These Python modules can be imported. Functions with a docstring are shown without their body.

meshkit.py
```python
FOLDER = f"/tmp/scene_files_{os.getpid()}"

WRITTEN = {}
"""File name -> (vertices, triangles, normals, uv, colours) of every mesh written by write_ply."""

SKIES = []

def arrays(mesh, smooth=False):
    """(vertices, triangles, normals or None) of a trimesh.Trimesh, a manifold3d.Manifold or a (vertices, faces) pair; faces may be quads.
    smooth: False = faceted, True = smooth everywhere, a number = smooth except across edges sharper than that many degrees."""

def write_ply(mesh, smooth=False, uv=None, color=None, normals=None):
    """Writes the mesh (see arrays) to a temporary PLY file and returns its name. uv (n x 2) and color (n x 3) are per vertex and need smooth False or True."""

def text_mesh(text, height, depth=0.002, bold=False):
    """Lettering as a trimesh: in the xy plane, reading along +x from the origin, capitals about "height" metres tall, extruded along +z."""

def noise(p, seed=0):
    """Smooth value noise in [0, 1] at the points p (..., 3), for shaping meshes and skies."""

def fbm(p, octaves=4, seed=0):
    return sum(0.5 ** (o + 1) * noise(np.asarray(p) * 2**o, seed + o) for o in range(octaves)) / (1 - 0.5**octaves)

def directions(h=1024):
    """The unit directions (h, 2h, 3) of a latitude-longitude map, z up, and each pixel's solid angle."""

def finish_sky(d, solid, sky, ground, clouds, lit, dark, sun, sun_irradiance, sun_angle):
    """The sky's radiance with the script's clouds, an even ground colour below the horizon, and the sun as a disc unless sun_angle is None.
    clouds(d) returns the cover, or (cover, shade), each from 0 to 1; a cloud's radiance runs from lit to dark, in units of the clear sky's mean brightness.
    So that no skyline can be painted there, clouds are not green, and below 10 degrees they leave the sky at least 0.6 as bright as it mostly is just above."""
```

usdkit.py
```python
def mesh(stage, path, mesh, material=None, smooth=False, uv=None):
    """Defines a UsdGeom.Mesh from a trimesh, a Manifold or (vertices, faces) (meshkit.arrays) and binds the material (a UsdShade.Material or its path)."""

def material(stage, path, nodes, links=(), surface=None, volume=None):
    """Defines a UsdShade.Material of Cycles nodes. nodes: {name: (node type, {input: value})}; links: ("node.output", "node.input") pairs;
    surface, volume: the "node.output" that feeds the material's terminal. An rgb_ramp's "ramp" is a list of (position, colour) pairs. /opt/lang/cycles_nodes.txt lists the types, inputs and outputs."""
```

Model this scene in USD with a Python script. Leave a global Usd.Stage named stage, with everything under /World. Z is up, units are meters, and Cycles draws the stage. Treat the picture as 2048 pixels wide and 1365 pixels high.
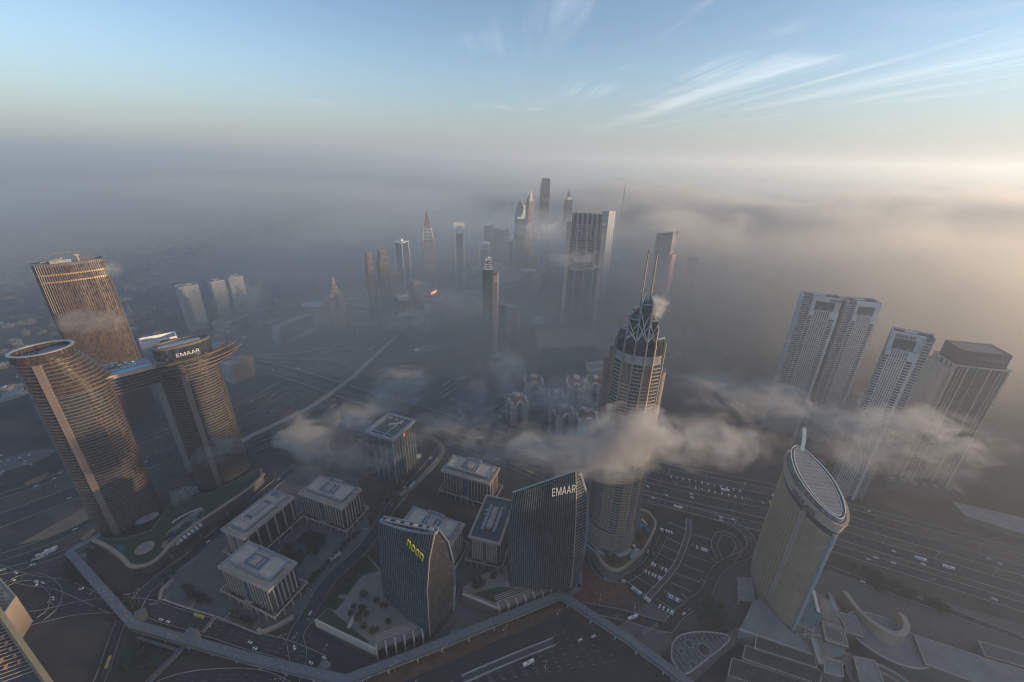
import math, random
import numpy as np, trimesh, usdkit, meshkit
from shapely.geometry import Polygon, LineString, Point
from pxr import Usd, UsdGeom, UsdLux, UsdShade, Gf, Sdf

stage = Usd.Stage.CreateInMemory()
UsdGeom.Xform.Define(stage, '/World')
rng = np.random.default_rng(7)
random.seed(7)

# ------------------------------------------------------------------ camera
# a very wide lens behind the window of an observation deck 455 m above the street, looking 23 degrees down
EYE = 455.0
FPX, CX, CY = 835.0, 1024.0, 682.5            # focal length and centre for a picture 2048 wide
up = -np.array([(980 - CX) / FPX, -(2610 - CY) / FPX, 1.0]); up /= np.linalg.norm(up)
ahead = np.array([0, 0, 1.0]) - up * up[2]; ahead /= np.linalg.norm(ahead)
side = np.cross(ahead, up)
side = side if side[0] > 0 else -side
R = np.array([side, ahead, up])
cam = UsdGeom.Camera.Define(stage, '/World/camera')
cam.CreateHorizontalApertureAttr(36.0); cam.CreateVerticalApertureAttr(24.0)
cam.CreateFocalLengthAttr(36.0 * FPX / 2048)
cam.CreateClippingRangeAttr(Gf.Vec2f(1.0, 200000.0))
cam.CreateExposureAttr(0.85)
UsdGeom.Xformable(cam).AddTransformOp().Set(Gf.Matrix4d(*R[:, 0], 0, *R[:, 1], 0, *-R[:, 2], 0, 0, 0, EYE, 1))

# ------------------------------------------------------------------ sky and sun
SUN_EL, SUN_AZ = math.radians(8.5), math.radians(97.0)
sd = np.array([math.sin(SUN_AZ) * math.cos(SUN_EL), math.cos(SUN_AZ) * math.cos(SUN_EL), math.sin(SUN_EL)])
sun = UsdLux.DistantLight.Define(stage, '/World/sun')
sun.CreateIntensityAttr(1.25); sun.CreateAngleAttr(0.5); sun.CreateNormalizeAttr(True); sun.CreateColorAttr((1, .72, .48))
sx = np.cross([0, 0, 1], sd); sx /= np.linalg.norm(sx)
UsdGeom.Xformable(sun).AddTransformOp().Set(Gf.Matrix4d(*sx, 0, *np.cross(sd, sx), 0, *sd, 0, 0, 0, 0, 1))
dome = UsdLux.DomeLight.Define(stage, '/World/sky')
CLOUD = (10, 7.7, 3)
sky = usdkit.material(stage, '/World/Looks/sky', {
    's': ('sky_texture', {'sky_type': 'single_scattering', 'sun_disc': False, 'sun_elevation': SUN_EL, 'sun_rotation': SUN_AZ,
                          'air_density': 1.0, 'aerosol_density': .3, 'ozone_density': 2.2, 'altitude': 400.0}),
    't': ('mix_color', {'blend_type': 'multiply', 'fac': 1.0, 'b': (1.02, .94, .96), 'use_clamp': False}),
    # thin cirrus: streaks of a stretched noise laid out on a plane high above
    'g': ('texture_coordinate', {}), 'sep': ('separate_xyz', {}),
    'zz': ('math', {'math_type': 'maximum', 'value2': .04}),
    'ux': ('math', {'math_type': 'divide'}), 'uy': ('math', {'math_type': 'divide'}), 'c': ('combine_xyz', {}),
    'rot': ('mapping', {'rotation': (0, 0, math.radians(CLOUD[0])), 'location': (CLOUD[1], CLOUD[2], 0), 'scale': (.9, .075, 1)}),
    'n1': ('noise_texture', {'scale': 1.15, 'detail': 9.0, 'roughness': .62, 'distortion': 1.1}),
    'n2': ('noise_texture', {'scale': .38, 'detail': 3.0}),
    'm1': ('map_range', {'range_type': 'smoothstep', 'from_min': .44, 'from_max': .8, 'to_min': 0, 'to_max': 1, 'clamp': True}),
    'm2': ('map_range', {'range_type': 'smoothstep', 'from_min': .42, 'from_max': .62, 'to_min': .0, 'to_max': .2, 'clamp': True}), 'bx': ('math', {'math_type': 'multiply_add', 'value2': .045, 'value3': -.04}), 'b2': ('math', {'math_type': 'add'}), 'bc': ('clamp', {'min': -.12, 'max': .14}),
    'mm': ('math', {'math_type': 'multiply'}), 'lo': ('map_range', {'range_type': 'smoothstep', 'from_min': .03, 'from_max': .16, 'clamp': True}), 'm3': ('math', {'math_type': 'multiply'}),
    'cl': ('mix_color', {'blend_type': 'mix', 'use_clamp': False, 'b': (12.5, 11.6, 11.2)}),
    # pale far haze low over the horizon, the same all round
    'hz': ('map_range', {'range_type': 'smoothstep', 'from_min': -.02, 'from_max': .2, 'to_min': .85, 'to_max': 0, 'clamp': True}), 'hm': ('mix_color', {'blend_type': 'mix', 'use_clamp': False, 'b': (1.4, 1.6, 1.95)}),
    'b': ('background_shader', {'strength': .13})},
    [('s.color', 't.a'), ('g.generated', 'sep.vector'), ('sep.z', 'zz.value1'), ('sep.x', 'ux.value1'), ('zz.value', 'ux.value2'),
     ('sep.y', 'uy.value1'), ('zz.value', 'uy.value2'), ('ux.value', 'c.x'), ('uy.value', 'c.y'), ('c.vector', 'rot.vector'),
     ('rot.vector', 'n1.vector'), ('c.vector', 'n2.vector'), ('n1.fac', 'm1.value'), ('ux.value', 'bx.value1'), ('bx.value', 'bc.value'), ('bc.result', 'b2.value1'), ('n2.fac', 'b2.value2'), ('b2.value', 'm2.value'),
     ('m1.result', 'mm.value1'), ('m2.result', 'mm.value2'), ('sep.z', 'lo.value'), ('mm.value', 'm3.value1'), ('lo.result', 'm3.value2'), ('m3.value', 'cl.fac'), ('t.result', 'hm.a'), ('sep.z', 'hz.value'), ('hz.result', 'hm.fac'), ('hm.result', 'cl.a'), ('cl.result', 'b.color')], surface='b.background')
UsdShade.MaterialBindingAPI.Apply(dome.GetPrim()).Bind(sky)

HAZE_TOP, HAZE_D, HAZE_G, HAZE_C = 600.0, .00016, .4, (.84, .95, 1.12)       # the air: see the haze box at the end

# ------------------------------------------------------------------ helpers
def ray(x, y): return R @ np.array([(x - CX) / FPX, -(y - CY) / FPX, 1.0])
def at(x, y, z=0.0):
    """The point at height z seen at a pixel of the 2048 wide photograph: how the plan of the town was surveyed."""
    d = ray(x, y); t = (z - EYE) / d[2]
    return np.array([d[0] * t, d[1] * t, z])
def col(x, y, r):
    """The point at horizontal distance r seen at a pixel."""
    d = ray(x, y); t = r / math.hypot(d[0], d[1])
    return np.array([d[0] * t, d[1] * t, EYE + d[2] * t])
def xy(*pts, z=0.0): return [tuple(at(x, y, z)[:2]) for x, y in pts]

class MB:
    def __init__(s): s.v, s.f, s.n = [], [], 0
    def add(s, v, f):
        v = np.asarray(v, float); f = np.asarray(f, int)
        if f.shape[1] == 4: f = np.vstack([f[:, [0, 1, 2]], f[:, [0, 2, 3]]])
        s.v.append(v); s.f.append(f + s.n); s.n += len(v); return s
    def box(s, x0, x1, y0, y1, z0, z1):
        v = [(x, y, z) for z in (z0, z1) for y in (y0, y1) for x in (x0, x1)]
        return s.add(v, [[0, 2, 3, 1], [4, 5, 7, 6], [0, 1, 5, 4], [2, 6, 7, 3], [0, 4, 6, 2], [1, 3, 7, 5]])
    def wbox(s, p, q, u0, u1, n0, n1, z0, z1):
        """A box in the frame of a wall that runs from p to q (its outside on the right hand): u along, n out, z up."""
        p, q = np.array(p[:2], float), np.array(q[:2], float); d = (q - p) / np.linalg.norm(q - p); n = np.array([d[1], -d[0]])
        v = [(*(p + d * u + n * w), z) for z in (z0, z1) for w in (n0, n1) for u in (u0, u1)]
        return s.add(v, [[0, 1, 3, 2], [4, 6, 7, 5], [0, 4, 5, 1], [2, 3, 7, 6], [0, 2, 6, 4], [1, 5, 7, 3]])
    def prism(s, poly, z0, z1):
        """poly: (n x 2); z1 a number or one height per corner."""
        p = np.array(poly, float)[:, :2]; n = len(p)
        a = np.roll(p, -1, 0); 
        if (p[:, 0] * a[:, 1] - a[:, 0] * p[:, 1]).sum() < 0:
            p = p[::-1]; z1 = np.broadcast_to(z1, (n,))[::-1]; z0 = np.broadcast_to(z0, (n,))[::-1]
        z1 = np.broadcast_to(z1, (n,)); z0 = np.broadcast_to(z0, (n,))
        v = np.vstack([np.c_[p, z0], np.c_[p, z1]]); i = np.arange(n); j = (i + 1) % n
        side_f = np.c_[i, j, j + n, i + n]
        s.add(v, side_f)
        t = caps(p)
        s.f.append(np.vstack([t[:, ::-1], t + n]) + s.n - 2 * n)
        return s
    def ring(s, outer, inner, z0, z1):
        o, q = np.array(outer, float), np.array(inner, float); n = len(o); i = np.arange(n); j = (i + 1) % n
        v = np.vstack([np.c_[o, np.full(n, z0)], np.c_[o, np.full(n, z1)], np.c_[q, np.full(n, z0)], np.c_[q, np.full(n, z1)]])
        f = np.vstack([np.c_[i, j, j + n, i + n], np.c_[j + 2 * n, i + 2 * n, i + 3 * n, j + 3 * n], np.c_[i + n, j + n, j + 3 * n, i + 3 * n], np.c_[j, i, i + 2 * n, j + 2 * n]])
        return s.add(v, f)
    def loft(s, loops, close=True):
        """loops: list of (n x 3) rings, bottom to top, same corner count, counter-clockwise."""
        L = [np.array(l, float) for l in loops]; n = len(L[0]); i = np.arange(n); j = (i + 1) % n
        base = np.vstack(L); f = [np.c_[i + k * n, j + k * n, j + (k + 1) * n, i + (k + 1) * n] for k in range(len(L) - 1)]
        s.add(base, np.vstack(f))
        if close:
            t = caps(L[0][:, :2]); k = (len(L) - 1) * n
            s.f.append(np.vstack([t[:, ::-1], t + k]) + s.n - len(base))
        return s
    def bar(s, a, b, w, h=None):
        a, b = np.array(a, float), np.array(b, float); d = b - a; d /= np.linalg.norm(d)
        x = np.cross(d, [0, 0, 1.0]); x = np.array([1.0, 0, 0]) if np.linalg.norm(x) < 1e-6 else x / np.linalg.norm(x); y = np.cross(x, d); h = h or w
        v = [e + x * i * w / 2 + y * j * h / 2 for e in (a, b) for j in (-1, 1) for i in (-1, 1)]
        return s.add(v, [[0, 2, 3, 1], [4, 5, 7, 6], [0, 1, 5, 4], [2, 6, 7, 3], [0, 4, 6, 2], [1, 3, 7, 5]])
    def cyl(s, x, y, z0, z1, r0, r1=None, n=10):
        a = np.arange(n) * 2 * np.pi / n; r1 = r0 if r1 is None else r1
        return s.loft([np.c_[x + r0 * np.cos(a), y + r0 * np.sin(a), np.full(n, z0)], np.c_[x + r1 * np.cos(a), y + r1 * np.sin(a), np.full(n, z1)]])
    def tm(s, m): return s.add(m.vertices, m.faces)
    def mesh(s): return np.vstack(s.v), np.vstack(s.f)

_caps = {}
def caps(p):
    a = np.roll(p, -1, 0) - p; b = np.roll(a, -1, 0)
    if ((a[:, 0] * b[:, 1] - a[:, 1] * b[:, 0]) >= -1e-7).all():
        i = np.arange(1, len(p) - 1); return np.c_[np.zeros(len(i), int), i, i + 1]
    import mapbox_earcut as ec
    t = np.asarray(ec.triangulate_float64(np.ascontiguousarray(p, dtype=np.float64), np.array([len(p)], dtype=np.uint32))).reshape(-1, 3)
    q = p[t]; a2, b2 = q[:, 1] - q[:, 0], q[:, 2] - q[:, 0]; area = a2[:, 0] * b2[:, 1] - a2[:, 1] * b2[:, 0]
    return np.where((area < 0)[:, None], t[:, ::-1], t)

def ell(cx, cy, rx, ry, n=48, rot=0, p=2.0):
    a = np.arange(n) * 2 * np.pi / n; c, s_ = np.cos(a), np.sin(a)
    x = rx * np.sign(c) * abs(c) ** (2 / p); y = ry * np.sign(s_) * abs(s_) ** (2 / p); k, m = math.cos(rot), math.sin(rot)
    return np.c_[cx + x * k - y * m, cy + x * m + y * k]
def rect(w, d, cx=0, cy=0): return np.array([(cx - w / 2, cy - d / 2), (cx + w / 2, cy - d / 2), (cx + w / 2, cy + d / 2), (cx - w / 2, cy + d / 2)])
def grow(poly, d):
    """A polygon with every edge moved out by d, corner for corner (mitred)."""
    p = np.array(poly, float); a = p - np.roll(p, 1, 0); b = np.roll(p, -1, 0) - p
    a /= np.linalg.norm(a, axis=1, keepdims=True); b /= np.linalg.norm(b, axis=1, keepdims=True)
    na, nb = np.c_[a[:, 1], -a[:, 0]], np.c_[b[:, 1], -b[:, 0]]; m = na + nb
    return p + m * (d * 2 / np.maximum((m * m).sum(1), .6))[:, None]
def ccw(p):
    p = np.array(p, float); q = np.roll(p, -1, 0)
    return p if (p[:, 0] * q[:, 1] - q[:, 0] * p[:, 1]).sum() > 0 else p[::-1]
def line(pts, step=6.0):
    """A smooth plan curve through the points (Catmull-Rom), resampled."""
    p = np.array(pts, float)
    if len(p) > 2:
        q = np.vstack([2 * p[0] - p[1], p, 2 * p[-1] - p[-2]]); out = []
        for k in range(1, len(q) - 2):
            t = np.linspace(0, 1, 14, endpoint=False)[:, None]; a, b, c, d = q[k - 1:k + 3]
            out.append(.5 * (2 * b + (c - a) * t + (2 * a - 5 * b + 4 * c - d) * t ** 2 + (3 * b - a - 3 * c + d) * t ** 3))
        p = np.vstack(out + [p[-1:]])
    L = np.r_[0, np.cumsum(np.linalg.norm(np.diff(p, axis=0), axis=1))]; n = max(2, int(L[-1] / step) + 1)
    s = np.linspace(0, L[-1], n); return np.c_[[np.interp(s, L, p[:, i]) for i in range(p.shape[1])]].T
def normals(p):
    d = np.gradient(np.array(p, float)[:, :2], axis=0); d /= np.linalg.norm(d, axis=1, keepdims=True); return np.c_[-d[:, 1], d[:, 0]]
def ribbon(mb, pts, o0, o1, z0, z1):
    """A strip along a plan curve between the offsets o0 < o1 (to the left positive), solid between z0 and z1 (numbers or arrays)."""
    p = np.array(pts, float)[:, :2]; n = normals(p); k = len(p); z0 = np.broadcast_to(z0, (k,)); z1 = np.broadcast_to(z1, (k,))
    a, b = p + n * o0, p + n * o1
    v = np.vstack([np.c_[a, z0], np.c_[b, z0], np.c_[a, z1], np.c_[b, z1]]); i = np.arange(k - 1); j = i + 1
    f = np.vstack([np.c_[i + 2 * k, j + 2 * k, j + 3 * k, i + 3 * k], np.c_[i, j, j + 2 * k, i + 2 * k], np.c_[j + k, i + k, i + 3 * k, j + 3 * k], np.c_[i + k, j + k, j, i],
                   [[0, 2 * k, 3 * k, k], [k - 1, 2 * k - 1, 4 * k - 1, 3 * k - 1]]])
    return mb.add(v, f)
def strip(mb, pts, o0, o1, z):
    p = np.array(pts, float)[:, :2]; n = normals(p); k = len(p); z = np.broadcast_to(z, (k,))
    i = np.arange(k - 1); return mb.add(np.vstack([np.c_[p + n * o0, z], np.c_[p + n * o1, z]]), np.c_[i, i + 1, i + 1 + k, i + k])

# ------------------------------------------------------------------ objects
_count = {}
def path_of(parent, name):
    base = f'{parent}/{name}'; k = _count.get(base, 0); _count[base] = k + 1
    return base if k == 0 else f'{base}_{k:03d}'
def tag(p, label=None, cat=None, group=None, kind=None):
    for k, v in (('label', label), ('category', cat), ('group', group), ('kind', kind)):
        if v: p.SetCustomDataByKey(k, v)
    return p
def thing(name, label, cat, loc=(0, 0, 0), rot=0, group=None):
    x = UsdGeom.Xform.Define(stage, path_of('/World', name)); x.AddTranslateOp().Set(Gf.Vec3d(*map(float, loc)))
    if rot: x.AddRotateZOp().Set(float(rot))
    tag(x.GetPrim(), label, cat, group); return str(x.GetPath())
def part(parent, name, mb, m, label=None, stuff=False, smooth=False):
    if isinstance(mb, MB):
        if not mb.v: return None
        mb = mb.mesh()
    g = usdkit.mesh(stage, path_of(parent, name), mb, m, smooth)
    tag(g.GetPrim(), label, None, None, 'stuff' if stuff else None); return str(g.GetPath())
def single(name, mb, m, label, cat, group=None, smooth=False):
    g = usdkit.mesh(stage, path_of('/World', name), mb.mesh() if isinstance(mb, MB) else mb, m, smooth); tag(g.GetPrim(), label, cat, group); return g
def struct(name, mb, m, kind='structure', label=None, smooth=False):
    g = usdkit.mesh(stage, path_of('/World', name), mb.mesh() if isinstance(mb, MB) else mb, m, smooth); tag(g.GetPrim(), label, None, None, kind); return g
def copy(src, name, label, cat, loc, rot, group, scale=None):
    x = UsdGeom.Xform.Define(stage, path_of('/World', name)); x.AddTranslateOp().Set(Gf.Vec3d(*map(float, loc))); x.AddRotateZOp().Set(float(rot))
    if scale: x.AddScaleOp().Set(Gf.Vec3f(*([float(scale)] * 3 if np.ndim(scale) == 0 else map(float, scale))))
    x.GetPrim().GetReferences().AddInternalReference(src); x.GetPrim().SetInstanceable(True); tag(x.GetPrim(), label, cat, group); return x
def proto(name):
    stage.CreateClassPrim('/World/Kinds') if not stage.GetPrimAtPath('/World/Kinds') else None
    return str(UsdGeom.Xform.Define(stage, '/World/Kinds/' + name).GetPath())

_kinds = {}
def furnish(kind, at_, rot, label, group):
    """A sun lounger or a parasol standing on a terrace: a thing of its own."""
    if kind not in _kinds:
        pr = proto(kind + '_kind')
        if kind == 'sun_lounger': part(pr, 'seat', MB().box(-.4, .4, -1, .6, 0, .45), M['white']); part(pr, 'backrest', MB().box(-.4, .4, .6, 1, .2, 1.1), M['white'])
        else: part(pr, 'pole', MB().cyl(0, 0, 0, 2.5, .1, n=6), M['white']); part(pr, 'shade', MB().cyl(0, 0, 2.3, 3.2, 2.0, .1, 8), M['white'])
        _kinds[kind] = pr
    return copy(_kinds[kind], kind, label, 'sun lounger' if kind == 'sun_lounger' else 'parasol', at_, rot, group)

# ------------------------------------------------------------------ materials
def mat(name, c, rough=.7, vary=.18, scale=.08, metal=0.0, c2=None, detail=4.0, bump=0.0, spec=.5, **k):
    c2 = c2 or tuple(x * (1 - vary) for x in c); c1 = tuple(min(1, x * (1 + vary * .6)) for x in c)
    nodes = {'geo': ('geometry', {}), 'n': ('noise_texture', {'scale': scale, 'detail': detail, 'roughness': .6}),
             'r': ('rgb_ramp', {'ramp': [(.3, c2), (.7, c1)]}), 'p': ('principled_bsdf', {'roughness': rough, 'metallic': metal, 'specular_ior_level': spec, **k})}
    links = [('geo.position', 'n.vector'), ('n.fac', 'r.fac'), ('r.color', 'p.base_color')]
    if bump:
        nodes['bp'] = ('bump', {'strength': bump, 'distance': .5}); links += [('n.fac', 'bp.height'), ('bp.normal', 'p.normal')]
    return usdkit.material(stage, '/World/Looks/' + name, nodes, links, surface='p.BSDF')
def glassy(name, c, rough=.12, cell=(3.0, 3.0, 4.0), vary=.45, spec=.8, metal=.0):
    """Curtain wall glass: panes differ a little in tone and in gloss, cell by cell."""
    return usdkit.material(stage, '/World/Looks/' + name, {
        'geo': ('geometry', {}), 'mp': ('mapping', {'scale': tuple(1 / q for q in cell)}), 'fl': ('math', {'math_type': 'floor'}),
        's': ('separate_xyz', {}), 'fx': ('math', {'math_type': 'floor'}), 'fy': ('math', {'math_type': 'floor'}), 'fz': ('math', {'math_type': 'floor'}), 'c': ('combine_xyz', {}),
        'w': ('white_noise_texture', {'dimensions': '3D'}), 'r': ('rgb_ramp', {'ramp': [(0, tuple(x * (1 - vary) for x in c)), (.8, c), (1, tuple(x * (1 + vary * 1.5) for x in c))]}),
        'rr': ('map_range', {'to_min': rough * .6, 'to_max': rough * 1.7}),
        'p': ('principled_bsdf', {'roughness': rough, 'specular_ior_level': spec, 'metallic': metal})},
        [('geo.position', 'mp.vector'), ('mp.vector', 's.vector'), ('s.x', 'fx.value1'), ('s.y', 'fy.value1'), ('s.z', 'fz.value1'), ('fx.value', 'c.x'), ('fy.value', 'c.y'), ('fz.value', 'c.z'),
         ('c.vector', 'w.vector'), ('w.value', 'r.fac'), ('r.color', 'p.base_color'), ('w.value', 'rr.value'), ('rr.result', 'p.roughness')], surface='p.BSDF')
M = dict(
    asphalt=mat('asphalt', (.036, .036, .038), .85, .3, .05), deck=mat('deck_asphalt', (.075, .072, .072), .85, .25, .03),
    kerb=mat('kerb', (.26, .245, .23), .8), concrete=mat('concrete', (.3, .285, .265), .8, .2, .05), dark_concrete=mat('dark_concrete', (.11, .106, .102), .85),
    paving=mat('paving', (.12, .113, .108), .8, .25, .06), pale_paving=mat('pale_paving', (.19, .172, .158), .8, .2, .08),
    sand=mat('sand', (.3, .2, .115), .95, .3, .03, c2=(.2, .14, .09)), earth=mat('earth', (.085, .068, .056), .95, .3, .02, c2=(.05, .042, .037)),
    grass=mat('grass', (.035, .05, .028), .95, .4, .06), red_bed=mat('red_bed', (.13, .05, .045), .95, .3, .05), brown_bed=mat('brown_bed', (.12, .07, .045), .95, .4, .12),
    paint=mat('road_paint', (.3, .3, .29), .7), bridge=mat('bridge_roof', (.13, .145, .16), .55, .15, .05), bridge_dark=mat('bridge_side', (.1, .11, .12), .4),
    stone=mat('stone', (.33, .285, .25), .75, .15, .05), pale_stone=mat('pale_stone', (.42, .37, .33), .75, .12, .05), roof=mat('roof_gravel', (.44, .38, .32), .9, .2, .1),
    roof_grey=mat('roof_grey', (.2, .2, .2), .85, .25, .06), roof_dark=mat('roof_dark', (.07, .07, .075), .8, .3, .06), plant=mat('plant_metal', (.22, .22, .23), .5, .3, .1),
    white=mat('white_paint', (.62, .61, .59), .55, .08), white_wall=mat('white_wall', (.37, .37, .365), .6, .1, .04), steel=mat('steel', (.5, .51, .52), .35, .1, metal=.7),
    beige=mat('beige', (.33, .26, .19), .7, .12, .05), beige_dark=mat('beige_dark', (.27, .21, .16), .75, .15, .05), bronze=mat('bronze', (.13, .105, .085), .45, .15, .05, metal=.25),
    pink=mat('pink_stone', (.42, .27, .23), .75, .15, .04), brown=mat('brown_stone', (.16, .125, .11), .75, .15, .04), orange=mat('orange_stone', (.5, .25, .13), .75, .15),
    blue_grey=mat('blue_grey_panel', (.2, .24, .275), .5, .12, .04), gold=mat('gold_panel', (.55, .38, .16), .35, .1, metal=.6), red_roof=mat('red_roof', (.2, .075, .06), .8, .2),
    gold_dark=mat('champagne_panel', (.32, .25, .17), .4, .15, .04, metal=.4), louvre=mat('louvre', (.12, .115, .125), .6, .3, .1),
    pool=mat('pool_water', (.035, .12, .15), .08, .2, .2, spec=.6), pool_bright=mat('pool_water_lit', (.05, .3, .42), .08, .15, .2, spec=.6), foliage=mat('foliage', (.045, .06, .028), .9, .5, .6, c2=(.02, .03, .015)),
    bark=mat('bark', (.1, .08, .06), .9), yellow=mat('yellow_letters', (.42, .4, .03), .5, .03), letter_white=mat('white_letters', (.5, .5, .5), .5, .03), letter_dark=mat('dark_letters', (.1, .09, .085), .5, .03),
    fin_metal=mat('fin_metal', (.11, .135, .16), .4, .1, .05), bronze_dark=mat('bronze_dark', (.1, .075, .055), .45, .1, .05),
    tower_stone=mat('tower_stone', (.22, .2, .18), .75, .15, .05),
    silver=mat('silver_panel', (.27, .28, .29), .35, .12, .04, metal=.4),
    glass=glassy('dark_glass', (.03, .038, .045)), blue_glass=glassy('blue_glass', (.035, .06, .085)), brown_glass=glassy('brown_glass', (.045, .034, .026), .2, (2.2, 2.2, 4.2)),
    green_glass=glassy('green_glass', (.04, .055, .052)), grey_glass=glassy('grey_glass', (.09, .1, .11), .25),
    mirror_bronze=glassy('bronze_glass', (.075, .046, .027), .3, (2.2, 2.2, 4.0), .35, .9, .3),
    car_white=mat('car_white', (.75, .75, .74), .3, .04), car_grey=mat('car_grey', (.2, .21, .22), .3, .1), car_dark=mat('car_dark', (.03, .03, .035), .25, .1), car_red=mat('car_red', (.32, .03, .025), .3, .1), tyre=mat('tyre', (.02, .02, .02), .9),
    bus_yellow=mat('bus_yellow', (.5, .4, .08), .4, .1), house=mat('house_wall', (.22, .19, .17), .85, .35, .012, c2=(.13, .12, .11)), house_roof=mat('house_roof', (.2, .185, .17), .9, .4, .02),
)
M['screen'] = usdkit.material(stage, '/World/Looks/screen', {'e': ('emission', {'color': (1.0, .26, .07), 'strength': 1.6})}, surface='e.emission')
M['lit'] = usdkit.material(stage, '/World/Looks/lit_lamp', {'e': ('emission', {'color': (1.0, .8, .55), 'strength': 1.2})}, surface='e.emission')

# ================================================================== ground, roads, water
g = MB(); g.box(-65000, 65000, -65000, 65000, -1.0, 0.0)
ground_mat = usdkit.material(stage, '/World/Looks/ground', {
    'geo': ('geometry', {}), 'n1': ('noise_texture', {'scale': .004, 'detail': 6.0, 'roughness': .65}), 'n2': ('noise_texture', {'scale': .03, 'detail': 8.0, 'roughness': .7}),
    'v': ('voronoi_texture', {'scale': .014, 'randomness': .8}),
    'r1': ('rgb_ramp', {'ramp': [(.35, (.035, .038, .03)), (.5, (.085, .07, .06)), (.68, (.15, .12, .095))]}), 'r2': ('rgb_ramp', {'ramp': [(.3, (.45, .45, .45)), (.7, (1.25, 1.2, 1.15))]}),
    'm': ('mix_color', {'blend_type': 'multiply', 'fac': 1.0, 'use_clamp': False}), 'bw': ('rgb_to_bw', {}), 'm2': ('mix_color', {'blend_type': 'multiply', 'fac': .45}), 'p': ('principled_bsdf', {'roughness': .95})},
    [('geo.position', 'n1.vector'), ('geo.position', 'n2.vector'), ('geo.position', 'v.vector'), ('n1.fac', 'r1.fac'), ('n2.fac', 'r2.fac'), ('r1.color', 'm.a'), ('r2.color', 'm.b'),
     ('m.result', 'm2.a'), ('v.color', 'bw.color'), ('bw.val', 'm2.b'), ('m2.result', 'p.base_color')], surface='p.BSDF')
struct('ground', g, ground_mat)

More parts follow.
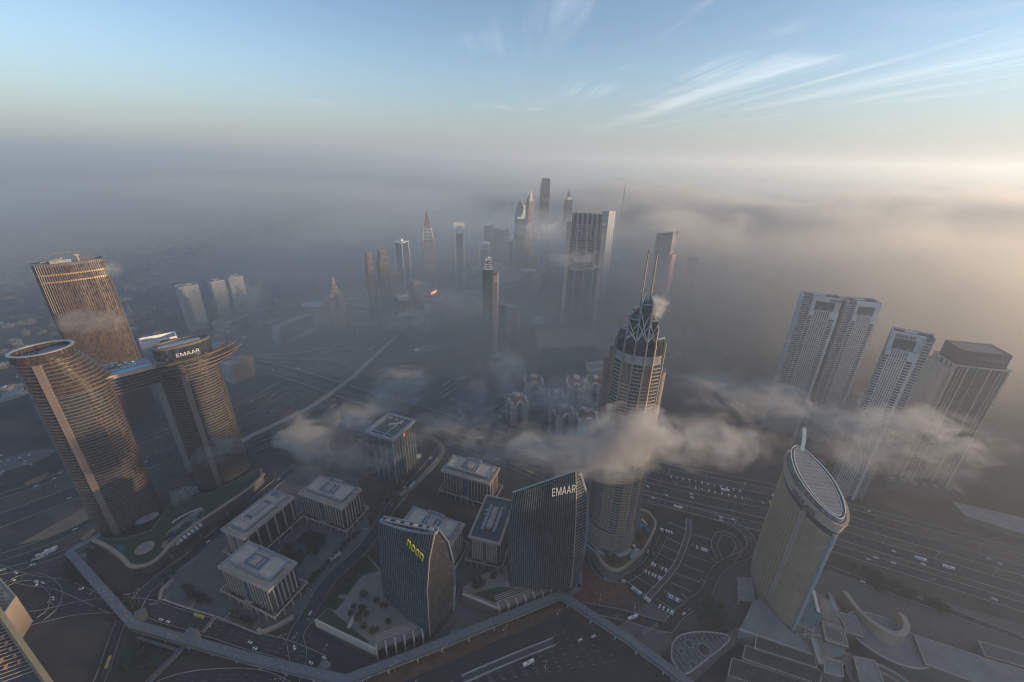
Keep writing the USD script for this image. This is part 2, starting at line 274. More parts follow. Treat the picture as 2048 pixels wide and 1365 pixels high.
LAMPS, CARS = [], []        # filled along the roads, built at the end
_layer = [0.03]
def patch(name, px, m, z=None, lift=0, kind='structure'):
    """A flat sheet of ground; each sheet lies a little above the one before."""
    _layer[0] += .006
    b = MB(); p = ccw(xy(*px, z=lift)); t = caps(p); b.add(np.c_[p, np.full(len(p), lift + (z or _layer[0]))], t)
    return struct(name, b, m, kind)
def road(name, px, width, lanes=4, z=0.0, m='asphalt', rail=True, cars=0, lamps=0, world=False, dash=True, solid=0.0, step=9.0, group='', kerb='kerb', piers=0):
    """A carriageway along the pixels px of the photograph; above z = 2 it is a deck with parapets."""
    _layer[0] += .006; zz = np.asarray(z if not np.ndim(z) else 0.0) + _layer[0]
    zs = None
    if np.ndim(z):
        pts = line([(*at(x, y, h)[:2], h) for (x, y), h in zip(px, z)], step); c, zs = pts[:, :2], pts[:, 2]; zz = zs + _layer[0]
    else:
        c = line(xy(*px, z=z), step)
    w = width / 2; b = MB()
    if np.ndim(z) or z > 2: ribbon(b, c, -w, w, zz - 1.6, zz)
    else: strip(b, c, -w, w, zz)
    struct(name, b, M[m])
    if rail:
        for s in (-1, 1):
            k = MB(); o = s * (w + .25); ribbon(k, c, o - .3, o + .3, zz - (1.7 if np.ndim(z) or z > 2 else .1), zz + .85); struct('road_kerb', k, M[kerb])
    if dash and lanes > 1:
        d = MB(); n = normals(c); L = np.r_[0, np.cumsum(np.linalg.norm(np.diff(c, axis=0), axis=1))]; zc = np.broadcast_to(zz, (len(c),))
        for q in range(1, lanes):
            o = -w + width * q / lanes
            for s in np.arange(4, L[-1] - 4, 12.0):
                a = [np.interp(t, L, c[:, 0]) for t in (s, s + 4)], [np.interp(t, L, c[:, 1]) for t in (s, s + 4)]
                nx, ny, hz = np.interp(s, L, n[:, 0]), np.interp(s, L, n[:, 1]), np.interp(s, L, zc) + .02
                d.add([(a[0][e] + nx * (o + f), a[1][e] + ny * (o + f), hz) for e, f in ((0, -.14), (1, -.14), (1, .14), (0, .14))], [[0, 1, 2, 3]])
        if d.v: struct('lane_marking', d, M['paint'])
    if piers:
        L = np.r_[0, np.cumsum(np.linalg.norm(np.diff(c, axis=0), axis=1))]
        for s in np.arange(piers / 2, L[-1], piers):
            X, Y = np.interp(s, L, c[:, 0]), np.interp(s, L, c[:, 1]); Z = np.interp(s, L, np.broadcast_to(zz, (len(c),)))
            k = MB(); k.cyl(X, Y, 0, Z - 3.4, 1.1, n=10); k.cyl(X, Y, Z - 3.4, Z - 1.7, 1.1, min(w * .8, 3.4), n=10); struct('bridge_pier', k, M['concrete'])
    CARS.append((c, zz, width, lanes, cars, group)); LAMPS.append((c, zz, w, lamps)); return c

# ground sheets first: sand, earth, lawns, beds
patch('sandy_lot', [(0, 545), (330, 640), (420, 700), (330, 760), (0, 800)], M['earth'])
patch('sand_verge', [(33, 1091), (168, 1016), (182, 1043), (150, 1062), (70, 1082)], M['sand'])
patch('sand_verge', [(160, 1078), (186, 1056), (193, 1062), (168, 1082)], M['sand'])
patch('sand_verge', [(45, 968), (98, 938), (108, 934), (88, 958), (60, 974)], M['sand'])
patch('sand_verge', [(55, 921), (100, 900), (112, 905), (95, 925), (62, 926)], M['sand'])
patch('bare_lot', [(57, 1242), (100, 1232), (150, 1231), (205, 1239), (219, 1247), (214, 1280), (190, 1330), (150, 1390), (50, 1400), (20, 1330), (45, 1280)], M['earth'])
patch('lawn', [(122, 1130), (150, 1118), (176, 1140), (180, 1170), (158, 1180), (134, 1172), (120, 1150)], M['grass'])
patch('lawn', [(262, 1282), (345, 1300), (290, 1360), (235, 1345), (240, 1310)], M['grass'])
patch('lawn', [(250, 1200), (268, 1188), (285, 1185), (272, 1205)], M['grass'])
patch('lawn', [(60, 1195), (80, 1190), (85, 1215), (65, 1228), (52, 1215)], M['grass'])
patch('lawn', [(555, 1300), (585, 1288), (588, 1330), (570, 1318)], M['grass'])
patch('paved_square', [(318, 1159), (322, 1180), (328, 1203), (430, 1237), (522, 1270), (588, 1240), (628, 1200), (742, 1065), (716, 955), (622, 935), (545, 965), (430, 1065), (352, 1120)], M['paving'])
patch('lawn', [(560, 1105), (620, 1060), (655, 1072), (600, 1125), (575, 1125)], M['grass'])
patch('dark_pond', [(563, 1102), (585, 1082), (626, 1098), (603, 1112)], M['roof_dark'])
patch('red_bed', [(600, 1072), (625, 1066), (652, 1080), (630, 1092)], M['red_bed'])
patch('tower_forecourt', [(845, 1290), (905, 1225), (920, 1170), (1010, 1160), (1000, 1240), (880, 1290)], M['paving'])
patch('tower_forecourt', [(905, 1150), (935, 1085), (1015, 1075), (1016, 1150), (925, 1180)], M['paving'])
patch('street_square', [(640, 1240), (700, 1300), (735, 1330), (680, 1345), (640, 1310), (622, 1270)], M['asphalt'])
patch('brown_bank', [(690, 1372), (1121, 1202), (1132, 1222), (760, 1385), (690, 1400)], M['brown_bed'])
patch('brown_bank', [(1150, 1110), (1185, 1135), (1205, 1190), (1180, 1225), (1140, 1195), (1140, 1165)], M['red_bed'])
patch('brown_bank', [(1175, 1130), (1290, 1150), (1330, 1130), (1300, 1185), (1240, 1215), (1190, 1200)], M['brown_bed'])
patch('interchange_field', [(500, 845), (620, 780), (780, 690), (890, 760), (800, 830), (560, 905)], M['grass'])
for px in ([(548, 815), (572, 802), (600, 806), (585, 822), (556, 830)], [(500, 825), (525, 815), (535, 830), (505, 840)], [(655, 742), (690, 735), (700, 748), (668, 756)], [(700, 710), (735, 700), (740, 720), (715, 728)], [(640, 800), (690, 790), (700, 805), (650, 815)]):
    patch('red_bed', px, M['red_bed'])
patch('sand_verge', [(610, 740), (672, 706), (678, 710), (617, 745)], M['sand'])
patch('sand_verge', [(495, 800), (560, 762), (566, 766), (500, 806)], M['sand'])
patch('sandy_lot', [(830, 660), (880, 650), (935, 680), (900, 705), (840, 690)], M['earth'])
patch('sandy_lot', [(1070, 660), (1240, 650), (1245, 690), (1075, 705)], M['sand'])
patch('sandy_lot', [(1320, 900), (1560, 905), (1560, 1000), (1330, 950)], M['earth'])
patch('wooded_park', [(1070, 700), (1240, 690), (1240, 740), (1080, 760)], M['grass'])
patch('parking_field', [(848, 790), (905, 740), (955, 745), (960, 790), (915, 815)], M['asphalt'])
patch('parking_field', [(1335, 1040), (1330, 1075), (1310, 1105), (1285, 1135), (1250, 1165), (1268, 1195), (1290, 1202), (1322, 1168), (1351, 1132), (1369, 1091), (1376, 1040)], M['asphalt'])
patch('parking_field', [(1381, 1042), (1425, 1080), (1417, 1122), (1400, 1168), (1360, 1212), (1330, 1248), (1295, 1210), (1327, 1172), (1357, 1134), (1375, 1092)], M['asphalt'])
patch('hotel_drive', [(1410, 1180), (1440, 1130), (1500, 1115), (1510, 1200), (1500, 1245), (1470, 1262), (1400, 1262), (1350, 1262), (1345, 1240)], M['deck'])
patch('city_block', [(1560, 1120), (1800, 1180), (2080, 1260), (2080, 1500), (1540, 1500), (1540, 1300)], M['dark_concrete'])
patch('gateway_plaza', [(1300, 1200), (1345, 1240), (1345, 1290), (1300, 1330), (1230, 1260)], M['paving'])
# the wide road in the cutting under the footbridge
patch('boulevard', [(740, 1396), (1130, 1228), (1250, 1296), (1345, 1376), (1300, 1480), (720, 1480)], M['asphalt'])

HW = 'cars on the wide highway'
road('highway', [(-80, 1072), (60, 1020), (160, 982), (340, 908), (500, 838), (640, 762), (740, 706), (800, 668), (880, 625), (960, 585), (1010, 562)], 34, 7, cars=40, lamps=60, group='cars on the highway behind the twin towers')
road('service_road', [(-60, 1012), (60, 975), (150, 938), (330, 865), (500, 800), (620, 738), (730, 682), (800, 645)], 13, 3, cars=9, lamps=0, group='cars on the highway behind the twin towers')
road('service_road', [(-60, 1135), (80, 1090), (190, 1040), (330, 960), (500, 890), (640, 815), (760, 740), (850, 690), (950, 630)], 14, 3, cars=14, lamps=0, group='cars on the highway behind the twin towers')
road('service_road', [(-60, 1160), (60, 1130), (130, 1105), (190, 1080)], 9, 2, cars=3, group='cars on the small streets')
road('street', [(560, 1420), (596, 1325), (590, 1275), (607, 1246), (662, 1158), (728, 1096), (790, 1005), (838, 955), (880, 900), (890, 872), (862, 852)], 15, 4, cars=12, lamps=45, group='cars on the small streets')
road('street', [(-40, 1245), (60, 1238), (170, 1215), (279, 1214), (340, 1232), (425, 1257), (509, 1284), (570, 1300), (640, 1330)], 16, 4, cars=10, lamps=40, group='cars on the small streets')
road('street', [(262, 1232), (285, 1190), (330, 1150), (381, 1113), (440, 1062), (480, 1030), (560, 960), (640, 905), (720, 870)], 14, 4, cars=10, lamps=40, group='cars on the small streets')
road('street', [(170, 1420), (205, 1350), (232, 1270), (245, 1240)], 9, 2, cars=2, lamps=0, group='cars on the small streets')
road('street', [(-20, 1200), (20, 1165), (70, 1155), (110, 1180), (108, 1215), (80, 1240)], 9, 2, cars=3, group='cars on the small streets')
road('street', [(-40, 1130), (50, 1160), (120, 1170), (180, 1195), (230, 1216)], 11, 3, cars=4, group='cars on the small streets')
road('ring_road', [(240, 1420), (330, 1372), (420, 1356), (520, 1360), (600, 1400)], 14, 3, cars=1, group='cars on the small streets')
road('street', [(1165, 1215), (1250, 1232), (1335, 1256), (1350, 1235), (1408, 1190), (1430, 1148), (1454, 1126), (1494, 1108), (1503, 1087), (1481, 1056), (1430, 1035), (1340, 1010), (1280, 992)], 11, 2, cars=8, lamps=36, group='cars by the hotel with the oval roof')
road('loop_ramp', [(1440, 1120), (1428, 1090), (1440, 1068), (1462, 1072), (1478, 1095), (1462, 1122)], 7, 1, cars=0)
road('street', [(1325, 1078), (1310, 1106), (1283, 1138), (1246, 1160), (1200, 1148), (1180, 1110)], 8, 2, cars=2, group='cars on the small streets')
# wide cross highway that runs off to the right
for px, w, n, cs in (([(470, 704), (600, 736), (720, 772), (800, 795), (880, 818), (1050, 874), (1300, 950), (1560, 1005), (1800, 1072), (2120, 1164)], 19, 5, 44),
                     ([(470, 724), (600, 760), (700, 794), (850, 842), (1050, 898), (1300, 976), (1560, 1036), (1800, 1108), (2120, 1204)], 19, 5, 44)):
    road('cross_highway', px, w, n, z=[7, 8, 8, 7, 5, 2, 0, 0, 0, 0] if len(px) == 10 else [7, 8, 8, 6, 3, 0, 0, 0, 0], cars=cs, lamps=55, group=HW)
road('cross_highway', [(1240, 985), (1300, 1001), (1560, 1066), (1800, 1138), (2120, 1240)], 14, 4, cars=14, group=HW)
road('cross_highway', [(900, 800), (1050, 850), (1300, 925), (1560, 978), (1800, 1040), (2120, 1125)], 11, 3, cars=12, group=HW)
road('parking_lane', [(1330, 952), (1440, 975), (1560, 1000)], 6, 1, dash=False, cars=24, group='cars parked in rows beside the highway', rail=False)
road('parking_lane', [(1340, 965), (1440, 988), (1540, 1010)], 6, 1, dash=False, cars=20, group='cars parked in rows beside the highway', rail=False)
road('side_street', [(1650, 1135), (1800, 1190), (1900, 1225), (2100, 1300)], 8, 2, cars=5, group=HW)
# flyovers of the interchange
road('flyover', [(440, 712), (500, 708), (560, 707), (605, 703), (664, 692), (722, 675), (788, 650), (850, 625)], 10, 2, z=9, cars=4, group='cars on the flyovers', piers=45)
road('flyover', [(440, 716), (500, 713), (570, 717), (630, 717), (676, 721), (706, 734), (728, 750), (734, 768)], 9, 2, z=[9, 9, 9, 9, 8, 6, 3, .5], cars=3, group='cars on the flyovers', piers=45)
road('flyover', [(629, 711), (664, 700), (699, 695), (730, 701), (748, 715), (752, 735)], 8, 2, z=[9, 9, 9, 8, 5, 1], cars=2, group='cars on the flyovers', piers=45)
road('loop_ramp', [(636, 790), (610, 776), (570, 778), (538, 800), (540, 822), (575, 832), (620, 822), (665, 800)], 7, 1, cars=2, group='cars on the flyovers')
road('flyover', [(760, 800), (815, 760), (870, 722), (945, 678), (1000, 640), (1040, 610)], 14, 4, z=6, cars=6, group='cars on the flyovers', piers=45)
road('slip_road', [(500, 905), (600, 868), (680, 845), (740, 838), (850, 868), (1000, 925), (1120, 975)], 9, 2, cars=4, group='cars on the flyovers')
road('slip_road', [(500, 880), (590, 850), (660, 825), (720, 800), (790, 790)], 8, 2, cars=3, group='cars on the flyovers')
road('curved_ramp', [(828, 870), (860, 876), (880, 888), (886, 905), (870, 928), (840, 960), (800, 992)], 7, 2, m='beige_dark', dash=False, cars=1, group='cars on the small streets')
road('slip_road', [(740, 700), (775, 735), (800, 765), (860, 800), (960, 830)], 8, 2, cars=3, group='cars on the flyovers')
road('slip_road', [(765, 700), (800, 735), (860, 780), (1000, 835)], 8, 2, cars=3, group='cars on the flyovers')
road('rail_viaduct', [(455, 905), (500, 874), (547, 851), (617, 817), (664, 785), (702, 757), (734, 727), (781, 684), (830, 650), (900, 610)], 9, 1, z=13, m='concrete', dash=False, piers=32)
road('slip_road', [(1040, 560), (1046, 640), (1060, 700), (1078, 760)], 9, 2, cars=3, group='cars on the flyovers')
road('side_street', [(1300, 690), (1420, 720), (1560, 790)], 10, 2, group='')
road('side_street', [(1340, 590), (1440, 665), (1560, 770), (1620, 830)], 9, 2, group='')
road('side_street', [(1240, 745), (1330, 740), (1460, 735), (1560, 742)], 14, 3, group='')
road('side_street', [(1330, 740), (1350, 830), (1390, 900)], 9, 2, group='')
# the dark sunken strip with pale kerbs through the car park, the planted slot in the boulevard
arc = [(1377, 1038), (1376, 1062), (1369, 1091), (1351, 1132), (1322, 1168), (1291, 1200)]
c = line(xy(*arc), 5); b = MB(); _layer[0] += .01; strip(b, c, -2.5, 2.5, _layer[0]); struct('planted_strip', b, M['roof_dark'])
for o in (-3, 3): b = MB(); ribbon(b, c, o - .5, o + .5, 0, 1.2); struct('road_kerb', b, M['concrete'])
c = line(xy((925, 1360), (1016, 1321), (1108, 1284)), 6); b = MB(); _layer[0] += .01; strip(b, c, -3, 3, _layer[0]); struct('planted_strip', b, M['roof_dark'])
for o in (-3.4, 3.4): b = MB(); ribbon(b, c, o - .6, o + .6, 0, 1.5); struct('road_kerb', b, M['concrete'])
# lane marks and bay lines
b = MB()
for k in range(7):
    for (xa, ya), (xb, yb) in (((780 + 26 * k, 1420 - 8 * k), (1135 + 17 * k, 1262 + 10 * k)),):
        p, q = at(xa, ya)[:2], at(xb, yb)[:2]; d = (q - p); L = np.linalg.norm(d); d /= L; n = np.array([-d[1], d[0]]) * .16
        for s in np.arange(0, L, 11.0): b.add([(*(p + d * s - n), .9), (*(p + d * (s + 4) - n), .9), (*(p + d * (s + 4) + n), .9), (*(p + d * s + n), .9)], [[0, 1, 2, 3]])
struct('lane_marking', b, M['paint'], 'structure')
b = MB()
for a0, a1, n in (((1335, 1045), (1372, 1060), 1), ((1330, 1075), (1366, 1092), 1), ((1320, 1090), (1358, 1108), 1), ((1310, 1105), (1350, 1125), 1), ((1297, 1122), (1338, 1144), 1), ((1283, 1138), (1325, 1160), 1), ((1268, 1152), (1310, 1178), 1), ((1255, 1165), (1295, 1195), 1),
                  ((1382, 1070), (1420, 1080), 1), ((1380, 1090), (1420, 1103), 1), ((1374, 1110), (1414, 1124), 1), ((1364, 1130), (1408, 1146), 1), ((1352, 1148), (1400, 1166), 1), ((1340, 1166), (1385, 1186), 1), ((1326, 1182), (1368, 1204), 1), ((1312, 1198), (1350, 1224), 1)):
    p, q = at(*a0), at(*a1); strip(b, np.array([p, (p + q) / 2, q]), -.5, .5, 1.0)
struct('bay_line', b, M['concrete'])
b = MB()
for base, dx, dy, n, lx, ly in (((1285, 1262), 3.4, -1.9, 9, 3, 9), ((301, 1208), 3.0, -.4, 6, -1, 4), ((612, 1243), 3.0, 1.4, 5, 4, -7), ((1313, 1262), 3, .4, 6, 2, 5)):
    for k in range(n):
        p = at(base[0] + dx * k, base[1] + dy * k); q = at(base[0] + dx * k + lx, base[1] + dy * k + ly); strip(b, np.array([p, (p + q) / 2, q]), -.35, .35, 1.0)
struct('crosswalk', b, M['paint'])

# ================================================================== building kit
def text(parent, s, height, origin, xdir, ydir, m, depth=.6, bold=True, name='sign_lettering'):
    """Letters as one part: origin is the lower left, xdir the reading direction, ydir the letters' up."""
    t = meshkit.text_mesh(s, height, depth, bold); x = np.array(xdir, float); x /= np.linalg.norm(x); y = np.array(ydir, float); y /= np.linalg.norm(y); z = np.cross(x, y)
    v = np.array(origin) + t.vertices @ np.array([x, y, z]); return part(parent, name, (v, np.array(t.faces)), m)
def face_grid(parent, p, q, z0, z1, nu, nz, m, pier=.8, span=1.0, out=.5, each=True, u0=0, u1=None, name=('pier', 'spandrel'), span_out=None):
    """Piers and spandrels standing proud of the glass of one wall."""
    L = np.hypot(*(np.array(q[:2]) - np.array(p[:2]))); u1 = L if u1 is None else u1; so = out * .6 if span_out is None else span_out
    acc = MB()
    if nu:
        for k in range(nu + 1):
            u = u0 + (u1 - u0) * k / nu; a = max(u0, u - pier / 2); e = min(u1, u + pier / 2); b = MB() if each else acc
            b.wbox(p, q, a, e, -.1, out, z0, z1)
            if each: part(parent, name[0], b, m)
        if not each: part(parent, name[0] + '_row', acc, m, stuff=True)
    acc = MB()
    if nz:
        for k in range(nz + 1):
            z = z0 + (z1 - z0) * k / nz; b = MB() if each and nz <= 70 else acc
            b.wbox(p, q, u0 + .02, u1 - .02, -.1, so, max(z0 + .01, z - span / 2), min(z1 - .01, z + span / 2))
            if b is not acc: part(parent, name[1], b, m)
        if acc.v: part(parent, name[1] + '_row', acc, m, stuff=True)
def plain_tower(name, label, cat, group, center, rot, w, d, h, wall, trim, nu=8, nv=5, nz=30, pier=.9, span=1.0, out=.5, crown=None, each=False, roofm='roof_grey', z0=0.0):
    """A rectangular block: glass core, piers, spandrels, parapet, roof and roof plant."""
    t = thing(name, label, cat, (center[0], center[1], 0), rot, group); p = rect(w, d)
    part(t, 'glass_wall', MB().prism(p, z0, h), M[wall])
    for k in range(4):
        face_grid(t, p[k], p[(k + 1) % 4], z0, h, nu if k % 2 == 0 else nv, nz, M[trim], pier, span, out, each)
    part(t, 'parapet', MB().ring(grow(p, out + .1), grow(p, -.8), h - .5, h + 1.6), M[trim])
    part(t, 'roof', MB().prism(grow(p, -.8), h, h + .3), M[roofm])
    b = MB(); r = random.Random(name + str(center[0]))
    for k in range(4):
        cx, cy = r.uniform(-w * .28, w * .28), r.uniform(-d * .28, d * .28); part(t, 'plant_room', MB().box(cx - w * .1, cx + w * .1, cy - d * .1, cy + d * .1, h + .3, h + r.uniform(2, 4.5)), M['plant'])
    return t
def frame_of(p, q):
    """Angle and length of the plan edge p > q."""
    d = np.array(q[:2]) - np.array(p[:2]); return math.degrees(math.atan2(d[1], d[0])), np.hypot(*d)
def to_world(loc, rot):
    k, m = math.cos(math.radians(rot)), math.sin(math.radians(rot)); return lambda x, y: np.array([loc[0] + x * k - y * m, loc[1] + x * m + y * k])

# ================================================================== the twin towers with the bridge and the pool between them
def sky_view():
    W, V = np.array([.646, .763]), np.array([-.763, .646]); o = W * 40 + V * 650
    t = thing('twin_tower_hotel', 'two rounded towers joined by a bridge carrying a blue rooftop pool', 'tower', (o[0], o[1], 0), 49.74)
    TW = to_world(o, 49.74)
    lx, rx_ = -9.6 - 40, 100 - 40.0
    floors = np.arange(8, 206, 4.15)
    def body(cx, cy, a, b, z1, right):
        core = ell(cx, cy, a - 1.6, b - 1.6, 64)
        part(t, 'glass_wall', MB().prism(core, 0, z1), M['glass'], smooth=40)
        for z in floors:
            if z > z1 - 1: break
            part(t, 'balcony_band', MB().ring(ell(cx, cy, a, b, 64), ell(cx, cy, a - 1.9, b - 1.9, 64), z, z + 1.25), M['bronze'])
        # the brown vertical wall that splits the dark glass half from the balconied half
        ang = np.radians(238 if not right else 248); px, py = cx + a * math.cos(ang), cy + b * math.sin(ang)
        tn = np.array([-a * math.sin(ang), b * math.cos(ang)]); tn /= np.linalg.norm(tn)
        b_ = MB(); q0 = np.array([px, py]) - tn * 3.2; q1 = np.array([px, py]) + tn * 3.2; b_.wbox(q0, q1, 0, 6.4, -2.6, .7, 0, z1 + (40 if not right else 0)); part(t, 'wall_strip', b_, M['brown'])
        for ang, w_ in ((292, 2.2), (318, 2.6), (338, 2.0)):
            ang = np.radians(ang); px, py = cx + (a - 1) * math.cos(ang), cy + (b - 1) * math.sin(ang); tn = np.array([-a * math.sin(ang), b * math.cos(ang)]); tn /= np.linalg.norm(tn)
            q0 = np.array([px, py]) - tn * w_; part(t, 'wall_strip', MB().wbox(q0, np.array([px, py]) + tn * w_, 0, 2 * w_, -2, .55, 0, z1 - 3), M['brown_glass'])
    body(lx, 3, 33, 24, 206, False); body(rx_, 0, 33.5, 24, 206, True)
    # left tower above the bridge: floor plates step back from right to left up to the crown ring
    zs = np.arange(206, 250, 4.4); n = len(zs)
    for k, z in enumerate(zs):
        f = k / (n - 1); a = 33 + (26 - 33) * f; cx = lx + (-9.2) * f ** 1.3; b = 24 - 3.5 * f
        # plates run longest to the right below and shrink upward
        part(t, 'glass_wall', MB().prism(ell(cx, 2, a - 2.2, b - 2.2, 56), z, z + 4.4), M['brown_glass'], smooth=40)
        part(t, 'terrace_plate', MB().prism(ell(cx + 1.8 * (1 - f) + .8, 2, a + 1.6 * (1 - f) + .4, b + .6, 56), z, z + .9), M['bronze'])
    cx = lx - 9.0
    part(t, 'crown_wall', MB().ring(ell(cx, 1, 25.5, 20.5, 64), ell(cx, 1, 22.5, 17.6, 64), 249.5, 257), M['brown_glass'], smooth=40)
    part(t, 'crown_rim', MB().ring(ell(cx, 1, 26, 21, 64), ell(cx, 1, 23, 18, 64), 257, 257.9), M['silver'])
    part(t, 'roof', MB().prism(ell(cx, 1, 22.6, 17.7, 48), 250, 250.6), M['roof_dark'])
    part(t, 'roof_deck', MB().prism(ell(cx + 9, 2, 12, 13, 40), 250.7, 253.5), M['roof_grey'])
    for k in range(9):
        part(t, 'roof_unit', MB().box(cx - 18 + k * 2.4, cx - 16.6 + k * 2.4, 5 + (k % 3), 7.5 + (k % 3), 250.7, 252.6 + (k % 2)), M['plant'])
    # bridge: six long bowed plates with glass between them
    bx0, bx1 = lx + 10, rx_ + 10
    def plate(x0, x1, y0, y1, tip=0.0, bow=2.0):
        xs = np.linspace(x0, x1, 40); front = np.c_[xs, y0 - bow * np.sin(np.pi * (xs - x0) / (x1 - x0))]
        if tip: xs2 = np.linspace(x1, x1 + tip, 22)[1:]; u = (xs2 - x1) / tip; front = np.vstack([front, np.c_[xs2, y0 + (y1 - y0) * .55 * u ** 1.8]]); back = np.c_[xs2[::-1], y1 - (y1 - y0) * .45 * (u[::-1]) ** 2]; return np.vstack([front, back[1:], [[x0, y1]]])
        return np.vstack([front, [[x1, y1], [x0, y1]]])
    for k, z in enumerate(np.arange(183, 206, 4.2)):
        part(t, 'bridge_plate', MB().prism(plate(bx0, bx1, -2.6 - (k > 3) * .8, 32), z, z + 1.5), M['bronze'])
        part(t, 'bridge_glass', MB().prism(plate(bx0, bx1, -.8, 30), z + 1.5, z + 4.2), M['glass'])
    # the long pointed wing of floor plates over the right tower
    for k, z in enumerate((194.5, 199.0, 203.5, 208.0)):
        part(t, 'wing_plate', MB().prism(plate(rx_ - 26 - 3 * k, rx_ + 18, -24.5 + k * .8 + 6 * (k == 3), 22, 34 + 9 * (k > 0) + 6 * (k == 2), 2.5), z, z + 1.3), M['bronze'])
        part(t, 'wing_glass', MB().prism(plate(rx_ - 24, rx_ + 14, -21 + k, 20, 18 + 6 * k, 2), z + 1.3, z + 4.5), M['brown_glass'])
    zt = 208.0
    deck_ = part(t, 'pool_deck', MB().prism(plate(bx0 - 4, bx1 - 30, -1, 31), 207.6, 208.1), M['pale_paving'])
    xs = np.linspace(bx0 + 14, bx1 - 46, 30); u = (xs - xs[0]) / (xs[-1] - xs[0])
    part(deck_, 'swimming_pool', MB().prism(np.vstack([np.c_[xs, 0 - 1.8 * np.sin(np.pi * u)], np.c_[xs[::-1], 2.0 + 6.0 * np.sqrt(np.maximum(0, np.sin(np.pi * u[::-1])))]]), 208.12, 208.3), M['pool_bright'])
    xs = np.linspace(bx0 - 6, bx1 - 22, 30); yf = -3.6 - 2 * np.sin(np.pi * (xs - bx0) / (bx1 - bx0))
    part(t, 'parapet_wall', MB().prism(np.vstack([np.c_[xs, yf], np.c_[xs[::-1], yf[::-1] + .9]]), 204.5, 209.3), M['stone'])
    r = random.Random(5)
    for k in range(46):
        x, y = bx0 + 6 + (k % 23) * 2.0 + r.uniform(-.3, .3), 10.5 + (k // 23) * 4 + r.uniform(-.5, .5) + (k % 23) * .12
        furnish('sun_lounger', (*TW(x, y), 208.15), 49.7, 'white sun lounger in rows beside the bright pool on the bridge', 'loungers on the bridge deck')
    for k in range(7):
        x, y = bx0 + 10 + k * 6.5, 22 + (k % 2) * 3; furnish('parasol', (*TW(x, y), 208.1), 0, 'white parasol behind the lounger rows on the bridge deck', 'parasols on the bridge deck')
    part(t, 'pool_bar', MB().box(bx0 + 22, bx0 + 36, 25, 31, 208.1, 212), M['silver'])
    # crown of the right tower with its sign
    cx, cy = rx_ - 1, -1
    cw_ = part(t, 'crown_wall', MB().prism(ell(cx, cy, 31, 15, 64), 209.3, 228), M['glass'], smooth=40)
    part(t, 'crown_rim', MB().ring(ell(cx, cy, 32, 16, 64), ell(cx, cy, 29.5, 13.6, 64), 226.8, 229.4), M['bronze'])
    part(t, 'crown_base', MB().ring(ell(cx + 2, cy, 33.5, 17.5, 64), ell(cx, cy, 30, 14, 64), 209.6, 211.6), M['silver'])
    part(t, 'roof', MB().prism(ell(cx, cy, 29.4, 13.5, 48), 226.9, 227.3), M['roof_grey'])
    for k in range(22):
        x = cx - 24 + k * 2.0; part(t, 'roof_fin', MB().box(x, x + .9, cy - 10 * math.sqrt(max(.05, 1 - ((x - cx) / 30) ** 2)), cy - 3, 227.3, 230.5), M['steel'])
    for k in range(10):
        x = cx + 18 + k * .9; part(t, 'roof_fin', MB().box(x, x + .5, cy + 2, cy + 7, 227.3, 229.6), M['blue_glass'])
    # EMAAR on the curve of the crown
    tm = meshkit.text_mesh('EMAAR', 4.9, .5); v = np.array(tm.vertices); wd = v[:, 0].max()
    a0 = np.radians(272); s = (v[:, 0] - wd / 2) / 27.5; ang = a0 + s; x = cx + 31.4 * np.cos(ang) ; y = cy + 15.4 * np.sin(ang) - v[:, 2]
    part(cw_, 'sign_lettering', (np.c_[x, y, 215 + v[:, 1]], np.array(tm.faces)), M['letter_white'])
    # podium floor with balcony fins at the foot
    part(t, 'entrance_canopy', MB().prism(ell(lx + 14, -30, 12, 7, 32), 16, 17.2), M['plant'])
    return t
sky_view()

